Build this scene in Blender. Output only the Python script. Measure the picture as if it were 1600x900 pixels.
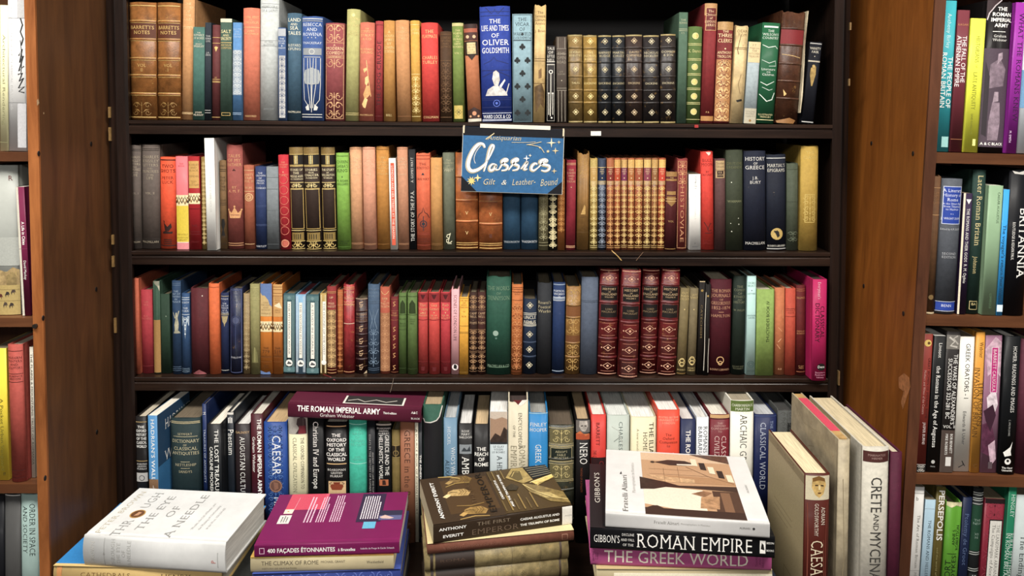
import bpy, math, random
from mathutils import Vector, Matrix, Euler

random.seed(7)
for o in list(bpy.data.objects):
    bpy.data.objects.remove(o, do_unlink=True)
SC = bpy.context.scene
COL = SC.collection

# ------------------------------------------------------------------ camera
F = 1200.0                       # focal length in pixels of the 1600 px wide frame
PITCH = math.radians(2.5)        # looking slightly down
PPY = 227.0                      # row of the optical axis (the picture is a crop: lens shift)
CAM_Z = 1.45
cam_data = bpy.data.cameras.new('camera')
cam_data.sensor_width = 36.0
cam_data.lens = F / 1600 * 36
cam_data.shift_y = -(450 - PPY) / 1600
cam_data.clip_start = 0.02
cam = bpy.data.objects.new('camera', cam_data)
COL.objects.link(cam)
cam.location = (0, 0, CAM_Z)
cam.rotation_euler = (math.radians(90) - PITCH, 0, 0)
SC.camera = cam

# ------------------------------------------------------------------ light and exposure
world = bpy.data.worlds.new('world')
SC.world = world
world.use_nodes = True
world.node_tree.nodes['Background'].inputs[0].default_value = (0.92, 0.95, 1.0, 1)
world.node_tree.nodes['Background'].inputs[1].default_value = 0.05


def area(name, loc, aim, sx, sy, power, col):
    d = bpy.data.lights.new(name, 'AREA')
    d.shape = 'RECTANGLE'
    d.size, d.size_y = sx, sy
    d.energy = power
    d.color = col
    o = bpy.data.objects.new(name, d)
    COL.objects.link(o)
    o.location = loc
    o.rotation_euler = (Vector(aim) - Vector(loc)).to_track_quat('-Z', 'Y').to_euler()
    return o


area('ceiling_light', (-0.70, 0.30, 2.66), (-0.6, 0.5, 0), 1.25, 0.30, 39, (1.0, 0.96, 0.90))
area('ceiling_light', (0.80, 0.22, 2.66), (0.7, 0.42, 0), 1.25, 0.30, 34, (1.0, 0.95, 0.88))
area('ceiling_light', (0.0, -2.7, 2.60), (0, 0.6, 0.9), 2.6, 0.40, 46, (1.0, 0.97, 0.93))

SC.view_settings.view_transform = 'Standard'
SC.view_settings.look = 'None'
SC.view_settings.gamma = 1.0
SC.view_settings.use_curve_mapping = False
SC.view_settings.exposure = 0.50


# ------------------------------------------------------------------ pixel -> place
def ray(px, py):
    x = (px - 800) / F
    y = -(py - PPY) / F
    return (x, math.cos(PITCH) + y * math.sin(PITCH), -math.sin(PITCH) + y * math.cos(PITCH))


def at(px, py, Y):
    r = ray(px, py)
    k = Y / r[1]
    return Vector((r[0] * k, Y, CAM_Z + r[2] * k))


def at_z(px, py, Z):
    r = ray(px, py)
    k = (Z - CAM_Z) / r[2]
    return Vector((r[0] * k, r[1] * k, Z))


def hx(s):
    s = s.lstrip('#')
    if len(s) == 3:
        s = ''.join(c * 2 for c in s)
    out = []
    for i in (0, 2, 4):
        c = int(s[i:i + 2], 16) / 255
        out.append(c / 12.92 if c <= 0.04045 else ((c + 0.055) / 1.055) ** 2.4)
    return out


# ------------------------------------------------------------------ materials
def newmat(name):
    m = bpy.data.materials.new(name)
    m.use_nodes = True
    nt = m.node_tree
    return m, nt, nt.nodes['Principled BSDF']


def N(nt, t, **kw):
    n = nt.nodes.new(t)
    for k, v in kw.items():
        if k.startswith('_'):
            setattr(n, k[1:], v)
        else:
            n.inputs[k].default_value = v
    return n


def lk(nt, a, b):
    nt.links.new(a, b)


def coords(nt, scale=(1, 1, 1), rnd=True):
    tc = N(nt, 'ShaderNodeTexCoord')
    mp = N(nt, 'ShaderNodeMapping')
    mp.inputs['Scale'].default_value = scale
    lk(nt, tc.outputs['Object'], mp.inputs['Vector'])
    if rnd:
        oi = N(nt, 'ShaderNodeObjectInfo')
        ml = N(nt, 'ShaderNodeMath', _operation='MULTIPLY')
        ml.inputs[1].default_value = 37.0
        lk(nt, oi.outputs['Random'], ml.inputs[0])
        lk(nt, ml.outputs[0], mp.inputs['Location'])
    return mp.outputs[0]


def ramp(nt, fac, p0, c0, p1, c1):
    r = N(nt, 'ShaderNodeValToRGB')
    e = r.color_ramp.elements
    e[0].position, e[0].color = p0, (*c0, 1)
    e[1].position, e[1].color = p1, (*c1, 1)
    lk(nt, fac, r.inputs[0])
    return r.outputs[0]


def mul(nt, a, b, fac=1.0, mode='MULTIPLY'):
    m = N(nt, 'ShaderNodeMix', _data_type='RGBA', _blend_type=mode)
    m.inputs[0].default_value = fac
    lk(nt, a, m.inputs[6])
    lk(nt, b, m.inputs[7])
    return m.outputs[2]


def tinted(name, rough, mottle=(0.78, 1.12), scale=60, bump=0.0, bscale=900, spec=0.5,
           metal=0.0, coat=0.0, stretch=(1, 1, 1), wear=None):
    """A finish whose colour comes from the object's own colour."""
    m, nt, b = newmat(name)
    oi = N(nt, 'ShaderNodeObjectInfo')
    v = coords(nt, stretch)
    n1 = N(nt, 'ShaderNodeTexNoise', Scale=scale, Detail=5.0, Roughness=0.62)
    lk(nt, v, n1.inputs['Vector'])
    lo, hi = mottle
    g = ramp(nt, n1.outputs[0], 0.3, (lo,) * 3, 0.7, (hi,) * 3)
    c = mul(nt, oi.outputs['Color'], g)
    if wear:
        n2 = N(nt, 'ShaderNodeTexNoise', Scale=wear[0], Detail=8.0, Roughness=0.75)
        lk(nt, v, n2.inputs['Vector'])
        f = N(nt, 'ShaderNodeMapRange')
        f.inputs[1].default_value, f.inputs[2].default_value = wear[1], wear[1] + 0.06
        lk(nt, n2.outputs[0], f.inputs[0])
        f2 = N(nt, 'ShaderNodeMath', _operation='MULTIPLY')
        f2.inputs[1].default_value = wear[3]
        lk(nt, f.outputs[0], f2.inputs[0])
        mx = N(nt, 'ShaderNodeMix', _data_type='RGBA')
        mx.inputs[7].default_value = (*hx(wear[2]), 1)
        lk(nt, f2.outputs[0], mx.inputs[0])
        lk(nt, c, mx.inputs[6])
        c = mx.outputs[2]
    lk(nt, c, b.inputs['Base Color'])
    b.inputs['Roughness'].default_value = rough
    b.inputs['Specular IOR Level'].default_value = spec
    b.inputs['Metallic'].default_value = metal
    b.inputs['Coat Weight'].default_value = coat
    b.inputs['Coat Roughness'].default_value = 0.12
    if bump:
        n3 = N(nt, 'ShaderNodeTexNoise', Scale=bscale, Detail=3.0)
        lk(nt, v, n3.inputs['Vector'])
        bp = N(nt, 'ShaderNodeBump', Strength=bump, Distance=0.0006)
        lk(nt, n3.outputs[0], bp.inputs['Height'])
        lk(nt, bp.outputs[0], b.inputs['Normal'])
    return m


def wood(name, dark, light, rough, scale=(18, 18, 1.2), coat=0.0, bump=0.15):
    m, nt, b = newmat(name)
    v = coords(nt, scale)
    n1 = N(nt, 'ShaderNodeTexNoise', Scale=3.0, Detail=8.0, Roughness=0.65, Distortion=0.6)
    lk(nt, v, n1.inputs['Vector'])
    c = ramp(nt, n1.outputs[0], 0.32, hx(dark), 0.70, hx(light))
    v2 = coords(nt, (3, 3, 1.4))
    n2 = N(nt, 'ShaderNodeTexNoise', Scale=2.2, Detail=4.0)
    lk(nt, v2, n2.inputs['Vector'])
    g = ramp(nt, n2.outputs[0], 0.3, (0.72,) * 3, 0.72, (1.12,) * 3)
    c = mul(nt, c, g)
    lk(nt, c, b.inputs['Base Color'])
    b.inputs['Roughness'].default_value = rough
    b.inputs['Specular IOR Level'].default_value = 0.3
    b.inputs['Coat Weight'].default_value = coat
    b.inputs['Coat Roughness'].default_value = 0.25
    bp = N(nt, 'ShaderNodeBump', Strength=bump, Distance=0.001)
    lk(nt, n1.outputs[0], bp.inputs['Height'])
    lk(nt, bp.outputs[0], b.inputs['Normal'])
    return m


def pages_mat():
    m, nt, b = newmat('page_edges')
    oi = N(nt, 'ShaderNodeObjectInfo')
    v = coords(nt, (1, 0.02, 0.02))
    n1 = N(nt, 'ShaderNodeTexNoise', Scale=1500.0, Detail=2.0)
    lk(nt, v, n1.inputs['Vector'])
    g = ramp(nt, n1.outputs[0], 0.3, (0.62,) * 3, 0.65, (1.05,) * 3)
    lk(nt, mul(nt, oi.outputs['Color'], g), b.inputs['Base Color'])
    b.inputs['Roughness'].default_value = 0.85
    return m


M = {
    'c': tinted('book_cloth', 0.66, (0.84, 1.10), 150, 0.5, 1500, 0.2, wear=(160, 0.66, '#c9b79a', 0.30)),
    'l': tinted('tooled_leather', 0.40, (0.55, 1.30), 70, 0.5, 500, 0.5, wear=(90, 0.60, '#d6a860', 0.35)),
    'j': tinted('glossy_jacket', 0.42, (0.90, 1.05), 25, 0.05, 60, 0.14, coat=0.02, wear=(300, 0.74, '#e8e4da', 0.4)),
    'p': tinted('printed_card', 0.42, (0.92, 1.05), 25, 0.04, 60, 0.18, coat=0.02),
    'v': tinted('vellum', 0.55, (0.62, 1.18), 40, 0.4, 300, 0.4, wear=(70, 0.62, '#7a5528', 0.5)),
    'gilt': tinted('gilt_foil', 0.42, (0.70, 1.2), 500, 0, 1, 0.7, metal=0.1),
    'ink': tinted('printing_ink', 0.55, (0.88, 1.06), 400, 0, 1, 0.4),
    'art': tinted('printed_picture', 0.40, (0.55, 1.35), 130, 0, 1, 0.4),
    'brass': tinted('old_brass', 0.4, (0.7, 1.2), 200, 0, 1, 0.6, metal=0.6),
    'pages': pages_mat(),
    'dark_wood': wood('dark_stained_wood', '#150e0b', '#2c1e18', 0.40, coat=0.02),
    'dark_wood_x': wood('dark_stained_shelf', '#150d0a', '#33241c', 0.30, (1.2, 18, 18), coat=0.08),
    'back_wood': wood('blackened_board', '#0c0a0a', '#1d1918', 0.6, (1.2, 18, 18)),
    'brown_wood': wood('brown_varnished_wood', '#4b301f', '#694529', 0.45, (14, 14, 1.6), coat=0.06),
    'edge_wood': wood('worn_wood_edge', '#7a4522', '#a9693a', 0.45, (20, 20, 2.0)),
    'side_edge_wood': wood('dull_wood_edge', '#44281a', '#603a26', 0.45, (20, 20, 2.0)),
    'brown_wood_x': wood('brown_wood_shelf', '#4d2d1b', '#6d452b', 0.42, (1.0, 10, 10), coat=0.1),
    'amber_wood': wood('amber_varnished_wood', '#703f18', '#965a24', 0.42, (14, 14, 1.6), coat=0.06),
    'plaster': tinted('plain_plaster', 0.9, (0.95, 1.03), 8),
}


# ------------------------------------------------------------------ objects
def mesh(name, verts, faces, mat, parent=None, color=None, smooth=None):
    me = bpy.data.meshes.new(name)
    me.from_pydata(verts, [], faces)
    if smooth is True:
        for p in me.polygons:
            p.use_smooth = True
    elif smooth:
        for p in me.polygons:
            if p.index in smooth:
                p.use_smooth = True
    me.materials.append(M[mat])
    o = bpy.data.objects.new(name, me)
    COL.objects.link(o)
    if parent:
        o.parent = parent
    if color:
        c = hx(color)
        g = 0.3 * c[0] + 0.55 * c[1] + 0.15 * c[2]
        o.color = (*[0.90 * q + 0.10 * g + 0.0008 for q in c], 1)      # every colour is desaturated a little towards grey
    return o


def empty(name, loc=(0, 0, 0), rot=(0, 0, 0)):
    o = bpy.data.objects.new(name, None)
    o.empty_display_size = 0.02
    COL.objects.link(o)
    o.location = loc
    o.rotation_euler = rot
    return o


def tag(o, label, cat, group=None):
    o['label'] = label
    o['category'] = cat
    if group:
        o['group'] = group
    return o


BOXF = [(0, 3, 2, 1), (4, 5, 6, 7), (0, 1, 5, 4), (1, 2, 6, 5), (2, 3, 7, 6), (3, 0, 4, 7)]


def box(name, lo, hi, mat, parent=None, color=None):
    (a, b, c), (d, e, f) = lo, hi
    v = [(a, b, c), (d, b, c), (d, e, c), (a, e, c), (a, b, f), (d, b, f), (d, e, f), (a, e, f)]
    return mesh(name, v, BOXF, mat, parent, color)


def hexa(name, pts, mat, parent=None, color=None):
    """box from 8 corners: bottom four (anticlockwise from above), then top four"""
    return mesh(name, [tuple(p) for p in pts], BOXF, mat, parent, color)


def prism(name, prof, p0, p1, ax, mat, parent=None, color=None):
    """closed profile swept from p0 to p1; ax maps a profile point to an offset vector"""
    n = len(prof)
    v = [tuple(Vector(p0) + ax(q)) for q in prof] + [tuple(Vector(p1) + ax(q)) for q in prof]
    f = [(i, (i + 1) % n, n + (i + 1) % n, n + i) for i in range(n)]
    f += [tuple(range(n))[::-1], tuple(range(n, 2 * n))]
    return mesh(name, v, f, mat, parent, color)


# ------------------------------------------------------------------ lettering
CHARS = ("ABCDEFGHIJKLMNOPQRSTUVWXYZabcdefghijklmnopqrstuvwxyz0123456789"
         "&'.,-:;|!?()[]/ÇÉàé*")
GLY = {}


def build_glyphs():
    styles = {'sans': 0.0, 'bold': 0.018, 'thin': -0.008}
    tmp = []
    for st, off in styles.items():
        for ch in CHARS + ' ':
            for body in (ch, ch + '|'):
                cu = bpy.data.curves.new('glyph', 'FONT')
                cu.body = body
                cu.size = 1.0
                cu.resolution_u = 2
                cu.offset = off
                o = bpy.data.objects.new('glyph', cu)
                COL.objects.link(o)
                tmp.append((st, ch, len(body) > 1, o))
    bpy.context.view_layer.update()
    dg = bpy.context.evaluated_depsgraph_get()
    width = {}
    for st, ch, two, o in tmp:
        ev = o.evaluated_get(dg)
        me = ev.to_mesh()
        pts = [(v.co.x, v.co.y) for v in me.vertices]
        fs = [tuple(p.vertices) for p in me.polygons]
        ev.to_mesh_clear()
        mx = max([p[0] for p in pts], default=0)
        if two:
            width[(st, ch)] = mx
        else:
            GLY[(st, ch)] = [pts, fs, mx]
    for st, ch, two, o in tmp:
        if two:
            continue
        bar = GLY[(st, '|')][2] if (st, '|') in GLY else 0.2
        GLY[(st, ch)].append(max(width[(st, ch)] - bar, 0.12))
    for st, ch, two, o in tmp:
        cu = o.data
        bpy.data.objects.remove(o)
        bpy.data.curves.remove(cu)
    cap = max(p[1] for p in GLY[('sans', 'H')][0])
    xh = max(p[1] for p in GLY[('sans', 'x')][0])
    # slab the stem ends of the thin cut to make a serif face
    for st, src in (('serif', 'thin'), ('serifb', 'sans')):
        for ch in CHARS + ' ':
            pts, fs, mx, adv = GLY[(src, ch)]
            pts, fs = list(pts), list(fs)
            if ch.isalpha() and ch not in 'OCGQSUJacdegoqstbpàéÇ':
                edges = {}
                for f in fs:
                    for i in range(len(f)):
                        e = tuple(sorted((f[i], f[(i + 1) % len(f)])))
                        edges[e] = edges.get(e, 0) + 1
                be = [e for e, k in edges.items() if k == 1]
                tops = [cap] if ch.isupper() else ([cap * 1.04] if ch in 'hkl' else [xh])
                for lv, y0, y1 in [(0.02, 0.0, 0.035)] + [(t - 0.02, t - 0.035, t) for t in tops]:
                    xs = []
                    for a, b in be:
                        ya, yb = pts[a][1], pts[b][1]
                        if (ya - lv) * (yb - lv) < 0:
                            xs.append(pts[a][0] + (lv - ya) / (yb - ya) * (pts[b][0] - pts[a][0]))
                    xs.sort()
                    for i in range(0, len(xs) - 1, 2):
                        if xs[i + 1] - xs[i] < 0.22:
                            n = len(pts)
                            pts += [(xs[i] - 0.055, y0), (xs[i + 1] + 0.055, y0), (xs[i + 1] + 0.055, y1), (xs[i] - 0.055, y1)]
                            fs.append((n, n + 1, n + 2, n + 3))
            GLY[(st, ch)] = [pts, fs, mx, adv + (0.03 if ch != ' ' else 0)]
    return cap


CAP = build_glyphs()


def text2d(s, height, font='sans', shear=0.0):
    """-> (vertices, faces, width) with cap height HEIGHT, starting at 0,0"""
    k = height / CAP
    vs, fs, x = [], [], 0.0
    for ch in s:
        g = GLY.get((font, ch)) or GLY[(font, '.')]
        n = len(vs)
        vs += [((p[0] + x + p[1] * shear) * k, p[1] * k) for p in g[0]]
        fs += [tuple(i + n for i in f) for f in g[1]]
        x += g[3]
    return vs, fs, x * k


# ------------------------------------------------------------------ flat art on a surface
SINGLE = {'printed_panel', 'painted_star', 'hand_letter', 'dark_corner', 'worn_edge', 'dark_spine_strip', 'printed_shape'}


class Art:
    """collects coloured 2-D shapes on a W x H panel (x from -W/2, y from 0) and lays them on a surface"""

    def __init__(self, W, H, px, place, seg=8):
        self.W, self.H, self.px, self.place, self.seg = W, H, px, place, seg
        self.layer, self.auto, self.auto_step = 0, True, 0.00002
        self.bags = {}

    def put(self, vs, fs, col, mat='ink', role='lettering'):
        if self.auto:
            self.layer += 1
        e = 0.00018 + self.auto_step * self.layer
        key = (role, col, mat, len(self.bags) if role in SINGLE else 0)
        bag = self.bags.setdefault(key, ([], []))
        if self.seg > 4:
            vs, fs = self.strips(vs, fs)
        n = len(bag[0])
        bag[0].extend(self.place(x, y, e) for x, y in vs)
        bag[1].extend(tuple(i + n for i in f) for f in fs)

    def strips(self, vs, fs, n=12):
        """cut faces along the spine so that they follow its curve"""
        w = self.W / n
        ov, of = [], []
        for f in fs:
            pts = [vs[i] for i in f]
            i0 = int(math.floor(min(p[0] for p in pts) / w + 1e-6))
            i1 = int(math.ceil(max(p[0] for p in pts) / w - 1e-6))
            if i1 - i0 <= 1:
                of.append(tuple(range(len(ov), len(ov) + len(pts))))
                ov += pts
                continue
            for i in range(i0, i1):
                q = pts
                for lim, sg in ((i * w, 1), ((i + 1) * w, -1)):
                    out = []
                    for j in range(len(q)):
                        A, B = q[j - 1], q[j]
                        da, db = (A[0] - lim) * sg, (B[0] - lim) * sg
                        if (da >= 0) != (db >= 0):
                            t = da / (da - db)
                            out.append((lim, A[1] + t * (B[1] - A[1])))
                        if db >= 0:
                            out.append(B)
                    q = out
                    if len(q) < 3:
                        break
                if len(q) >= 3:
                    of.append(tuple(range(len(ov), len(ov) + len(q))))
                    ov += q
        return ov, of

    def build(self, parent):
        for (role, col, mat, k), (v, f) in self.bags.items():
            o = mesh(role, v, f, mat, parent, col)
            if role not in SINGLE and len(f) > 1:
                o['kind'] = 'stuff'       # fine print, too small to pick apart

    # -- shapes in metres
    def rect(self, x0, x1, y0, y1, col, mat='ink', role='printed_panel'):
        n = max(1, int(math.ceil(self.seg * (x1 - x0) / self.W)))
        vs = []
        for i in range(n + 1):
            x = x0 + (x1 - x0) * i / n
            vs += [(x, y0), (x, y1)]
        self.put(vs, [(2 * i, 2 * i + 2, 2 * i + 3, 2 * i + 1) for i in range(n)], col, mat, role)

    def stroke(self, pts, wd, col, mat='ink', role='ornament', closed=False, taper=False):
        vs, fs = [], []
        n = len(pts)
        for i, p in enumerate(pts):
            a = pts[i - 1] if (i or closed) else p
            b = pts[(i + 1) % n] if (i < n - 1 or closed) else p
            dx, dy = b[0] - a[0], b[1] - a[1]
            L = math.hypot(dx, dy) or 1
            k = wd / 2
            if taper:
                k *= 0.35 + 0.65 * math.sin(math.pi * (i + 0.5) / n)
            vs += [(p[0] - dy / L * k, p[1] + dx / L * k), (p[0] + dy / L * k, p[1] - dx / L * k)]
        for i in range(n if closed else n - 1):
            j = (i + 1) % n
            fs.append((2 * i, 2 * i + 1, 2 * j + 1, 2 * j))
        self.put(vs, fs, col, mat, role)

    def poly(self, pts, col, mat='ink', role='ornament'):
        self.put(pts, [tuple(range(len(pts)))], col, mat, role)

    def disc(self, x, y, r, col, mat='ink', role='ornament', n=14, ry=None):
        ry = ry or r
        self.poly([(x + r * math.cos(t * 2 * math.pi / n), y + ry * math.sin(t * 2 * math.pi / n)) for t in range(n)], col, mat, role)

    def text(self, s, x, y, height, col, font='sans', maxw=None, align='c', rot=0, mat='ink', shear=0.0, length=None):
        """rot 0: along +x; 'd': running down; 'u': running up.  (x, y) is the middle of the cap height"""
        vs, fs, w = text2d(s, height, font, shear)
        k = 1.0
        if length:
            k = length / w
        elif maxw and w > maxw:
            k = maxw / w
        off = {'c': -w * k / 2, 'l': 0, 'r': -w * k}[align]
        out = []
        for a, b in vs:
            a = a * k + off
            b = b - height / 2
            if rot == 'd':
                out.append((x + b, y - a))
            elif rot == 'u':
                out.append((x - b, y + a))
            else:
                out.append((x + a, y + b))
        self.put(out, fs, col, mat)

    # -- the short-hand used in the book lists; v, u are fractions of the panel, sizes in photo pixels
    def draw(self, items):
        W, H, px = self.W, self.H, self.px
        self.auto, self.auto_step = False, 0.00003
        for it in items:
            k, a = it[0], it[1:]
            self.layer += 1
            mt = 'ink'
            if k[-1] == 'g':
                k, mt = k[:-1], 'gilt'
            if k == 'T':        # text lines: lines, v of top, size, colour, font, u
                lines, v, s, col = a[:4]
                font = a[4] if len(a) > 4 else 'serif'
                u = a[5] if len(a) > 5 else 0
                mw = a[6] if len(a) > 6 else 0.9
                y = v * H
                for ln in lines.split('|'):
                    sz = s
                    if ln[:1] == '^':
                        ln, sz = ln[1:], s * 1.3
                    if ln[:1] == '_':
                        ln, sz = ln[1:], s * 0.62
                    if ln:
                        self.text(ln, u * W, y - sz * px / 2, sz * px, col, font, mw * W, mat=mt)
                    y -= sz * px * 1.5
            elif k == 'V':      # running text: text, v of start, size, colour, font, u, direction, length fraction
                s, v, sz, col = a[:4]
                font = a[4] if len(a) > 4 else 'serif'
                u = a[5] if len(a) > 5 else 0
                d = a[6] if len(a) > 6 else 'd'
                L = a[7] * H if len(a) > 7 and a[7] else None
                self.text(s, u * W, v * H, sz * px, col, font, None, 'l', d, mt, length=L)
            elif k == 'L':      # cross lines: list of v, thickness, colour
                vv = a[0] if isinstance(a[0], (list, tuple)) else [a[0]]
                for v in vv:
                    t = a[1] * px
                    f = a[3] if len(a) > 3 else 0.96
                    self.rect(-W / 2 * f, W / 2 * f, v * H - t / 2, v * H + t / 2, a[2], mt, 'ruled_line')
            elif k == 'R':      # panel: v0, v1, colour, u0, u1
                u0, u1 = (a[3], a[4]) if len(a) > 4 else (-0.49, 0.49)
                self.rect(u0 * W, u1 * W, a[0] * H, a[1] * H, a[2], mt, 'printed_panel')
            elif k == 'F':      # frame: v0, v1, u0, u1, thickness, colour
                v0, v1, u0, u1, t, col = a
                t *= px
                self.rect(u0 * W, u1 * W, v0 * H, v0 * H + t, col, mt, 'ruled_frame')
                self.rect(u0 * W, u1 * W, v1 * H - t, v1 * H, col, mt, 'ruled_frame')
                self.rect(u0 * W, u0 * W + t, v0 * H + t, v1 * H - t, col, mt, 'ruled_frame')
                self.rect(u1 * W - t, u1 * W, v0 * H + t, v1 * H - t, col, mt, 'ruled_frame')
            elif k == 'D':      # lozenge rosettes: list of v, size, colour
                for v in a[0]:
                    r = a[1] * px / 2
                    y = v * H
                    self.stroke([(r, y), (0, y + r), (-r, y), (0, y - r)], 0.9 * px, a[2], mt, closed=True)
                    self.disc(0, y, r * 0.45, a[2], mt, n=8)
                    for q in range(4):
                        t = math.pi / 4 + q * math.pi / 2
                        self.disc(r * 0.62 * math.cos(t), y + r * 0.62 * math.sin(t), r * 0.16, a[2], mt, n=6)
            elif k == 'O':      # discs: list of v, radius px, colour, u
                for v in a[0]:
                    self.disc((a[3] if len(a) > 3 else 0) * W, v * H, a[1] * px, a[2], mt)
            elif k == 'Q':      # rings: list of v, radius px, line px, colour
                for v in a[0]:
                    r = a[1] * px
                    self.stroke([(r * math.cos(t * math.pi / 8), v * H + r * math.sin(t * math.pi / 8)) for t in range(16)], a[2] * px, a[3], mt, closed=True)
            elif k == 'K':      # clubs
                for v, u in a[0]:
                    r = a[1] * px
                    x, y = u * W, v * H
                    for dx, dy in ((0, 0.55), (-0.6, -0.2), (0.6, -0.2)):
                        self.disc(x + dx * r, y + dy * r, r * 0.55, a[2], mt, n=9)
                    self.poly([(x - 0.12 * r, y), (x - 0.4 * r, y - 1.2 * r), (x + 0.4 * r, y - 1.2 * r), (x + 0.12 * r, y)], a[2], mt)
            elif k == 'A':      # scroll-work: v0, v1, colour, pitch px, line px, seed
                self.arabesque(a[0] * H, a[1] * H, a[2], a[3] * px if len(a) > 3 else W * 0.9, (a[4] if len(a) > 4 else 0.8) * px, mt)
            elif k == 'P':      # polygon of (u, v): points, colour, material
                self.poly([(u * W, v * H) for u, v in a[0]], a[1], a[2] if len(a) > 2 else mt, 'printed_shape')
            elif k == 'S':      # stroke of (u, v)
                self.stroke([(u * W, v * H) for u, v in a[0]], a[1] * px, a[2], mt, taper=len(a) > 3)
            elif k == 'Z':      # block of tiny ruled lettering: v0, v1, u0, u1, lines, colour, direction
                v0, v1, u0, u1, n, col = a[:6]
                rnd = random.Random(int(v0 * 999 + u0 * 77 + n))
                if len(a) > 6 and a[6] == 'u':
                    for i in range(n):
                        x = (u0 + (u1 - u0) * (i + 0.5) / n) * W
                        y = v0 * H
                        while y < v1 * H - 0.002:
                            L = rnd.uniform(1.5, 5) * px
                            self.rect(x - 0.22 * (u1 - u0) / n * W, x + 0.22 * (u1 - u0) / n * W, y, min(y + L, v1 * H), col, mt, 'lettering')
                            y += L + 0.9 * px
                            if i == n - 1 and y > (v0 + 0.7 * (v1 - v0)) * H:
                                break
                else:
                    for i in range(n):
                        y = (v0 + (v1 - v0) * (i + 0.5) / n) * H
                        x = u0 * W
                        while x < u1 * W - 0.002:
                            L = rnd.uniform(1.5, 5) * px
                            self.rect(x, min(x + L, u1 * W), y - 0.22 * (v1 - v0) / n * H, y + 0.22 * (v1 - v0) / n * H, col, mt, 'lettering')
                            x += L + 0.9 * px

    def arabesque(self, y0, y1, col, pitch, lw, mt):
        W = self.W
        n = max(1, round((y1 - y0) / pitch))
        p = (y1 - y0) / n
        hw = W * 0.43
        for i in range(n):
            c = y0 + p * (i + 0.5)
            for s in (-1, 1):
                sp = []
                for t in range(13):
                    an = t / 12 * 2.2 * math.pi
                    r = (1 - t / 15) * min(hw * 0.5, p * 0.42)
                    sp.append((s * (hw * 0.5 + r * math.cos(an)), c + r * math.sin(an) * (1 if i % 2 else -1)))
                self.stroke(sp, lw, col, mt, 'gilt_scrollwork')
                self.poly([(s * hw * 0.1, c), (s * hw * 0.3, c + p * 0.28), (s * hw * 0.62, c + p * 0.46), (s * hw * 0.3, c + p * 0.44)], col, mt, 'gilt_scrollwork')
            self.stroke([(0, c - p * 0.5), (0, c + p * 0.5)], lw, col, mt, 'gilt_scrollwork')
            self.disc(0, c, lw * 1.5, col, mt, 'gilt_scrollwork', n=8)


# ------------------------------------------------------------------ the book
KINDS = {   # name, roundness of spine, power, board thickness, square, material
    'c': ('cloth_bound_book', 0.22, 2.0, 0.0024, 0.0028, 'c'),
    'f': ('cloth_bound_book', 0.05, 4.0, 0.0024, 0.0028, 'c'),
    'l': ('leather_bound_book', 0.25, 2.0, 0.0024, 0.0025, 'l'),
    'v': ('vellum_bound_book', 0.18, 2.0, 0.0022, 0.0025, 'v'),
    'j': ('hardback_book', 0.10, 2.4, 0.0024, 0.0030, 'j'),
    'p': ('paperback_book', 0.03, 6.0, 0.0005, 0.0002, 'p'),
}


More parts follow.
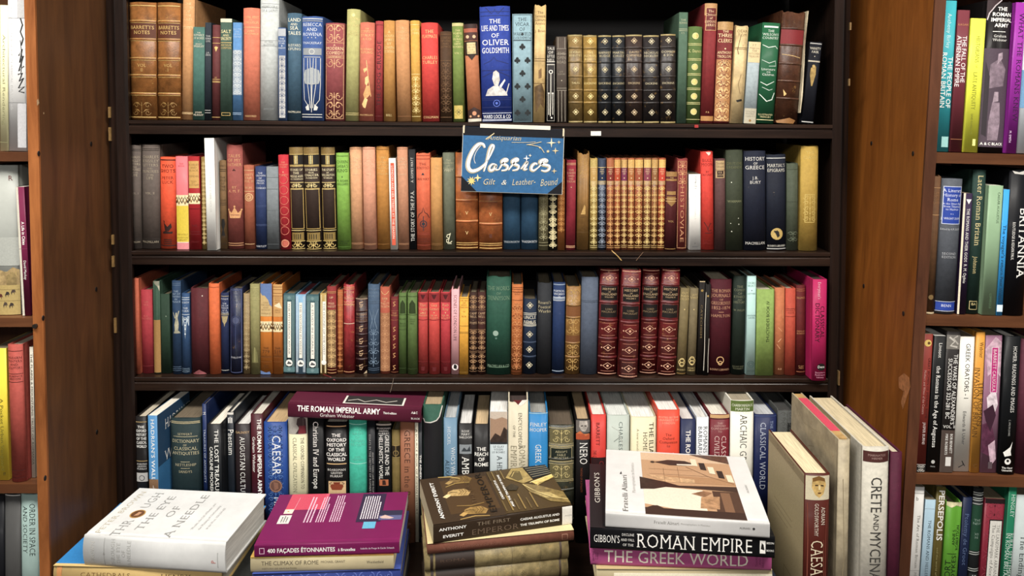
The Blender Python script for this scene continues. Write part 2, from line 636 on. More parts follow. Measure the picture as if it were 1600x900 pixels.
def make_book(kind, w, h, D, color, px, decor=(), rag=0.0, pages='#75684f', bands=(), band_col=None,
              boards=None, cover=(), left=(), right=(), finish=None, seed=0):
    """spine at local y = 0 facing -y, centred on x, standing on z = 0; returns the root Empty"""
    name, rr, pw, t, sq, mat = KINDS[kind]
    mat = finish or mat
    rnd = random.Random(seed)
    t = min(t, w * 0.2)
    s = min(rr * w, 0.006)
    root = empty(name)

    def prof(x):
        return s * min(1.0, abs(2 * x / w)) ** pw
    n = 10
    outer = [(-w / 2, D), (-w / 2, s + 0.010), (-w / 2 + 0.0007, s + 0.0055)]
    inner = [(-w / 2 + t, D), (-w / 2 + t, s + 0.010), (-w / 2 + t, s + 0.0055)]
    i0 = len(outer)
    for i in range(n + 1):
        x = -w / 2 + w * i / n
        outer.append((x, prof(x)))
        inner.append((max(-w / 2 + t, min(w / 2 - t, x)), max(prof(x) + t, s * 0.4 + t)))
    i1 = len(outer) - 1
    outer += [(w / 2 - 0.0007, s + 0.0055), (w / 2, s + 0.010), (w / 2, D)]
    inner += [(w / 2 - t, s + 0.0055), (w / 2 - t, s + 0.010), (w / 2 - t, D)]
    m = len(outer)
    vs = []
    tz = []
    ph = rnd.uniform(0, 6.28)
    for i, p in enumerate(outer):
        j = 0.0
        if i0 <= i <= i1:
            q = (i - i0) / n
            j = -rag * 0.0016 * (0.55 + 0.45 * math.sin(q * 7 + ph) * math.cos(q * 3 + 2 * ph)) - rag * rnd.uniform(0.0, 0.0005) + (0.0006 if kind in 'cl' else 0) * math.sin(q * math.pi)
        tz.append(h + j)
    vs += [(x, y, 0.0) for x, y in outer] + [(x, y, tz[i]) for i, (x, y) in enumerate(outer)]
    vs += [(x, y, 0.0) for x, y in inner] + [(x, y, tz[i]) for i, (x, y) in enumerate(inner)]
    fs, sm = [], set()
    for i in range(m - 1):
        if i0 <= i < i1:
            sm.add(len(fs))
        fs.append((i, i + 1, m + i + 1, m + i))
    for i in range(m - 1):
        fs.append((2 * m + i + 1, 2 * m + i, 3 * m + i, 3 * m + i + 1))
        fs.append((m + i, m + i + 1, 3 * m + i + 1, 3 * m + i))
        fs.append((i + 1, i, 2 * m + i, 2 * m + i + 1))
    fs.append((0, m, 3 * m, 2 * m))
    fs.append((m - 1, 3 * m - 1, 4 * m - 1, 2 * m - 1))
    cov = mesh('cover', vs, fs, mat, root, color, sm)
    # page block: bulges a little where it meets the spine
    g = 0.0002
    a, b = -w / 2 + t + g, w / 2 - t - g
    y0 = s + t + g if kind != 'p' else t + s + g
    y1 = D - sq
    z0, z1 = sq, h - sq - rag * 0.0022
    box('page_block', (a, y0, z0), (b, y1, z1), 'pages', root, pages)
    if boards:      # quarter binding: paper sides of another colour
        for sgn in (-1, 1):
            x = sgn * (w / 2 + 0.0002)
            vv = [(x, D * 0.22, 0.0006), (x, D - 0.0004, 0.0006), (x, D - 0.0004, h - 0.0006), (x, D * 0.22, h - 0.0006)]
            mesh('side_paper', vv, [(0, 1, 2, 3) if sgn > 0 else (3, 2, 1, 0)], 'c', cov, boards)
    if bands:
        for v in bands:
            z = v * h
            bv, bf, base = [], [], 0
            for i in range(n + 1):
                x = -w / 2 * 0.985 + w * 0.985 * i / n
                y = prof(x)
                bv += [(x, y + 0.0003, z - 0.0021), (x, y - 0.0013, z - 0.0011), (x, y - 0.0013, z + 0.0011), (x, y + 0.0003, z + 0.0021)]
            for i in range(n):
                for q in range(3):
                    o = base + 4 * i + q
                    bf.append((o, o + 4, o + 5, o + 1))
            mesh('raised_band', bv, bf, mat, cov, band_col or color, True)
    if decor:
        A = Art(w, h, px, lambda x, y, e: (x, prof(x) - e, y), 10)
        A.draw(decor)
        A.build(cov)
    if cover:       # art on the +x board, seen with the book lying on its other side, spine towards us
        A = Art(h, D, px, lambda x, y, e: (w / 2 + e, y, h / 2 - x), 1)
        A.draw(cover)
        A.build(cov)
    if right:
        A = Art(D, h, px, lambda x, y, e: (w / 2 + e, x + D / 2, y), 1)
        A.draw(right)
        A.build(cov)
    if left:
        A = Art(D, h, px, lambda x, y, e: (-w / 2 - e, D / 2 - x, y), 1)
        A.draw(left)
        A.build(cov)
    return root


def shelf_row(books, Y, base, group, depth_max, ref='bottom', ybot=None, jitter=0.004, seed=1, cat='book'):
    """stand a list of books on a board.  base(X) -> height of the board there"""
    rnd = random.Random(seed)
    prev = None
    for bi, bk in enumerate(books):
        x0, x1, yt, dx, kind, col, label, decor = bk[:8]
        op = dict(bk[8]) if len(bk) > 8 else {}
        yaw = op.pop('yaw', 0.0)
        Yb = Y + op.pop('dy', rnd.uniform(-jitter, jitter))
        xc = (x0 + x1) / 2
        if ref == 'top':
            T = at(xc, yt, Yb)
            L, R = at(x0, yt, Yb).x, at(x1, yt, Yb).x
            zb = base(T.x)
            h = T.z - zb
            lean = dx / F * Yb / h
            cx = (L + R) / 2 - math.sin(lean) * h
            half = (R - L) / 2
        else:
            B = at(xc, ybot(xc), Yb)
            zb = base(B.x)
            L, R = at(x0, ybot(xc), Yb).x, at(x1, ybot(xc), Yb).x
            T = at(xc + dx, yt, Yb)
            lean = math.atan2(T.x - B.x, T.z - zb)
            h = math.hypot(T.x - B.x, T.z - zb)
            cx, half = (L + R) / 2, (R - L) / 2
        L, R = cx - half, cx + half
        if prev:            # keep clear of the neighbour at foot and at the lower of the two heads
            pR, pl, ph = prev
            gap = 0.0006
            if L < pR + gap:
                L = pR + gap
            hh = min(h, ph)
            need = (pR + math.tan(pl) * hh + gap) - (L + math.tan(lean) * hh)
            if need > 0:
                lean += need / hh
        w = max(R - L, 0.004) * math.cos(lean)
        cx = (L + R) / 2
        prev = (R, lean, h)
        px = Yb / F
        D = op.pop('D', min(depth_max, 0.66 * h + 0.01))
        root = make_book(kind, w, h, D, col, px, decor, seed=seed * 1000 + bi, **op)
        root.location = (cx, Yb, zb + 0.0008 + w / 2 * abs(math.sin(lean)))
        root.rotation_euler = (0, lean, math.radians(yaw))
        tag(root, label, cat, group)


def flat_book(fl, fr, Ztop, thick, D, kind, col, label, group, decor=(), cover=(), roll=0.0, **op):
    """a book lying flat, spine towards us; fl, fr: pixels of the upper spine edge"""
    a = at_z(*fl, Ztop) if len(fl) == 2 else Vector((fl[0], fl[1], Ztop))
    b = at_z(*fr, Ztop) if len(fr) == 2 else Vector((fr[0], fr[1], Ztop))
    yaw = math.atan2(b.y - a.y, b.x - a.x)
    h = (b - a).length
    px = (a.y + b.y) / 2 / F
    root = make_book(kind, thick, h, D, col, px, decor, cover=cover, **op)
    # local x -> up, local z -> towards -X, local y stays the depth
    m = Matrix.Rotation(yaw, 4, 'Z') @ Matrix.Rotation(roll, 4, 'Y') @ Matrix.Rotation(-math.pi / 2, 4, 'Y')
    root.matrix_world = Matrix.Translation((b.x, b.y, Ztop - thick / 2)) @ m
    tag(root, label, 'book', group)
    return root


# ================================================================== the setting
def structure(o):
    o['kind'] = 'structure'
    return o


structure(box('floor', (-3.0, -3.0, -0.05), (3.0, 1.80, 0.0), 'plaster', None, '#4a3c33'))
structure(box('wall_back', (-3.0, 1.72, 0.0), (3.0, 1.80, 2.72), 'plaster', None, '#8d857a'))
structure(box('ceiling', (-3.0, -3.0, 2.72), (3.0, 1.80, 2.78), 'plaster', None, '#d9d6cf'))

# ------------------------------------------------------------------ dark bookcase in the middle
SF = 1.375                       # front plane of the dark shelves
XL, XR = -0.686, 0.574           # clear width between its sides
BACK = 1.63
S1 = (1.4350, 1.4265)
S2 = (1.1990, 1.1960)
S3 = (0.9680, 0.9655)
DECK = 0.680


def lerp_z(S):
    return lambda X: S[0] + (S[1] - S[0]) * (X - XL) / (XR - XL)


case = empty('bookcase', (0, 1.5, 0))
tag(case, 'tall dark brown wooden bookcase holding four rows of books in the middle', 'bookcase')


def child(o, parent):
    o.parent = parent
    o.matrix_parent_inverse = parent.matrix_world.inverted()
    return o


bpy.context.view_layer.update()
shelf_prof = [(0.0016, 0.0), (0.0, -0.0014), (0.0, -0.006), (0.0035, -0.0075), (0.0035, -0.0095), (0.0018, -0.0102), (0.001, -0.0112), (0.001, -0.0245), (0.255, -0.0245), (0.255, 0.0)]
for S in (S1, S2, S3):
    child(prism('shelf', shelf_prof, (XL, SF, S[0]), (XR, SF, S[1]), lambda q: Vector((0, q[0], q[1])), 'dark_wood_x'), case)
TOPZ = 1.690
child(box('top_board', (XL, SF, TOPZ), (XR, BACK, TOPZ + 0.026), 'dark_wood_x'), case)
child(box('base_shelf', (-0.726, 0.99, DECK - 0.026), (0.600, BACK, DECK), 'dark_wood_x'), case)
child(box('base_panel', (-0.716, 1.03, 0.0), (0.585, 1.05, DECK - 0.0265), 'dark_wood_x'), case)
for x0, x1 in ((-0.7265, XL), (XR, 0.606)):
    sgn = 1 if x0 < 0 else -1
    e = x1 if x0 < 0 else x0          # inner edge
    o = x0 if x0 < 0 else x1
    wd = abs(e - o)
    pr = [(0, 0.004), (0.001, 0.013), (wd, 0.013), (wd, 0.012), (wd * 0.82, 0.010), (wd * 0.78, 0.002), (wd * 0.62, 0.000),
          (wd * 0.58, 0.006), (wd * 0.50, 0.006), (wd * 0.46, 0.001), (wd * 0.10, 0.0)]
    child(prism('stile', pr, (e, SF - 0.003, DECK + 0.0005), (e, SF - 0.003, 1.9),
                lambda q, s=sgn: Vector((-s * q[0], q[1], 0)), 'dark_wood'), case)
child(box('side_panel', (-0.7265, SF + 0.0155, DECK + 0.0005), (-0.7045, BACK, 1.9), 'dark_wood'), case)
child(box('side_panel', (0.584, SF + 0.0155, DECK + 0.0005), (0.606, BACK, 1.9), 'dark_wood'), case)
for z0, z1 in ((DECK, 0.80), (0.803, 0.966), (0.968, 1.09), (1.093, 1.196), (1.199, 1.33), (1.333, 1.434), (1.4365, 1.575), (1.578, 1.9)):
    child(box('back_board', (XL - 0.02, BACK + 0.001, z0), (XR + 0.02, BACK + 0.012, z1), 'back_wood'), case)
for px_, py0, py1 in ((171, 167, 184), (171.5, 199, 220), (176, 367, 382), (176.5, 400, 417), (180, 497, 520)):
    a, b = at(px_ - 1.6, py1, SF - 0.004), at(px_ + 1.6, py0, SF - 0.004)
    child(box('brass_plate', (a.x, SF - 0.0046, a.z), (b.x, SF + 0.004, b.z), 'brass', None, '#b08a4e'), case)
for px_, py0, py1 in ((1329, 35, 47), (1327, 123, 134), (1311, 580, 602)):
    a, b = at(px_ - 1.2, py1, SF - 0.004), at(px_ + 1.2, py0, SF - 0.004)
    child(box('brass_plate', (a.x, SF - 0.0046, a.z), (b.x, SF + 0.004, b.z), 'brass', None, '#a08050'), case)

# ------------------------------------------------------------------ brown bookcases on both sides
FL = 1.180                       # their front plane
SIDE_X = -0.728


def small_disc(name, c, axis, r, col, parent, mat='ink'):
    n = 10
    v, f = [], []
    for k in (0, 1):
        for i in range(n):
            t = 2 * math.pi * i / n
            p = Vector(c)
            if axis == 'x':
                p += Vector((k * 0.0012, r * math.cos(t), r * 1.5 * math.sin(t)))
            else:
                p += Vector((r * math.cos(t), -k * 0.004, r * math.sin(t)))
            v.append(tuple(p))
    f = [tuple(range(n))[::-1], tuple(range(n, 2 * n))] + [(i, (i + 1) % n, n + (i + 1) % n, n + i) for i in range(n)]
    return child(mesh(name, v, f, mat, None, col), parent)


caseL = empty('bookcase', (-0.95, 1.3, 0))
tag(caseL, 'brown wooden bookcase with bare side panel at the left edge', 'bookcase')
caseR = empty('bookcase', (0.9, 1.3, 0))
tag(caseR, 'leaning amber brown wooden bookcase at the right edge', 'bookcase')
bpy.context.view_layer.update()

child(box('side_panel', (SIDE_X - 0.0165, FL + 0.0045, 0.0), (SIDE_X, 1.70, 2.1), 'brown_wood'), caseL)
child(box('edge_strip', (SIDE_X - 0.0165, FL, 0.0), (SIDE_X, FL + 0.004, 2.1), 'edge_wood'), caseL)
child(box('side_panel', (-1.45, FL + 0.0045, 0.0), (-1.4335, 1.70, 2.1), 'brown_wood'), caseL)
child(box('edge_strip', (-1.45, FL, 0.0), (-1.4335, FL + 0.004, 2.1), 'edge_wood'), caseL)
child(box('back_board', (-1.4325, 1.47, 0.02), (SIDE_X - 0.017, 1.482, 2.08), 'brown_wood'), caseL)
LS = []                          # heights of the left boards
for py in (237.5, 497, 757.5):
    z = at(20, py, FL).z
    LS.append(z)
for z in LS + [LS[2] - 0.262, 1.95]:
    child(box('shelf', (-1.4325, FL + 0.002, z - 0.0145), (SIDE_X - 0.0172, 1.469, z), 'brown_wood_x'), caseL)
c = at(56, 509, FL)
small_disc('screw_head', c, 'y', 0.0035, '#3a342e', caseL, 'brass')
for px_, py in ((60, 240), (142, 225), (67, 497), (150, 452), (70, 747), (151, 675)):
    # place on the side plane X = SIDE_X
    r = ray(px_, py)
    k = SIDE_X / r[0]
    small_disc('peg_hole', (SIDE_X, r[1] * k, CAM_Z + r[2] * k), 'x', 0.0028, '#120b07', caseL)
for px_, py, s in ((59, 160, 3), (68, 177, 1)):
    r = ray(px_, py)
    k = SIDE_X / r[0]
    y, z = r[1] * k, CAM_Z + r[2] * k
    q = 0.0014 * s
    v = [(SIDE_X + 0.0004, y - q * 0.6, z - q * 1.3), (SIDE_X + 0.0004, y + q * 0.8, z - q * 0.2), (SIDE_X + 0.0004, y + q * 0.1, z + q * 1.4), (SIDE_X + 0.0004, y - q * 0.8, z + q * 0.6)]
    child(mesh('paint_chip', v, [(0, 1, 2, 3)], 'ink', None, '#c9a77c'), caseL)

# the right one leans: its side plane is X = RX0 + RK * (Z - 1.62)
RX0, RK = 0.6455, 0.0395


def rx(z):
    return RX0 + RK * (z - 1.62)


def lean_slab(name, dx0, dx1, y0, y1, z0, z1, mat):
    p = [(rx(z0) + dx0, y0, z0), (rx(z0) + dx1, y0, z0), (rx(z0) + dx1, y1, z0), (rx(z0) + dx0, y1, z0),
         (rx(z1) + dx0, y0, z1), (rx(z1) + dx1, y0, z1), (rx(z1) + dx1, y1, z1), (rx(z1) + dx0, y1, z1)]
    return child(hexa(name, p, mat), caseR)


TW = 0.0170
lean_slab('side_panel', 0, TW, FL + 0.0045, 1.70, 0.0, 2.1, 'amber_wood')
lean_slab('edge_strip', 0, TW, FL, FL + 0.004, 0.0, 2.1, 'side_edge_wood')
lean_slab('side_panel', 0.75, 0.75 + TW, FL + 0.0045, 1.70, 0.0, 2.1, 'amber_wood')
lean_slab('edge_strip', 0.75, 0.75 + TW, FL, FL + 0.004, 0.0, 2.1, 'side_edge_wood')
lean_slab('back_board', TW + 0.001, 0.749, 1.47, 1.482, 0.02, 2.08, 'brown_wood')
RS = []                          # (Z at the left end, slope) of the right boards
for (xa, ya), (xb, yb) in (((1459, 238), (1600, 241.5)), ((1441, 492.5), (1600, 496.5)), ((1427, 741), (1600, 746.5))):
    a, b = at(xa, ya, FL), at(xb, yb, FL)
    RS.append((a.x, a.z, (b.z - a.z) / (b.x - a.x)))
RS.append((RS[2][0] - 0.011, RS[2][1] - 0.252, RS[2][2]))
RS.append((RS[0][0] + 0.012, RS[0][1] + 0.32, RS[0][2]))
for xa, za, sl in RS:
    x0, x1 = rx(za) + TW + 0.0006, rx(za) + 0.748
    zl, zr = za + sl * (x0 - xa), za + sl * (x1 - xa)
    t = 0.0165
    p = [(x0 - RK * t, FL + 0.002, zl - t), (x1 - RK * t, FL + 0.002, zr - t), (x1 - RK * t, 1.469, zr - t), (x0 - RK * t, 1.469, zl - t),
         (x0, FL + 0.002, zl), (x1, FL + 0.002, zr), (x1, 1.469, zr), (x0, 1.469, zl)]
    child(hexa('shelf', p, 'brown_wood_x'), caseR)


def on_right_side(px_, py):
    r = ray(px_, py)
    # k*rx = RX0 + RK*(CAM_Z + k*rz - 1.62)
    k = (RX0 + RK * (CAM_Z - 1.62)) / (r[0] - RK * r[2])
    return Vector((r[0] * k, r[1] * k, CAM_Z + r[2] * k))


for px_, py in ((1362, 224), (1427, 240), (1350, 447), (1412, 490), (1340, 660)):
    p = on_right_side(px_, py)
    small_disc('peg_hole', (p.x - 0.0012, p.y, p.z), 'x', 0.0026, '#140b06', caseR)
pts = [on_right_side(x, y) + Vector((-0.0004, 0, 0)) for x, y in ((1404, 590), (1413, 583), (1421, 590), (1423, 604), (1417, 622), (1411, 640), (1408, 628), (1413, 612), (1405, 606))]
cc = sum(pts, Vector()) / len(pts)
child(mesh('scuffed_patch', [tuple(p) for p in pts] + [tuple(cc)], [(i, (i + 1) % 9, 9) for i in range(9)], 'art', None, '#a4693b'), caseR)


# ================================================================== the books
G = '#dcb562'     # gilt
GD = '#a9823e'    # rubbed gilt
CR = '#e8dcc0'    # cream
WH = '#f1efe8'
BK = '#14110f'
SV = '#c9c9c2'    # silver

leather_vol = lambda t, n: [('R', .695, .822, '#5b2c14'), ('Tg', t, .80, 5.2, G, 'serifb'), ('Lg', [.845, .825, .69, .672, .528, .508, .384, .364, .228, .208], .9, G), ('Tg', n, .475, 4.6, G, 'serif'), ('Lg', [.02, .97], 1.2, G), ('Ag', .03, .15, GD, 12, .5)]
set_black = lambda a, b, g: [('Lg', [.855, .84, .695, .68, .53, .515, .375, .36, .235, .22], .9, g), ('Dg', [.925, .605, .30, .12], 9, g), ('Tg', a, .81, 3.4, g, 'serifb'), ('Tg', b, .46, 3, g, 'serifb'), ('Lg', [.985, .01], 2.2, '#a8945c')]

ROW1 = [
 (200.5, 243, 4, -1, 'l', '#8a551f', 'thick brown calf book with gilt bands, volume II, leftmost on top shelf', leather_vol('BARRETTS|NOTES', 'VOL|II'), dict(bands=(.835, .682, .518, .374, .218), rag=.5)),
 (245, 281, 4.5, -1, 'l', '#8a551f', 'thick brown calf book with gilt bands, volume I, second on top shelf', leather_vol('BARRETTS|NOTES', 'VOL|I'), dict(bands=(.835, .682, .518, .374, .218), rag=.5)),
 (282.6, 301, -1, 2, 'c', '#c08a55', 'tall tan cloth book beside the brown calf volumes', [('Tg', 'THE|HISTORY|OF|AN|OLD|^^|FAMILY', .97, 4, '#e8c58a', 'serif'), ('Lg', [.77, .06, .05], .8, '#e8c58a')], dict(rag=.5)),
 (301, 319, 43, 0, 'f', '#3f665c', 'slim sea green cloth book, shorter than the tall tan book beside it', [('Tg', '_THE|ROMANCE|OF WORDS|-|_ERNEST|WEEKLEY', .945, 3.2, CR), ('Tg', 'JOHN|MURRAY', .09, 2.6, CR)]),
 (319.7, 329.3, 36, 0, 'f', '#232b33', 'thin blue black cloth book between sea green and maroon books', [('Tg', 'THE|ROMAN|LIFE', .87, 2.6, SV), ('T', 'J.A.|CRAWL', .70, 2.4, SV), ('L', [.10, .075], .6, SV)]),
 (329.7, 343.8, 40, -.5, 'c', '#5c2b2b', 'slim maroon cloth book with small gilt emblem, top shelf left', [('Lg', [.87, .81, .43, .41, .40, .03], .7, G), ('Og', [.76], 2.4, G), ('Tg', 'BY', .455, 2, G), ('Pg', [(-.22, .77), (.22, .77), (0, .72)], G)]),
 (344, 362, 30, -.5, 'f', '#395044', 'dark green cloth book with gold title and cream head band, top shelf', [('R', .965, 1, '#cfc9ad'), ('Tg', 'SALT|_AND|SINCERITY', .89, 4.6, '#f0deA0', 'serifb'), ('Lg', [.765], .8, G), ('Tg', 'ARTHUR|COMPTON', .75, 3, G), ('Fg', .045, .075, -.38, .38, .6, G)], dict(rag=1.2)),
 (362.3, 377.5, 36, -.8, 'f', '#4d7cab', 'slim bright blue book with grey patterned middle, top shelf', [('R', .26, .72, '#8d9aa6'), ('A', .26, .72, '#d5d9d8', 9, .6), ('T', 'ALL ON|THE|IRISH|SHORE', .94, 2.6, '#a6c0da'), ('L', [.06, .075], .6, '#a6c0da')]),
 (377.8, 404, 13.5, -1.5, 'c', '#c4694d', 'tall terracotta cloth book with faded gilt title, top shelf', [('Tg', 'CLERK, EDIT|_TO|CONCLUSION', .93, 3.4, '#eec07e'), ('Lg', [.83], .7, '#eec07e'), ('Tg', 'JAMES|PARSONAGE', .805, 2.8, '#eec07e'), ('Tg', 'OXFORD', .045, 2.8, '#eec07e')]),
 (404.3, 434, -2, -.6, 'c', '#b3b7b4', 'very tall pale grey linen book with faded title, top shelf', [('T', 'MEMOIRS|OF A SAINT', .94, 4, '#8b8f8e'), ('L', [.955, .925, .655, .61], .6, '#8f9392'), ('T', 'BY THE|AUTHOR', .65, 2.8, '#8b8f8e'), ('T', 'BENTLEY', .10, 2.6, '#8b8f8e')]),
 (434.8, 446.8, 44, -.4, 'f', '#38517a', 'narrow blue book with white geometric panel below its title', [('R', .91, .99, '#a9adb2'), ('R', .03, .70, '#b3b2ae', -.36, .42), ('A', .04, .69, '#3f4f6f', 9, .7), ('T', 'THE|SILVER|STAR|&|SHADOW', .89, 2.4, '#dfe3e6')]),
 (447.5, 470, 21.5, .4, 'c', '#3b586b', 'dark teal blue book titled LAND AND SEA TALES', [('T', 'LAND|_AND|SEA|TALES', .955, 5.2, '#e9e3c8', 'serifb'), ('T', 'RUDYARD|KIPLING', .715, 3.8, '#e9e3c8', 'serif'), ('T', 'MACMILLAN', .09, 2.8, '#e9e3c8')]),
 (470.5, 503, 26, .5, 'c', '#334f86', 'blue book with silver art nouveau tree drawing on its spine',
  [('L', [.975, .955, .955], 1.3, SV), ('T', 'REBECCA|AND|ROWENA', .935, 5, '#dfe3e8', 'serif'), ('O', [.795], .8, SV, -.18), ('O', [.795], .8, SV, 0), ('O', [.795], .8, SV, .18), ('T', 'THACKERAY', .755, 3.4, '#dfe3e8'), ('R', .63, .695, '#8d9296', -.44, .44), ('Q', [.662], 4, .9, SV),
   ('S', [(-.40, .60), (-.40, .35), (-.36, .20), (-.15, .14)], .9, SV), ('S', [(.40, .60), (.40, .35), (.36, .20), (.15, .14)], .9, SV), ('S', [(-.2, .60), (-.2, .35), (-.05, .12)], .9, SV), ('S', [(.2, .60), (.2, .35), (.05, .12)], .9, SV), ('S', [(-.4, .61), (.4, .61)], .8, SV), ('S', [(-.08, .60), (-.02, .30), (0, .08)], .9, SV), ('S', [(.08, .60), (.02, .30), (0, .08)], .9, SV),
   ('P', [(-.42, .42), (-.33, .485), (0, .51), (.33, .485), (.42, .42), (.33, .355), (0, .345), (-.33, .355)], '#9ea3a4'), ('S', [(-.1, .36), (-.1, .5)], .7, '#54678c'), ('S', [(.1, .36), (.1, .5)], .7, '#54678c'), ('S', [(.25, .36), (.25, .5)], .7, '#54678c'), ('S', [(-.25, .36), (-.25, .5)], .7, '#54678c'),
   ('P', [(-.3, .13), (-.14, .16), (-.1, .1), (-.25, .1)], SV), ('P', [(.3, .13), (.14, .16), (.1, .1), (.25, .1)], SV), ('L', [.06, .035], 1.1, SV)], dict(rag=.8)),
 (507, 537, 37, .8, 'c', '#8a4244', 'rose red cloth book covered with gilt scrollwork, top shelf',
  [('Ag', .80, .985, '#e0ab74', 13, .9), ('Tg', '_A|MODERN|COMEDY', .785, 4.6, '#f1cf97', 'serifb'), ('Lg', [.665, .645, .80], .7, '#e0ab74'), ('Tg', 'GALSWORTHY', .662, 2, '#f1cf97'), ('Ag', .54, .635, '#e0ab74', 14, .8), ('Ag', .02, .29, '#e0ab74', 13, .9), ('Fg', .02, .985, -.46, .46, .6, '#e0ab74')]),
 (539, 560, 15.5, 2.6, 'c', '#a5a162', 'tall pale olive cloth book leaning slightly, top shelf', [('Og', [.95], 3, '#e3cf80'), ('Tg', 'LETTERS|TO|MY SON', .925, 3.4, '#e3cf80'), ('Tg', 'LATIN|EPISTLES', .81, 2.8, '#e3cf80'), ('Lg', [.07, .055], .7, '#e3cf80')]),
 (560.5, 583.3, 36, 1, 'c', '#b9624c', 'salmon red cloth book with gilt seated angler figure',
  [('Tg', '_THE|COMPLETE|STALKY|& CO', .945, 3.8, '#efc078', 'serif'), ('Tg', 'RUDYARD|KIPLING', .74, 3.2, '#efc078'), ('Sg', [(-.02, .62), (.12, .45), (.3, .25)], .8, '#efc078'), ('Pg', [(-.25, .53), (0, .545), (.04, .52), (-.15, .49)], '#efc078'),
   ('Pg', [(-.1, .44), (.08, .46), (.14, .40), (.02, .36), (-.1, .38)], '#efc078'), ('Pg', [(-.22, .27), (0, .36), (.18, .36), (.3, .28), (.1, .24), (-.1, .22)], '#d99f5c'), ('Pg', [(-.3, .17), (-.1, .24), (.1, .22), (-.05, .13), (-.2, .14)], '#efc078'), ('Tg', 'MACMILLAN', .07, 2.4, '#efc078')]),
 (585, 597, 34, .5, 'c', '#9a3436', 'narrow dark red cloth book with black title running upward, top shelf', [('V', 'THE DOG CRUSOE', .15, 6, '#1d1212', 'serif', 0, 'u', .66), ('L', [.965, .05], .7, '#5c1a1c')]),
 (599, 616.5, 33, -1, 'c', '#b07c38', 'golden tan book with title lines near head, right of narrow red book', [('Tg', 'A|HOUSE|SPIRIT|BY|EDWIN|SPORTING', .90, 4, '#ecd08a', 'serif'), ('Tg', 'BELL', .07, 3, '#ecd08a')]),
 (620.5, 642, 32.5, -3.4, 'c', '#bb8350', 'plain light brown cloth book leaning left on top shelf', [('Tg', 'CYRIL|MADGE', .935, 4, '#ddb47a'), ('Tg', 'LANDED|GENTRY', .86, 3, '#ddb47a'), ('L', [.05], .7, '#8a5a30')]),
 (643.3, 657.5, 33, -2.5, 'c', '#c49334', 'narrow mustard gold book with gilt ornament, left of bright red book', [('Tg', 'LITTLE|JOHN', .92, 3.4, '#f3dc8e'), ('Ag', .08, .45, '#f0d684', 10, .7), ('Lg', [.47, .05, .96], .7, '#f3dc8e')]),
 (660, 686.3, 36.5, -2.6, 'c', '#c5362f', 'bright red cloth book titled THE PLAYMATE in gilt', [('Tg', 'THE|PLAYMATE', .93, 5, '#f2c781', 'serif'), ('Tg', 'CHARLES|TURLEY', .665, 4.8, '#f2c781', 'serif'), ('Tg', 'COLLMAN', .055, 3.4, '#f2c781')]),
 (688, 706, 50, -.8, 'c', '#46301d', 'dark brown cloth book with blind patterned spine, top shelf', [('A', .10, .66, '#6d4c2b', 10, .7), ('T', 'A CENTURY|OF LOVE|AND|SONGS', .94, 3, '#7d5a34'), ('L', [.97, .68, .05], .8, '#6d4c2b')]),
 (708, 725.7, 36, -3.6, 'c', '#6a7c37', 'olive green cloth book with gilt square at its foot', [('R', .965, .995, '#c8bd7e'), ('Tg', 'THE|POEMS|OF|BURNS|_AND|NEW|MODERN', .93, 3, '#ead98c'), ('Tg', 'VOL. I', .70, 2.6, '#ead98c'), ('Rg', .03, .165, '#c9b04e', -.4, .36), ('Dg', [.098], 10, '#7d6f2b')], dict(rag=.6)),
 (731.5, 752.3, 38.5, -8, 'c', '#b06a42', 'leaning brown orange book with black ornamental bands and cream label',
  [('R', .955, 1, '#38201a'), ('R', .83, .915, '#4a2720'), ('O', [.87], 2.6, '#e2b78a', -.25), ('O', [.87], 2.6, '#e2b78a', .25), ('R', .915, .955, '#a5553a'), ('R', .68, .825, '#2f1c14'), ('R', .695, .81, '#dcc58c', -.33, .33), ('T', 'ECHOES|FROM|THE|MONK', .795, 2.6, '#6b4a20'), ('P', [(-.3, .68), (.3, .68), (0, .63)], '#2f1c14'), ('R', .03, .115, '#38201a'), ('O', [.085], 3.4, '#c98a62', 0), ('O', [.055], 1.7, '#d9a273', -.3), ('O', [.055], 1.7, '#d9a273', .3), ('P', [(-.45, .115), (.45, .115), (0, .15)], '#38201a'), ('R', 0, .03, '#cfc8b4')], dict(rag=1.5)),
 (753, 800.5, 10, -4, 'c', '#22398c', 'broad royal blue book with white title and silver portrait medallion, top shelf',
  [('T', 'THE|^LIFE AND TIMES|OF|^OLIVER|^GOLDSMITH', .885, 6.4, '#f1f0ee', 'serifb'), ('S', [(-.40, .50), (-.15, .53), (-.05, .56), (.02, .53), (.3, .51), (.42, .50)], .9, '#15235e'), ('L', [.95, .915], .8, '#15235e'), ('S', [(-.3, .985), (-.1, .93), (0, .97), (.1, .93), (.3, .985)], .9, '#15235e'), ('L', [.445, .205, .19, .09, .125], .9, '#15235e'), ('S', [(-.45, .39), (-.2, .42), (0, .44), (.2, .42), (.45, .39)], 1, '#15235e'),
   ('P', [(-.36, .225), (.36, .225), (.34, .25), (.2, .29), (.06, .31), (-.10, .31), (-.28, .28)], '#c8c3bd', 'art'), ('P', [(-.13, .37), (-.09, .43), (0, .445), (.10, .42), (.12, .36), (.06, .31), (-.06, .31)], '#cfcac2', 'art'), ('P', [(.1, .31), (.28, .37), (.30, .355), (.15, .29)], '#e1dfda'), ('S', [(.33, .25), (.42, .33)], 1.4, '#d2cec6'), ('Q', [.16], 5, 1, '#4f6ac7'), ('O', [.16], 2, '#4f6ac7'), ('L', [.075, .02, .01], .8, '#cfd6ea'), ('T', 'WARD LOCK & CO', .06, 5.4, '#eceff5', 'sans')], dict(rag=1.2)),
 (801.3, 832, 22.5, -.7, 'f', '#7d9ba5', 'pale grey blue book dotted with black clover leaves',
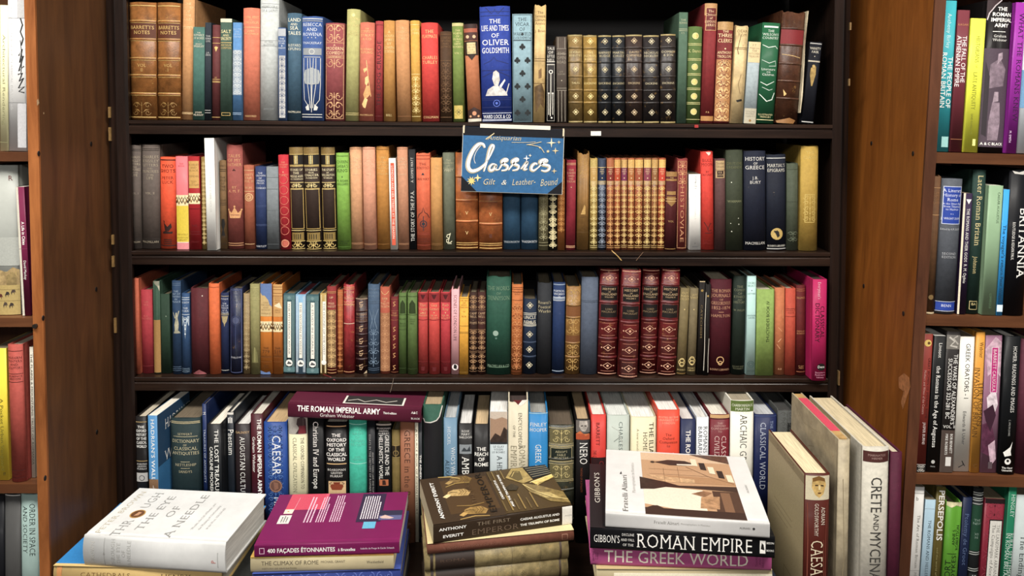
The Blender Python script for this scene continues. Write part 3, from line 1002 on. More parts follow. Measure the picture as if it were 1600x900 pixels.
  [('T', 'THE|VICAR|OF|WAKEFIELD', .965, 5, '#26343b', 'serif'), ('K', [(.815, 0)], 2, '#1d282d'), ('T', 'GOLDSMITH', .79, 4, '#26343b'), ('L', [.757], 1.2, '#26343b'), ('K', [(.70, 0), (.575, -.26), (.575, .26), (.455, 0), (.335, -.26), (.335, .26), (.215, 0), (.09, -.26), (.09, .26)], 4.2, '#101719'), ('T', 'BLACK', .035, 3.4, '#26343b'), ('F', .005, .995, -.47, .47, .8, '#4d666f')]),
 (833.3, 851, 7, 2.6, 'v', '#c9a869', 'tall stained yellow vellum book with dark worn foot, top shelf', [('T', 'The|Seventh|Century|Arabic|-|J. Roan', .94, 3.8, '#4f391b', 'serif'), ('L', [.54, .52, .33], .8, '#6a4c24'), ('P', [(-.45, .30), (.2, .33), (.44, .26), (.4, .12), (.1, .16), (-.3, .08)], '#5b4426', 'art'), ('P', [(-.1, .44), (.15, .46), (.18, .38), (-.08, .37)], '#7a5a30', 'art')], dict(rag=2.2)),
 (854, 867, 72, .3, 'f', '#2d2a2a', 'small charcoal book with white stalk drawing, lowest on top shelf', [('T', 'TALE|OF|LITTLE|NELL', .98, 4, '#d9d3c4', 'serifb'), ('L', [.79, .755], .8, '#d9d3c4'), ('S', [(0, .64), (0, .36), (-.05, .08)], 1, '#e6e0d0'), ('Q', [.66], 2.6, 1.2, '#e6e0d0'), ('S', [(-.24, .38), (-.24, .1)], .9, '#e6e0d0'), ('S', [(.24, .38), (.24, .1)], .9, '#e6e0d0'), ('O', [.38], 1.3, '#e6e0d0', -.24), ('O', [.38], 1.3, '#e6e0d0', .24), ('O', [.06], 1.4, '#e6e0d0', .1), ('F', .02, .75, -.45, .45, .5, '#a9a498')]),
 (869.8, 885.7, 58, -.5, 'f', '#4a4038', 'grey brown cloth book with ruled lines, between charcoal book and gilt leather set', [('L', [.86, .80, .40, .375], .6, '#a49a88'), ('T', 'THE|OPEN|ROAD', .82, 4.4, '#9a8f7c', 'serif'), ('T', 'E.V.|LUCAS', .60, 2.4, '#9a8f7c'), ('O', [.49], .8, '#c9bda5'), ('S', [(-.33, .01), (-.33, .37)], .6, '#a49a88'), ('S', [(.33, .01), (.33, .37)], .6, '#a49a88'), ('S', [(0, .01), (0, .37)], .6, '#a49a88'), ('S', [(-.33, .86), (-.33, .99)], .6, '#a49a88'), ('S', [(.33, .86), (.33, .99)], .6, '#a49a88')]),
 (888.5, 911, 54, -.6, 'l', '#7b6233', 'worn olive brown leather volume of a gilt set, chipped at foot', set_black('SEVERAL|BEAUTIES', 'TALES', '#d8c48a'), dict(rag=2, bands=(.848, .688, .523, .368, .228))),
 (912.5, 933.5, 55, -.6, 'l', '#92722d', 'golden leather volume of a gilt set, second in the set', set_black('THE|FLOWERS|ROOTS', 'DICKENS', '#f0d684'), dict(rag=1.5, bands=(.848, .688, .523, .368, .228))),
 (935, 956, 55, -.2, 'l', '#1d2024', 'black leather volume with gilt lozenges, first black one after the golden volume', set_black('BARNABY|RUDGE', 'DICKENS', '#c7b98f'), dict(rag=1, bands=(.848, .688, .523, .368, .228))),
 (957.2, 977, 55, -.2, 'l', '#1d2024', 'narrow black leather volume with gilt lozenges, second black one of the set', set_black('MARTIN|CHUZZ', 'DICKENS', '#c7b98f'), dict(rag=1, bands=(.848, .688, .523, .368, .228))),
 (978.2, 1004.5, 54, -.3, 'l', '#332520', 'brown black leather volume with gilt lozenges, widest of the set', set_black('DAVID|COPPERFIELD', 'DICKENS', '#c7ad84'), dict(rag=1.6, bands=(.848, .688, .523, .368, .228))),
 (1006, 1031, 55, -.4, 'l', '#241f1f', 'black leather volume with gilt lozenges, second from the end of the set', set_black('NICHOLAS|NICKLEBY', 'DICKENS', '#c9bc98'), dict(rag=1, bands=(.848, .688, .523, .368, .228))),
 (1032.5, 1056.5, 53, .3, 'l', '#27201e', 'dark leather volume with gilt lozenges, last of the set by green books', set_black('DOMBEY|& SON', 'DICKENS', '#c9bc98'), dict(rag=1, bands=(.848, .688, .523, .368, .228))),
 (1057.7, 1071.5, 20, 3.6, 'f', '#46604d', 'tall narrow grey green cloth book after the leather set, top shelf', [('Tg', 'THE|ROMANS', .94, 3, '#b3b58d'), ('Lg', [.85, .835], .7, '#b3b58d'), ('Tg', 'P.T.', .82, 2.4, '#b3b58d')]),
 (1072.5, 1094.5, 42.5, 3.8, 'c', '#4d632f', 'moss green book with five gilt roundels down its spine', [('Lg', [.825, .81, .67, .655, .515, .50, .365, .35, .215, .20], 1, '#c5c07a'), ('Og', [.905, .585, .43, .28, .12], 4, '#d8c76c'), ('Qg', [.905, .585, .43, .28, .12], 4.6, .8, '#efe09a'), ('Tg', 'K. Dayton', .765, 4.4, '#e4d98a', 'serif'), ('Lg', [.04], .8, '#c5c07a')]),
 (1095.2, 1115, 6, 7, 'c', '#7d2427', 'tall dark red book with worn tan head and framed red title, top shelf', [('R', .90, 1, '#b98a55'), ('R', .775, .965, '#6a1f20', -.4, .44), ('Fg', .775, .965, -.4, .44, .7, '#e0b070'), ('Tg', 'The|Chosen|of|EXPOUND|SERIES', .945, 3.6, '#f0cf9a', 'serif'), ('R', .02, .06, '#b07a3c'), ('T', 'P.B.', .10, 2.6, '#d9a769')], dict(rag=1.8)),
 (1115.3, 1140.5, 35, 7, 'c', '#6d2323', 'dark red and gold book titled THE THREE CLERKS with gilt leaf pattern', [('Rg', .92, 1, '#b58a4e'), ('Tg', '_THE|THREE|CLERKS', .915, 5.4, '#f4d9a0', 'serifb'), ('Og', [.735], 1.2, '#f4d9a0'), ('Tg', 'ANTHONY|TROLLOPE', .71, 4, '#f4d9a0', 'serifb'), ('Rg', .02, .63, '#b9814a', -.47, .47), ('Ag', .02, .63, '#f2cc86', 11, 1.2), ('A', .02, .63, '#6b2a1c', 16, .8)], dict(rag=2)),
 (1141, 1161.3, 40, 9.5, 'v', '#cdb27c', 'cracked cream vellum book with black blemish, leaning on top shelf', [('T', 'DEAR|TOM', .95, 4, '#6b522c'), ('L', [.77, .755], .8, '#7b5f33'), ('P', [(-.2, .235), (.25, .25), (.3, .23), (-.1, .215)], BK), ('S', [(-.1, .9), (-.3, .75), (-.2, .7)], .8, '#5b4322'), ('S', [(.1, .5), (-.1, .4), (.1, .3)], .7, '#7b5f33')], dict(rag=2.6)),
 (1161.7, 1180.8, 66, 8.5, 'f', '#9aa7ab', 'short pale grey blue book with cream title label and foot', [('R', .745, .995, '#d6c08e'), ('T', 'F.T.|Palgrave|THE|GOLDEN|TREASURY', .965, 2.9, '#4a3a20'), ('R', .0, .185, '#b3ab93'), ('T', 'COLLINS|POCKET|CLASSICS', .155, 2.4, '#4a4a44'), ('O', [.035], 2, '#8f6a30')], dict(rag=1)),
 (1181.3, 1209, 37, 11, 'j', '#1f5a3a', 'glossy green book in crinkled clear wrapper, leaning on top shelf', [('L', [.96], 2.6, '#dfe6df', .8), ('T', 'THE|WILSON\'S|COUNTRY', .93, 3.6, '#e8f0e4', 'serif'), ('T', 'Literature|_FOR|Children', .55, 3.4, '#e8f0e4', 'serif'), ('S', [(-.42, .78), (-.1, .755), (.3, .77), (.43, .745)], 1.4, '#cfdccf', 1), ('S', [(-.4, .63), (0, .60), (.35, .625), (.4, .575), (0, .57)], 1.3, '#bfd0c2', 1), ('S', [(-.4, .41), (-.05, .38), (.36, .42)], 1.4, '#cfdccf', 1), ('S', [(-.42, .29), (0, .22), (.3, .24), (.42, .31)], 1.6, '#d8e4d8', 1), ('S', [(-.3, .36), (.1, .33), (.3, .345)], 1, '#bfd0c2', 1), ('T', 'ILLUSTRATED|TREASURY', .095, 2.4, '#e3d79a'), ('Lg', [.035], 1, '#e3d79a')], dict(finish='j')),
 (1211, 1247, 18, 13.5, 'l', '#4b2a17', 'large worn dark brown leather folio with red label and loose vellum flap', [('R', .70, .835, '#7d1d22'), ('Lg', [.84, .695, .53, .375, .22], 1, '#b98a4a'), ('Pg', [(-.25, .30), (-.1, .26), (-.2, .24)], '#e0b868'), ('S', [(-.4, .61), (.05, .6), (.4, .585)], 1.2, '#c8a46a', 1), ('Pg', [(-.45, .02), (.1, .05), (.4, .03), (.3, .0), (-.4, .0)], '#9a6a34')], dict(rag=3, bands=(.84, .695, .53, .375, .22))),
 (1252, 1271, 66.5, 14, 'f', '#14161f', 'slim navy black book with gilt coat of arms, last on top shelf', [('L', [.975], 1.6, '#b5b5b0'), ('T', 'VANITY|FAIR', .93, 3.6, '#d9d3c0', 'serifb'), ('O', [.82], .7, CR), ('Lg', [.765, .755], .8, CR), ('Pg', [(-.2, .68), (.2, .70), (.24, .60), (.05, .46), (-.05, .46), (-.24, .60)], '#a88a4a', 'art'), ('Og', [.70], 2.4, '#c9a85c'), ('L', [.02], 1.6, '#b5b5b0')], dict(rag=.8)),
]

peach_t = [('Tg', 'THE|WORKS OF|MODERN|AUTHORS|^|_LIBRARY', .90, 3.2, '#e9c49a'), ('L', [.985, .06, .05], .7, '#a5744f')]
gold_dec = [('Rg', .93, 1, '#8a6f38'), ('Rg', .83, .925, '#1c1611'), ('Pg', [(-.12, .835), (-.12, .92), (-.06, .92), (-.06, .835)], '#d8b968'), ('Pg', [(-.02, .835), (-.02, .92), (.04, .92), (.04, .835)], '#efdc9c'), ('Pg', [(.08, .835), (.08, .92), (.14, .92), (.14, .835)], '#d8b968'), ('Lg', [.93, .825, .815], 1, '#d8b968')]


def gilt_black(lines):
    return gold_dec + [('Tg', lines, .79, 3.4, '#f3e3b4', 'serifb'), ('Rg', .605, .645, '#2a2014'), ('Ag', .605, .648, '#ecd48c', 5, 1.1), ('Fg', .20, .60, -.46, .46, 1.0, '#b9994f'), ('Lg', [.185, .655, .59], 1.1, '#d8c07a'), ('Rg', .085, .165, '#8d7334', -.42, .42), ('S', [(-.25, .1), (-.25, .15)], 1.3, '#1c1611'), ('S', [(-.1, .1), (-.1, .15)], 1.3, '#1c1611'), ('S', [(.05, .1), (.05, .15)], 1.3, '#1c1611'), ('S', [(.2, .1), (.2, .15)], 1.3, '#1c1611'), ('Ag', .01, .075, '#d8b968', 7, 1.1), ('Lg', [.08, .005], 1, '#d8b968')]


plait = lambda v: [('R', v, v + .115, '#e9d7a4'), ('S', [(-.48, v + .03), (-.25, v + .1), (0, v + .03), (.25, v + .1), (.48, v + .03)], 3, '#3a2a12'), ('S', [(-.48, v + .09), (-.25, v + .02), (0, v + .09), (.25, v + .02), (.48, v + .09)], 3, '#7d5a26'), ('S', [(-.48, v + .06), (-.25, v + .1), (0, v + .06), (.25, v + .1), (.48, v + .06)], 1, '#f4e6bc')]


def little_set(field, label, tool):
    return [('Rg', .90, .985, field), ('R', .755, .895, label), ('Tg', 'THE|MEN|OF', .885, 2.2, '#f2d9a0'), ('Og', [.785], .9, '#f2d9a0'), ('Lg', [.90, .75, .735, .72], .8, '#f0d28a'), ('Ag', .06, .70, tool, 9, 1.0), ('Lg', [.05, .03], .8, tool)]


ROW2 = [
 (202, 219, 227.5, -.5, 'c', '#5b5049', 'brown grey cloth book with gilt title, first of pair at second shelf end', [('Lg', [.96, .945, .095, .08], .8, '#2e2722'), ('Tg', 'CHARLES|KINGSLEY|LETTERS|_AND|MEMORIES|_OF HIS|LIFE', .895, 3.6, '#b8a98e', 'serif'), ('Tg', 'VOL. I', .545, 2.8, '#b8a98e'), ('Tg', 'MACMILLAN', .075, 2.6, '#b8a98e')], dict(rag=.6)),
 (220, 248, 227, -.5, 'c', '#5f544d', 'wide brown grey cloth book with gilt title, left of orange TWO SHOTS', [('L', [.96, .945, .095, .08], .8, '#2e2722'), ('Tg', 'CHARLES|KINGSLEY|LETTERS|_AND|MEMORIES|_OF HIS|LIFE', .895, 4.2, '#b8a98e', 'serif'), ('Tg', 'VOL. II', .545, 3.2, '#b8a98e'), ('Tg', 'MACMILLAN', .075, 3, '#b8a98e')], dict(rag=.6)),
 (249, 274.5, 246.5, -1.6, 'c', '#dd4a1e', 'vivid orange book titled TWO SHOTS with black griffin', [('L', [.97, .035], 1.6, '#2a100a'), ('T', 'TWO|SHOTS', .92, 5, '#38130a', 'serifb'), ('T', 'PETER|LUCK', .79, 4.4, '#38130a', 'serif'), ('P', [(-.28, .185), (-.1, .2), (.1, .185), (.3, .19), (.28, .165), (-.3, .165)], '#2a100a'), ('P', [(-.16, .2), (-.24, .29), (-.1, .26), (0, .24), (.2, .28), (.25, .235), (.08, .195)], '#2a100a'), ('P', [(-.2, .27), (-.28, .315), (-.18, .3)], '#2a100a'), ('L', [.10, .08, .06], 1.3, '#2a100a', .5)]),
 (276, 295, 245, -2.4, 'j', '#d4676c', 'pink and yellow jacketed book with plaited band, next to orange book', [('R', .08, .50, '#d9bd1e'), ('R', .0, .08, '#e0868a')] + plait(.47) + [('T', 'THE WORLD', .17, 2.8, '#8d7513'), ('T', 'ADVENTURE|LIBRARY', .135, 2.4, '#8d7513'), ('L', [.075], 1, '#f0e4c8'), ('T', 'THE|BOOK', .93, 2.4, '#b85258')]),
 (295.7, 313.5, 245, -2.6, 'j', '#9c1a20', 'crimson jacketed book with tan title box and plaited band', [('R', .66, .95, '#c99a4c', -.44, .44), ('T', 'SCARLET|AND|BLACK|-|STENDHAL', .92, 3, '#5a3a12'), ('T', 'TRANS.|BY S.|MONCRIEFF', .74, 2, '#5a3a12')] + plait(.49) + [('T', '945', .27, 4, '#6b1015'), ('T', 'EVERYMAN', .20, 2.6, '#6b1015'), ('L', [.44, .165], .7, '#6b1015'), ('T', 'LIBRARY', .09, 2.4, '#6b1015')]),
 (315.3, 323, 246, -1.6, 'c', '#8d7238', 'thin old gold patterned book wedged beside a white book', [('Ag', .05, .95, '#d9be78', 7, .8)]),
 (323.5, 338.5, 216.5, -4.4, 'p', '#e3e3dc', 'tall plain white book standing out on the second shelf', [('V', 'RATHER A DARK HOUSE', .70, 3.4, '#c3c2ba', 'thin', 0, 'd', .36)], dict(dy=-.012)),
 (340, 354, 251.5, -1.6, 'c', '#705433', 'small brown book with black standing figure on its spine', [('T', 'SHIRT', .95, 2.6, '#3f2d18'), ('L', [.90, .88, .52, .50, .13, .145], .9, '#3a2916'), ('T', 'THE|HOUSE|OF|THE|SOUL', .82, 3.2, '#2f2112', 'serif'), ('T', '-BLOOM', .56, 2.8, '#2f2112'), ('P', [(-.3, .15), (.3, .15), (.12, .22), (.3, .28), (.2, .34), (-.2, .34), (-.3, .28), (-.08, .22)], '#120d08'), ('T', 'METHUEN', .065, 2.4, '#2f2112')]),
 (355, 380, 225.5, -3.2, 'c', '#8a443c', 'rosy brown cloth book with large gilt crown', [('Tg', 'TALES|OF MY|FATHER', .90, 4.6, '#dca36c', 'serif'), ('Pg', [(0, .765), (-.12, .745), (.12, .745)], '#4c201c'), ('Tg', 'BY|A. M. F.', .60, 4, '#dca36c', 'serif'), ('Pg', [(-.32, .295), (.32, .295), (.42, .375), (.2, .345), (0, .40), (-.2, .345), (-.42, .375)], '#d99d62'), ('Og', [.405], 1.6, '#d99d62'), ('Og', [.375], 1.4, '#d99d62', -.4), ('Og', [.375], 1.4, '#d99d62', .4), ('L', [.325], 1, '#8a443c', .55), ('Lg', [.055, .035], .8, '#dca36c')], dict(rag=1.6)),
 (381.7, 397.5, 259, -1.8, 'c', '#9a5238', 'small russet cloth book with round gilt crest below title', [('Tg', 'VANITY|FAIR|VOL. II|-|W.M.', .90, 3.4, '#e3b67e', 'serif'), ('Lg', [.94, .69, .06], .8, '#e3b67e'), ('Og', [.62], 5.6, '#b8794e'), ('Qg', [.62], 6, 1.1, '#e3b67e'), ('Qg', [.62], 3, .9, '#e3b67e')]),
 (399, 416.5, 261, -1.4, 'c', '#26355d', 'small navy blue cloth book on second shelf beside a grey book', [('T', 'THE|CROWN|OF|GREEN|PIECES|-|CONRAD', .93, 2.6, '#d9dbe0', 'serif'), ('L', [.53, .515, .30, .285], .6, '#42527c'), ('T', 'BARTLEY', .045, 2.6, '#d9dbe0')]),
 (417.3, 436, 261, -2.4, 'f', '#70777a', 'plain slate grey cloth book on second shelf', [('L', [.87, .73, .47, .30, .28, .06], .6, '#5a6063')]),
 (437.7, 453.5, 243, -6.4, 'c', '#b01f2b', 'scarlet book with a chain of gilt rings down its spine', [('Tg', 'THE|THOUSAND|PAGES', .93, 2.4, '#e9a07a'), ('O', [.82], .8, '#f0c090'), ('Tg', 'BROWNING', .80, 2.2, '#e9a07a'), ('Qg', [.74, .63, .52, .41, .30, .20], 6.4, .8, '#d8775c'), ('Lg', [.70], .0, G), ('Og', [.065], 5.6, '#c5604a'), ('Qg', [.065], 5.8, .9, '#e9a07a')]),
 (454.3, 476.5, 231, -7.4, 'c', '#33251e', 'black and gold ornamented volume, first of three alike', gilt_black('STORIES OF|THE|MIDDLE AGES|_E.M. THOMPSON')),
 (478, 502, 231, -5.4, 'c', '#33251e', 'black and gold ornamented volume, middle of three alike', gilt_black('STORIES|_FROM|CHAUCER|_McSPADDEN')),
 (503.3, 525.8, 231, -3.8, 'c', '#33251e', 'black and gold ornamented volume, next to lime green book', gilt_black('THE STORY|_OF|WELLINGTON|_WHEELER')),
 (527, 546.5, 240, -2.8, 'c', '#74a13a', 'lime green cloth book with black title, second shelf', [('T', 'QUEEN|SHEBA\'S|RING', .925, 4.6, '#22340f', 'serif'), ('O', [.755], .9, '#22340f'), ('T', 'H. RIDER|HAGGARD', .725, 3.4, '#22340f'), ('L', [.97, .03], .8, '#4d7422'), ('T', 'T. NELSON|& SONS', .095, 2.4, '#22340f')]),
 (548, 567.5, 231, -3, 'c', '#c79166', 'peach cloth book, first of two beside the lime green book', peach_t),
 (568.2, 587.7, 231, -2.6, 'c', '#c98a6c', 'pinkish peach cloth book, left of the ochre book', peach_t),
 (589, 609, 229.5, -2.2, 'c', '#b0762a', 'ochre brown cloth book between peach books, second shelf', [('Tg', 'TYPES|_OF|SCENERY|AND THEIR|INFLUENCE|ON|LITERATURE', .90, 3, '#e3ba6c'), ('L', [.97, .05], .8, '#8a5a1c')], dict(rag=.6)),
 (610.3, 621, 248, -3.4, 'p', '#e2ded2', 'thin white paperback with red panel and running title', [('R', .05, .95, '#d3502f', -.26, .28), ('V', 'LONDON AND HER STREETS AT THE SEASON', .92, 3, '#f4e6d6', 'sans', 0, 'd', .80)]),
 (622.5, 639, 231, -2.8, 'c', '#b57d5c', 'brownish peach cloth book, left of thin black book', peach_t),
 (640.3, 650.5, 234, -2, 'f', '#1c1d20', 'thin black book with white title running upward', [('V', 'THE STORY OF THE P.P.A. ', .08, 5.4, '#d7d4ca', 'serif', 0, 'u', .52), ('V', 'A. GOMES WATT', .67, 3.6, '#d7d4ca', 'serif', 0, 'u', .25)]),
 (651.3, 672.7, 240, -1.6, 'c', '#cc5c38', 'coral red book with black gothic arch ornament', [('L', [.975, .94, .05, .16, .175], .9, '#8f3620'), ('T', 'THE|BLINDFOLD', .90, 4, '#5b2418'), ('P', [(-.12, .775), (.12, .775), (0, .80)], '#25303a'), ('T', 'IAN HAY', .745, 3.6, '#5b2418'), ('S', [(-.42, .33), (-.3, .37), (-.1, .39), (0, .44), (.1, .39), (.3, .37), (.42, .33)], 1.1, '#43201c'), ('Q', [.27], 5, 1.3, '#2a2a33'), ('O', [.27], 2.6, '#2a2a33'), ('S', [(0, .35), (0, .20)], 1.1, '#2a2a33'), ('T', 'HODDER &|STOUGHTON', .12, 2.6, '#5b2418')], dict(rag=.8)),
 (673.3, 691, 247.5, -.8, 'c', '#b88445', 'plain sandy tan cloth book, right of the coral red book', [('L', [.07, .055], .7, '#8a5e2c'), ('Tg', 'THE|SEA', .92, 2.6, '#d9ac6c')]),
 (692.3, 711, 239.5, -1, 'c', '#676b57', 'grey green cloth book with pale monogram at its foot', [('T', 'THE|COUNTRY|OF|POINTED|FIRS', .93, 2.8, '#b9b48f'), ('T', 'JEWETT', .83, 2.6, '#d9d4b0'), ('S', [(.1, .16), (-.15, .15), (-.2, .13), (.02, .115), (-.2, .10), (-.2, .075), (.1, .07), (.25, .085)], 1.3, '#d9d4b0'), ('S', [(.12, .17), (0, .11), (-.1, .06), (.22, .06)], 1.1, '#d9d4b0')]),
 (712.3, 747.3, 238.5, -1, 'l', '#a8591f', 'wide tan calf book with gilt bands, partly behind the sign', [('Lg', [.76, .745, .515, .50, .30, .285, .07, .05], .9, '#e9bb66'), ('Tg', 'V', .395, 5, '#f1d089', 'serif'), ('Tg', 'V', .19, 5, '#f1d089', 'serif'), ('Lg', [.02], 1.2, '#e9bb66')], dict(bands=(.75, .505, .29), rag=.8)),
 (748.3, 785, 243, -.3, 'l', '#ad5c24', 'wide tan calf book with gilt bands below the blue sign', [('Lg', [.76, .745, .515, .50, .285, .27, .07, .05], .9, '#e9bb66'), ('Tg', 'V', .395, 5, '#f1d089', 'serif'), ('Tg', 'V', .17, 5, '#f1d089', 'serif'), ('Rg', .13, .17, '#5a2a10', -.06, .06), ('Lg', [.02], 1.2, '#e9bb66')], dict(bands=(.75, .505, .275), rag=.8)),
 (786, 813, 243, 0, 'c', '#2f5471', 'blue cloth book below the sign, left one of a pair', [('T', 'WADSWORTH', .09, 3, '#b9c3c9')]),
 (814.3, 840.7, 243, 0, 'c', '#2f5472', 'blue cloth book below the sign, right one of a pair', [('T', 'WADSWORTH', .095, 3.6, '#d3d9dc')]),
 (842, 856.5, 243, 0, 'c', '#77704f', 'grey olive patterned book below the sign', [('A', .1, .9, '#9d966f', 12, .8), ('L', [.08, .05], .7, '#9d966f')]),
 (857.3, 870.5, 243, 0, 'c', '#1f1c17', 'black book with cream geometric pattern below the sign', [('A', .02, .98, '#cdbf8e', 10, 1.6), ('D', [.15, .3, .45, .6], 9, '#cdbf8e')]),
 (871.3, 882.7, 250, 0, 'c', '#94561f', 'narrow orange brown patterned book by the sign edge', [('Ag', .2, .95, '#c98a3c', 8, .8)]),
 (884.3, 899, 251, 1.4, 'c', '#8e2433', 'crimson cloth book right of the sign', [('Lg', [.965, .95, .045, .03], .9, '#e3ab7c'), ('Tg', 'THE|BONDMAN|AND|HIS|FORTUNE', .90, 3, '#e9b98a'), ('Og', [.70], .9, '#e9b98a')]),
 (901.3, 919.7, 237, 1.6, 'v', '#8a6228', 'worn golden brown book with ragged head, right of the sign', [('Tg', 'THE|STORY|OF|^ZO|_AND', .93, 4.4, '#c79c50', 'serif'), ('Pg', [(-.2, .36), (.1, .46), (.2, .44), (.2, .36)], '#c79c50'), ('S', [(-.25, .33), (.3, .34)], .8, '#5e411a'), ('L', [.18], .8, '#5e411a')], dict(rag=3.5)),
 (922, 933.5, 248, .4, 'l', '#a5873e', 'narrow pale gold tooled volume, first of the matching small set', little_set('#c6ab5c', '#b9924a', '#e6d083'), dict(rag=.5)),
 (934.2, 947, 248, .4, 'l', '#2b3448', 'narrow navy tooled volume in the matching small set', little_set('#3a455a', '#1e2b47', '#8d97a6'), dict(rag=.5)),
 (948, 959, 248, .4, 'l', '#8e4a2a', 'narrow rust red tooled volume right of the navy one', little_set('#b56a40', '#7f2a24', '#dba05c')),
 (959.8, 969.4, 248, .5, 'l', '#964a26', 'narrow tan gilt volume, red labelled, second after the navy one', little_set('#d9a655', '#b0421f', '#e5b566')),
 (970.1, 979.9, 248, .6, 'l', '#8c5030', 'narrow tan gilt volume with purple label', little_set('#d0a45c', '#7a2f50', '#e0bb70')),
 (980.6, 990.9, 248, .8, 'l', '#9a5228', 'narrow tan gilt volume with brown label, right of the purple labelled one', little_set('#dcae5c', '#a8622c', '#e8bd6c')),
 (991.6, 1004, 248, 1.2, 'l', '#924c28', 'widest narrow gilt volume with reddish label in the small set', little_set('#dfb45e', '#9c4a2c', '#e6bb68')),
 (1005, 1016.4, 248, 1.6, 'l', '#8f5a32', 'narrow gilt volume with mauve label, third from end of small set', little_set('#dcb766', '#85394a', '#e7c878')),
 (1017.1, 1026.6, 248, 2, 'l', '#84502c', 'narrow dull gilt volume, second from end of small set', little_set('#c79c54', '#8d5c32', '#d4aa62')),
 (1027.3, 1038, 248, 2.8, 'l', '#a04a22', 'narrow gilt volume with bright red label, last of small set', little_set('#e8b85c', '#c23a22', '#f0c66c')),
 (1038.8, 1056.3, 268, .6, 'c', '#4b181b', 'short dark maroon book with gilt shield', [('Rg', .93, .99, '#a5793f'), ('Rg', .875, .90, '#a5793f'), ('Tg', 'THE', .92, 2, G), ('Rg', .70, .745, '#a97f43', -.4, .4), ('Pg', [(-.4, .68), (.4, .68), (.36, .60), (0, .555), (-.36, .60)], '#9a7038'), ('Lg', [.62, .65], .8, '#e2be79'), ('Tg', 'VOL', .38, 3, '#c99d5c'), ('Lg', [.02], .8, GD)], dict(rag=1.2)),
 (1057, 1073, 248, 2, 'c', '#7d2f2b', 'red brown book with gilt vertical ornament lettering', [('Fg', .02, .97, -.44, .44, .8, '#cf9463'), ('Ag', .70, .96, '#dca36c', 12, .8), ('Vg', 'HISTOVIAE', .70, 5.4, '#cf8f62', 'serif', 0, 'd', .62)], dict(rag=1)),
 (1077, 1095, 273, -.6, 'p', '#eceae4', 'short white paperback with small black title near head', [('V', 'Orwell\'s', .97, 4, '#2a2a2a', 'serif', .1, 'd', .17), ('V', 'MARGINALIA', .72, 2.6, '#d5d3cc', 'thin', .05, 'd', .35), ('T', 'a', .10, 2.4, '#333'), ('L', [.04], .8, '#555', .5)]),
 (1097, 1116.5, 237, -1.8, 'c', '#c53122', 'bright red cloth book with black branch device near foot', [('T', 'BULL|MOON', .92, 4.4, '#7a170e'), ('T', 'BY|E.B.FORBES', .80, 3, '#7a170e'), ('P', [(-.12, .99), (.3, .99), (.25, .965), (.1, .955)], '#e8d8c8'), ('S', [(-.3, .28), (-.1, .24), (.05, .19), (.3, .2)], 1.2, '#4a0d08'), ('S', [(-.05, .2), (.2, .27), (.3, .26)], 1.1, '#4a0d08'), ('S', [(-.25, .17), (.35, .17)], 1.1, '#4a0d08'), ('T', 'EDUARD|ARNOLD', .10, 2.6, '#7a170e')], dict(rag=1)),
 (1118, 1134.5, 249, -.6, 'c', '#523534', 'plum brown book with cream gothic title label', [('R', .79, .98, '#b89b6c', -.42, .42), ('T', 'Some|Short|Stories', .965, 3.6, '#35211f'), ('R', .80, .87, '#3a2420', -.3, .3), ('T', 'E.B.|LUCAS', .86, 2.6, '#d6bb88')]),
 (1135, 1162, 235.5, -1.2, 'c', '#343a2a', 'dark olive cloth book with white specks, left of navy history', [('Tg', 'DEUTSCHE|LEGENDE', .88, 4, '#6f7149'), ('T', 'WARMAN', .50, 3.2, '#8d8f68'), ('O', [.68], .9, '#c9ccb8', -.2), ('O', [.32], .7, '#c9ccb8', .2), ('O', [.27], .7, '#c9ccb8', -.25), ('O', [.26], .9, '#c9ccb8', .23), ('O', [.19], .9, '#c9ccb8', -.2)]),
 (1164, 1198, 237, -.6, 'c', '#161b2b', 'broad navy cloth book titled HISTORY OF GREECE', [('T', 'HISTORY|_OF|GREECE', .94, 5.6, '#d8d6cf', 'serifb'), ('T', 'J.B.|BURY', .745, 4.6, '#d8d6cf', 'serif'), ('T', 'MACMILLAN', .085, 4, '#d8d6cf', 'serif')]),
 (1199, 1229.5, 242, -.6, 'c', '#161b29', 'navy cloth book with round gilt medallion near foot', [('L', [.96], 1.2, '#c9c9c4'), ('T', 'MARTIAL\'S|EPIGRAMS', .90, 5, '#dddacd', 'serif'), ('Og', [.17], 9.4, '#c9ab5c'), ('P', [(-.12, .19), (0, .21), (.1, .19), (.14, .15), (.02, .13), (-.05, .165)], '#22201e'), ('O', [.195], 1.6, '#22201e', -.1), ('T', 'BOHN\'S LIBRARIES', .055, 3, '#dddacd'), ('L', [.015], 1.2, '#c9c9c4')], dict(rag=.8)),
 (1230.3, 1248, 256, 0, 'c', '#474f3f', 'grey green cloth book between navy book and mustard book', [('L', [.93, .56], .6, '#394031'), ('A', .10, .22, '#5c6550', 9, .8)], dict(rag=.6)),
 (1251, 1278.5, 228.5, 2, 'c', '#b08f36', 'mustard yellow cloth book with blind stamped figure, last on second shelf', [('T', 'THE|OASIS', .95, 5, '#d6bb62', 'serif'), ('F', .27, .54, -.28, .28, .9, '#d0b35a'), ('A', .28, .53, '#d0b35a', 9, .7)], dict(rag=1)),
]

stripe = lambda c: [('S', [(u, .02), (u, .98)], .6, c) for u in (-.42, -.34, -.26, .26, .34, .42)]


def striped(line, title, top):
    return stripe(line) + [('R', .20, .90, '#ece8da', -.14, .16), ('V', title, .88, 2.6, '#5a5a55', 'sans', 0, 'd', .64)] + ([('R', .92, .98, top), ('D', [.95], 5, line), ('R', .02, .085, top), ('D', [.055], 5, line)] if top else []) + [('O', [.135], 5.4, '#eeece4'), ('P', [(-.2, .12), (.2, .12), (.2, .135), (0, .15), (-.05, .16), (-.12, .14)], '#4a4a4a')]


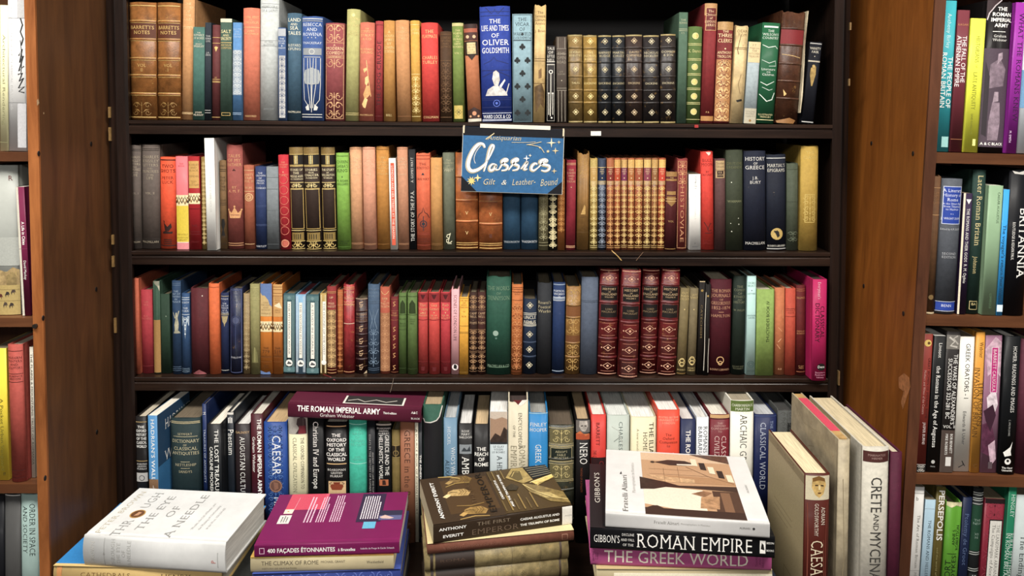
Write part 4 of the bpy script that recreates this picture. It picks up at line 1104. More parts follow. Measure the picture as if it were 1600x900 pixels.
nelson = lambda a, b: [('R', .90, .995, '#8e2328', -.47, .47), ('P', [(-.25, .975), (.25, .975), (.1, .93), (0, .915), (-.1, .93)], '#4c1013'), ('L', [.895, .885, .665], .8, '#7c1d20'), ('Tg', a, .865, 4.2, '#eeb37c', 'serif'), ('Og', [.755], 1, '#eeb37c'), ('Tg', b, .73, 2.8, '#eeb37c'), ('L', [.15], .8, '#7c1d20'), ('T', 'NELSON', .135, 2.8, '#5e1417'), ('P', [(-.2, .09), (.2, .09), (.15, .04), (-.15, .04)], '#5e1417')]
red_history = lambda n: [('R', .705, .835, '#120b0a', -.42, .44), ('R', .545, .665, '#120b0a', -.42, .44), ('Tg', 'HISTORY|_OF|ENGLAND|_' + n, .82, 3.4, '#d9b98a', 'serif'), ('Tg', 'LORD|MACAULAY', .63, 2.8, '#a58a62', 'serif'),
    ('Lg', [.855, .845, .69, .68, .52, .51, .35, .34, .175, .165, .015, .985], 1.1, '#e2ab8a'), ('Lg', [.955, .875, .49, .375, .315, .205, .145, .04], .7, '#b8755c', .7),
    ('Sg', [(-.2, .915), (0, .94), (.2, .915), (0, .89), (-.2, .915)], .9, '#e2ab8a'), ('Sg', [(-.25, .435), (0, .465), (.25, .435), (0, .405), (-.25, .435)], .9, '#e2ab8a'), ('Sg', [(-.25, .26), (0, .29), (.25, .26), (0, .23), (-.25, .26)], .9, '#e2ab8a'), ('Sg', [(-.25, .09), (0, .12), (.25, .09), (0, .06), (-.25, .09)], .9, '#e2ab8a'), ('Og', [.915, .435, .26, .09], 1.9, '#e2ab8a'), ('Og', [.915, .435, .26, .09], 1.1, '#e2ab8a', -.33), ('Og', [.915, .435, .26, .09], 1.1, '#e2ab8a', .33)]
grid_gilt = [('Ag', .80, .97, '#b58a5e', 8, .9), ('T', 'CAMP|BELL|-|POEMS', .76, 3.4, '#c9a57c', 'serif'), ('Ag', .30, .54, '#b58a5e', 8, .9), ('Ag', .05, .26, '#b58a5e', 8, .9), ('Lg', [.79, .55, .54, .285, .27, .04], .8, '#8f6a48')]
RB = dict(bands=(.85, .685, .515, .345, .17), rag=.6, pages='#9a8a70')

ROW3 = [
 (210, 219, 436, -3.4, 'c', '#b5583a', 'slim salmon orange cloth book, leftmost on third shelf', []),
 (220, 239, 454, -3.2, 'c', '#a32f38', 'plain red cloth book, second on third shelf', [('Tg', 'THE|HILL', .87, 3, '#cf6f62'), ('Tg', 'H.A.|VACHELL', .70, 2.8, '#cf6f62'), ('L', [.09], .7, '#7d2028')]),
 (240.3, 251, 440, -2.4, 'c', '#35503f', 'tattered narrow book, dark green above tan, third shelf', [('R', .01, .58, '#a3793f'), ('P', [(-.45, 1), (.45, 1), (.4, .93), (.1, .95), (-.2, .97)], '#8b8c78'), ('P', [(.2, .95), (.47, .95), (.45, .89)], '#b9b39a')], dict(rag=2)),
 (252.5, 267, 460, -2.6, 'f', '#243a2b', 'plain dark green cloth book, third shelf left', [('O', [.72], .9, '#8fa08a', .1)]),
 (269, 283, 440, -1.6, 'c', '#223a57', 'navy blue book with silver statue figure on its spine', [('L', [.975, .955], .8, '#5f7690'), ('T', 'THE|ART OF|PAINTING|IN|FRANCE', .90, 2.8, '#9db0bf'), ('P', [(-.3, .44), (.42, .44), (.3, .465), (-.2, .465)], '#9c9a84'), ('P', [(-.15, .46), (.2, .46), (.28, .54), (.15, .62), (-.05, .6), (-.2, .53)], '#a9a58b', 'art'), ('P', [(-.08, .6), (.12, .62), (.1, .665), (-.04, .66)], '#b5b195'), ('S', [(-.1, .6), (-.35, .665)], 1.2, '#b5b195'), ('S', [(.1, .6), (.3, .68)], 1.2, '#b5b195'), ('L', [.08, .06, .04], .6, '#5f7690')]),
 (283.6, 296, 459.5, -.8, 'c', '#29466b', 'short blue book with white hanging lace ornament', [('T', 'NORTH|-|THE|FORK', .90, 3, '#d5dde2'), ('L', [.95, .925, .74], .8, '#d5dde2'), ('S', [(-.4, .72), (-.4, .60), (-.2, .70), (0, .55), (.2, .70), (.4, .60), (.4, .72)], 1, '#b9c8d3'), ('S', [(-.3, .72), (-.1, .60), (0, .44), (.1, .60), (.3, .72)], .9, '#b9c8d3'), ('O', [.68, .61, .56, .50], 1.2, '#d5dde2'), ('Q', [.67], 4, .9, '#b9c8d3'), ('L', [.07, .05, .03], .6, '#7f98ad')]),
 (297.5, 325, 451, -1.2, 'c', '#501d22', 'broad dark maroon cloth book with frayed foot, third shelf', [('O', [.91], 1, '#d5c5b5', .2), ('P', [(-.4, 0), (-.2, .03), (0, .055), (.3, .02), (.4, 0)], '#8a4a4e', 'art')], dict(rag=1)),
 (326.5, 343, 444, -1.6, 'c', '#c45a26', 'bright orange cloth book beside the dark maroon one, third shelf', [('L', [.96], .7, '#8a3a16')], dict(rag=.5)),
 (344.3, 357.5, 458, -.8, 'c', '#1c2749', 'slim navy book with silver title and tassel ornament', [('T', 'MANSIE|-|THE|LIFE OF|MANSIE|OF A|TAILOR', .93, 2.4, '#ccd0d8'), ('L', [.955, .74, .725], .8, '#b9ab84'), ('Pg', [(-.4, .71), (.4, .71), (.25, .64), (.1, .62), (0, .58), (-.1, .62), (-.25, .64)], '#b09f72'), ('L', [.04], .8, '#b9b9b0')], dict(rag=1)),
 (358.5, 378, 451, -.6, 'l', '#1c2340', 'navy leather book blind tooled with oval, third shelf', [('T', 'THE|POETS|LIGHT', .93, 3.6, '#39446a'), ('O', [.625], 5.5, '#4d5472'), ('S', [(0, .3), (0, .85)], .9, '#3c456a'), ('Q', [.625], 7, .9, '#3c456a'), ('T', 'BARLOW', .205, 2.6, '#c9cbd3'), ('F', .02, .98, -.45, .45, .8, '#55608c')], dict(rag=.8)),
 (380, 390, 459.5, 0, 'v', '#8f774c', 'narrow mottled tan book, third shelf', [('A', .05, .95, '#b59f70', 9, .7)]),
 (391, 406, 445, -2.4, 'c', '#85804f', 'khaki green cloth book with stamped emblem at foot', [('Tg', 'BALLAD|AND|LAY', .95, 3, '#b9b072'), ('L', [.85, .835, .96], .7, '#b9b072'), ('P', [(-.3, .13), (.3, .13), (.25, .24), (0, .31), (-.25, .24)], '#6d6a3c'), ('S', [(0, .14), (0, .3)], .9, '#a39d62')]),
 (406.7, 425, 444, -.6, 'j', '#c87418', 'orange jacketed book with torn top showing blue, plaited band', [('R', .64, 1, '#c7a970'), ('T', 'ONE|THE ODES|AND|EPODES', .80, 2.6, '#6a4c1c'), ('T', 'HORACE', .68, 2.4, '#6a4c1c'), ('P', [(-.49, 1), (.49, 1), (.49, .745), (.3, .77), (.2, .82), (-.1, .87), (-.3, .87), (-.49, .90)], '#5f7aab')] + plait(.47) + [('T', '_THE|779', .30, 5, '#5a3208', 'serifb'), ('T', '_IN|EVERYMAN\'S', .22, 2.6, '#5a3208'), ('L', [.19, .14], .7, '#7a450c'), ('T', 'FIRST|RATE', .105, 2.2, '#5a3208'), ('P', [(-.49, 0), (.4, 0), (.3, .03), (0, .02), (-.49, .04)], '#5f7aab')], dict(rag=2)),
 (426.7, 441.4, 445, -.6, 'j', '#bb6a1e', 'orange jacketed book with plaited band beside the torn one', [('R', .64, 1, '#cb9a58'), ('L', [.97, .94, .90, .87], .8, '#7a4a1c'), ('T', 'GODS|AND|MEN', .86, 2.6, '#6a3c14'), ('P', [(-.4, .76), (.2, .80), (.45, .73), (.1, .74)], '#e8d8b0'), ('T', 'HERO|TALES', .72, 2.2, '#6a3c14')] + plait(.47) + [('T', '_THE|519', .30, 5, '#5a3208', 'serifb'), ('T', '_IN|EVERYMAN', .22, 2.4, '#5a3208'), ('L', [.19, .14], .7, '#7a450c')], dict(rag=2)),
 (441.8, 461, 459.5, 0, 'f', '#2f4f55', 'teal striped book with white title strip, left of light blue striped one', striped('#7f9c9c', 'THE MYSTERIOUS AFFAIR', '#54777a')),
 (461.7, 478, 461, 0, 'f', '#7299b5', 'light blue striped book with white title strip', striped('#cfe0ea', 'THE WOMAN IN WHITE', None), dict(pages='#8a2a34')),
 (478.7, 498, 461, 0, 'f', '#2f4f55', 'teal striped book with white title strip, right of light blue striped one', striped('#7f9c9c', 'A STUDY IN SCARLET', '#54777a')),
 (500.3, 510, 459, 0, 'f', '#a08445', 'narrow gold striped book with white title strip', stripe('#e0cc98') + [('R', .18, .90, '#ece8da', -.12, .42), ('V', 'THE HOUND OF THE WEST', .88, 2.6, '#5a5a55', 'sans', .12, 'd', .64), ('O', [.15], 4, '#eeece4', .1)]),
 (510.6, 525, 449, -.4, 'c', '#7c2222', 'red and gold scrollwork book, third shelf middle left', [('Rg', .08, .74, '#8d6d43', -.46, .46), ('Ag', .08, .74, '#d9b272', 12, 1.3), ('L', [.945, .93], .9, '#c08a50'), ('T', 'UP|-|MISS|ANSTEY', .89, 3.2, '#f0cfa0', 'serif'), ('Lg', [.055, .02], .9, '#d9a868')]),
 (525.6, 535.5, 454, 0, 'c', '#9c4f24', 'narrow rust brown patterned book, third shelf', [('A', .06, .80, '#c8793a', 9, .8), ('Tg', 'MAN|OF', .95, 2.4, '#e0a25c'), ('Lg', [.97, .82, .03], .7, '#e0a25c')]),
 (536, 553.3, 445, 0, 'l', '#97262a', 'rubbed red leather book, third shelf, between rust and dark maroon', [('Lg', [.965, .945, .80, .77], .9, '#e0a06a'), ('Tg', 'SOUTH|OF|ENGLAND|-|TOUR', .92, 3.2, '#efbd84'), ('L', [.56], 1, '#e4c4a8'), ('Lg', [.02], 1, '#e0a06a')], dict(rag=1.4)),
 (555, 573.5, 467, 0, 'l', '#301114', 'short black maroon leather book with gilt fleurons', [('Tg', 'VICTORIAN', .80, 3, '#c9a076'), ('Lg', [.83, .71, .695, .74, .60, .43, .265, .10], .6, '#7f5a3c')] + [('Sg', [(.15, v + .035), (-.15, v + .02), (-.1, v - .01), (.15, v), (.02, v - .035), (-.15, v - .03)], 1.3, '#d9b48a') for v in (.92, .60, .435, .275, .09)] + [('R', .985, 1, '#a08a72'), ('P', [(.2, 0), (.47, 0), (.45, .04)], '#c9b08c')], dict(bands=(.83, .68, .52, .355, .19), rag=1)),
 (574.5, 592.5, 445, 0, 'c', '#3b4f66', 'slate blue book with blind stamped art nouveau plants', [('A', .08, .50, '#6f859b', 14, .9), ('T', 'THE|WORN|DOORSTEP', .95, 3.4, '#6f859b'), ('S', [(-.3, .5), (-.1, .6), (0, .72), (.1, .6), (.3, .5)], .9, '#6f859b'), ('S', [(-.4, .72), (-.2, .65), (0, .52), (.2, .65), (.4, .72)], .9, '#6f859b'), ('L', [.94, .81, .79, .06, .04], .8, '#56697f')], dict(rag=.8)),
 (594, 609, 449.6, -.3, 'c', '#a04a33', 'book with red upper part and tan scrolled lower part', [('R', .03, .705, '#a06a44'), ('A', .04, .70, '#c08a5c', 13, .9), ('Sg', [(-.4, .955), (-.2, .925), (0, .915), (.2, .925), (.4, .955)], 1, '#e9b478'), ('Tg', 'DEB|_OF|MALLY\'S|DECISION', .88, 3.2, '#f0c48c')]),
 (610.3, 622, 465, 0, 'c', '#62191d', 'thin dark red book with column of gilt letters', [('Lg', [.97, .82, .70, .02], .6, '#a5653c')] + [('Sg', [(.15, v + .03), (-.15, v + .02), (-.05, v), (.15, v - .01), (-.15, v - .03)], 1.2, '#d9a061') for v in (.91, .58, .47, .36, .24, .08)] + [('Tg', 'THE|WORKS', .80, 2.4, '#d9a061')]),
 (623, 635, 459, 0, 'c', '#4d6630', 'mid green cloth book with dark crest, left of two', [('P', [(-.35, .75), (.35, .75), (.3, .87), (0, .92), (-.3, .87)], '#2c3d18'), ('L', [.96, .735, .55, .07], .7, '#33471d'), ('T', 'ADAM|-|BEDE|GEORGE', .69, 2.4, '#24330f')]),
 (636.5, 651.5, 459, 0, 'c', '#536a35', 'mid green cloth book with dark crest, right of two', [('P', [(-.35, .75), (.35, .75), (.3, .87), (0, .92), (-.3, .87)], '#2c3d18'), ('L', [.96, .735, .07], .7, '#33471d'), ('T', 'ON A|WILD|HILL', .69, 2.2, '#24330f')]),
 (653.3, 668.5, 458, -.2, 'c', '#b23a35', 'red pocket classic with dark emblem, first of three alike', nelson('The|Virgin|and', 'Meredith')),
 (670, 687, 458, -.4, 'c', '#bd3b34', 'red pocket classic with dark emblem, middle of three alike', nelson('Guy|Garnet', 'SIR W.|SCOTT')),
 (688.5, 704, 458, -.2, 'c', '#b23038', 'red pocket classic with dark emblem, beside the pink book', nelson('Rob|Roy', 'SIR W.|SCOTT')),
 (705, 717, 452, .4, 'j', '#d39a9e', 'thin pink book with black title running downward', [('V', 'SCENES OF LONDON LIFE', .93, 4.6, '#2b1c1e', 'serif', 0, 'd', .54), ('O', [.085], 5, '#f0e4e0'), ('P', [(-.2, .07), (.2, .06), (.25, .1), (0, .12), (-.15, .11)], BK)], dict(rag=1)),
 (717.7, 731.5, 465, .6, 'f', '#d99a1c', 'short bright yellow cloth book, third shelf', [('T', 'THE ART|OF|WILD|GARDENS|-|W|-|ROB', .965, 2.4, '#5e420a'), ('L', [.985, .63, .55, .535, .03], .7, '#8a6410')], dict(pages='#7d7464')),
 (733, 745.5, 458, .3, 'c', '#2f1a13', 'dark brown gilt grid book, left of two beside the yellow book', grid_gilt),
 (746, 758.5, 458, .4, 'c', '#3a1b15', 'reddish dark brown gilt grid book, left of big green book', grid_gilt),
 (759.7, 797.6, 432, .8, 'c', '#1f4a3a', 'broad dark green cloth book with torn head, centre of third shelf', [('Tg', 'THE WORKS|_OF|TENNYSON', .895, 6.4, '#7a9a7a', 'serif'), ('O', [.42], 4.4, '#8fa898', -.12), ('O', [.37], 1.6, '#54796a', -.1), ('T', 'MACMILLAN & CO', .10, 4, '#86a286'), ('L', [.075], .8, '#6b8c70', .8)], dict(rag=2)),
 (798.3, 815.3, 446, 2, 'c', '#b0622a', 'orange tan book with stamped damask pattern', [('A', .06, .80, '#8d4518', 15, 1.4), ('A', .06, .80, '#d98f50', 10, .6), ('L', [.97, .95, .92, .83], .8, '#7d3d16'), ('T', 'FLOWER OF|GOLD', .93, 2.2, '#7d3d16'), ('L', [.04], .8, '#7d3d16')]),
 (816, 837.5, 468, 1.6, 'c', '#152338', 'short navy book with silver lozenge stars and framed title', [('L', [.81, .79, .655, .64], 1, '#cfcbb8'), ('T', 'UNCLE|REMUS', .775, 5, '#dcd6bf', 'serifb'), ('T', 'J.C.HARRIS', .69, 3, '#dcd6bf'), ('D', [.915, .53, .33, .12], 10, '#cfc7a8'), ('L', [.43, .42, .24, .23], .7, '#4b5a74')], dict(rag=.8)),
 (838.7, 861, 442.7, 1.6, 'c', '#24262a', 'charcoal black book with pale script title', [('Tg', 'Rosetti\'s|Poetical|Works', .80, 4.6, '#cdbf95', 'serif')], dict(rag=1)),
 (862.3, 881.3, 442.7, 2.4, 'c', '#1b2f56', 'navy cloth book with silver title panel, third shelf', [('L', [.98], 1.6, '#8fa0b8'), ('T', 'POETICAL|WORKS|_OF', .92, 3.2, '#dfe3e8', 'serifb'), ('R', .815, .835, '#8b98ab'), ('L', [.84, .805], 1, '#cfd6de'), ('L', [.03], 1.2, '#9fb0c4')]),
 (883, 905.5, 448.5, 2.6, 'l', '#8a6128', 'golden brown tooled leather book beside slate grey one', [('Ag', .04, .18, '#c49a50', 12, .9), ('Ag', .21, .34, '#c49a50', 12, .9), ('Ag', .45, .64, '#c49a50', 12, .9), ('Ag', .80, .97, '#c49a50', 12, .9), ('R', .66, .78, '#7a4a20'), ('R', .36, .44, '#6b3f1a'), ('Lg', [.355, .195, .65, .785], .9, '#5a3814')], dict(bands=(.785, .645, .355, .195), rag=.6)),
 (906.8, 933, 434.5, 2.6, 'c', '#4b5566', 'plain slate blue grey cloth book, third shelf', [('L', [.76, .745], .6, '#3c4555')]),
 (934, 963.6, 421, 4.6, 'l', '#5e0f13', 'large red leather history with two black labels, first of four', red_history('VOLUME I'), dict(RB, dy=-.004)),
 (967, 996.5, 423, 6, 'l', '#5e0f13', 'large red leather history with two black labels, pulled forward, second of four', red_history('VOLUME II'), dict(RB, dy=-.020)),
 (999.5, 1026, 421.5, 5.8, 'l', '#5a0e12', 'large red leather history with two black labels, third of four', red_history('VOLUME III'), RB),
 (1028.5, 1056.5, 421.5, 7.4, 'l', '#5e0f13', 'large red leather history with two black labels, beside khaki books', red_history('VOLUME IV'), dict(RB, dy=-.007)),
 (1057.3, 1071.7, 452, 6.8, 'c', '#6e603d', 'khaki brown cloth book with gilt knot, left of two', [('Tg', 'GUY|MANN|LYDGATE', .96, 3.2, '#d5bd78'), ('Og', [.76], 1, '#d5bd78'), ('Qg', [.17, .125], 3.4, 1.2, '#d5bd78'), ('Qg', [.15], 5, 1, '#d5bd78'), ('Tg', 'BOHN\'S', .07, 2.4, '#d5bd78'), ('Lg', [.02], .8, GD)]),
 (1074, 1087, 452, 4.8, 'c', '#6a5e42', 'khaki brown cloth book with gilt knot, right of two', [('Tg', 'GUY|LIVED', .94, 3, '#d5bd78'), ('Og', [.76], 1, '#d5bd78'), ('Qg', [.19, .145], 3.4, 1.2, '#d5bd78'), ('Qg', [.165], 5, 1, '#d5bd78'), ('Tg', 'BOHN\'S|LIBRARY', .09, 2.4, '#d5bd78')]),
 (1089, 1097.5, 440, 4.4, 'f', '#17120f', 'very thin black book with worn gilt letters', [('Og', [.90], 2, '#a5853f'), ('Vg', 'CATECHISM', .75, 2.6, '#8a7243', 'serif', 0, 'd', .36), ('R', .99, 1, '#b9a57e')], dict(rag=1)),
 (1098.2, 1106.6, 443, 3.2, 'f', '#120f0d', 'very thin black book with frayed white edges', [('S', [(-.42, .05), (-.36, .3), (-.44, .6), (-.38, .9)], 1, '#b9b3a5'), ('S', [(.42, .03), (.36, .2), (.44, .4)], .9, '#b9b3a5'), ('O', [.86], 1.6, '#a5853f')], dict(rag=2)),
 (1108.3, 1141.5, 438, 2.8, 'c', '#430b18', 'broad crimson cloth book titled THE ROMAN JOURNALS', [('Tg', 'THE ROMAN|JOURNALS|_OF|GREGOROVIUS|1852-1874', .90, 5, '#cf9a72', 'serif'), ('Lg', [.66], .7, '#cf9a72', .24), ('Tg', 'HAMILTON', .635, 4.2, '#cf9a72', 'serif'), ('Qg', [.155], 5.4, 1.3, '#d9ad72'), ('Qg', [.125], 3, 1.1, '#d9ad72'), ('Tg', 'BOHN\'S LIBRARIES', .065, 3, '#cf9a72')], dict(pages='#cfc2a4')),
 (1144, 1163.7, 431.5, 3.2, 'c', '#17231b', 'blackish green cloth book left of pale aqua one', [('T', 'THE|COMEDY|OF|ETHICS|_AND|HISTORY', .90, 3.6, '#7d7f60'), ('T', 'W. PHILLIPS', .66, 2.8, '#7d7f60'), ('T', 'ELLIOT AND|RICHARDS', .09, 2.2, '#6c6d50')], dict(rag=.8)),
 (1166, 1180, 432, 2, 'j', '#a6c9c4', 'slim pale aqua book with round seal at foot', [('T', 'CICERO|SELECT', .94, 3, '#39504d', 'serif'), ('O', [.855], .8, '#39504d'), ('T', 'LETTERS', .83, 2.4, '#39504d'), ('T', 'WATSON|LATIN', .61, 2.4, '#39504d'), ('Q', [.11], 5, 1, '#3d5552'), ('Q', [.11], 2.6, 1, '#3d5552'), ('T', 'OXFORD', .05, 2.2, '#39504d')]),
 (1181.2, 1208.5, 453, 1, 'f', '#7f9a4a', 'pale lime green book with black title running upward', [('V', 'THUCYDIDES BOOK IV', .385, 4.6, '#182008', 'sans', .14, 'u', .48)], dict(pages='#d6cdb0')),
 (1211, 1226.7, 451, .6, 'c', '#b5693f', 'orange brown cloth book with scuffed lower part, right of lime green book', [('S', [(-.2, .55), (.2, .50)], .8, '#d69a6a'), ('S', [(.2, .75), (.3, .65)], .8, '#d69a6a'), ('S', [(-.2, .38), (.1, .42)], 1, '#e0ad80'), ('S', [(-.3, .35), (0, .3)], .8, '#d69a6a'), ('T', 'A.B.', .08, 2.6, '#e0ad80')], dict(pages='#5c4a38')),
 (1228, 1244, 452, -.6, 'c', '#b3452f', 'coral red cloth book near end of third shelf', [('T', 'HORACE|ODES', .76, 2.6, '#7d2a1a'), ('L', [.77, .68], .7, '#7d2a1a')], dict(pages='#cdbfa0')),
 (1245, 1259.3, 447, -.8, 'c', '#5c1818', 'dark red cloth book left of magenta dictionary', [('L', [.96, .94, .04], .9, '#a5603c'), ('Tg', 'HOMER', .875, 3.4, '#d0955c'), ('Tg', 'ODYSSEY|HOWARD', .50, 2.4, '#d0955c'), ('T', 'CLARE|PRESS', .11, 2, '#d0955c')], dict(pages='#54463a')),
 (1265, 1291.5, 437.5, 1.4, 'j', '#b01256', 'bright magenta dictionary pulled forward at third shelf end', [('V', 'Everyman\'s', .975, 4.6, '#f0c6d4', 'serif', -.05, 'd', .17), ('V', 'CLASSICAL', .74, 6.2, '#2a0616', 'serifb', .17, 'd', .32), ('V', 'DICTIONARY', .77, 6.2, '#2a0616', 'serifb', -.17, 'd', .39), ('P', [(.12 + .3 * math.cos(t * math.pi / 8), .135 + .035 * math.sin(t * math.pi / 8)) for t in range(16)], BK), ('T', 'Dent', .15, 4, WH, 'serifb', .12, .5), ('T', 'Everyman\'s|Reference|Library', .09, 2.6, '#e89ab8', 'serif', .05, .7)], dict(dy=-.030, pages='#3a2a22')),
]

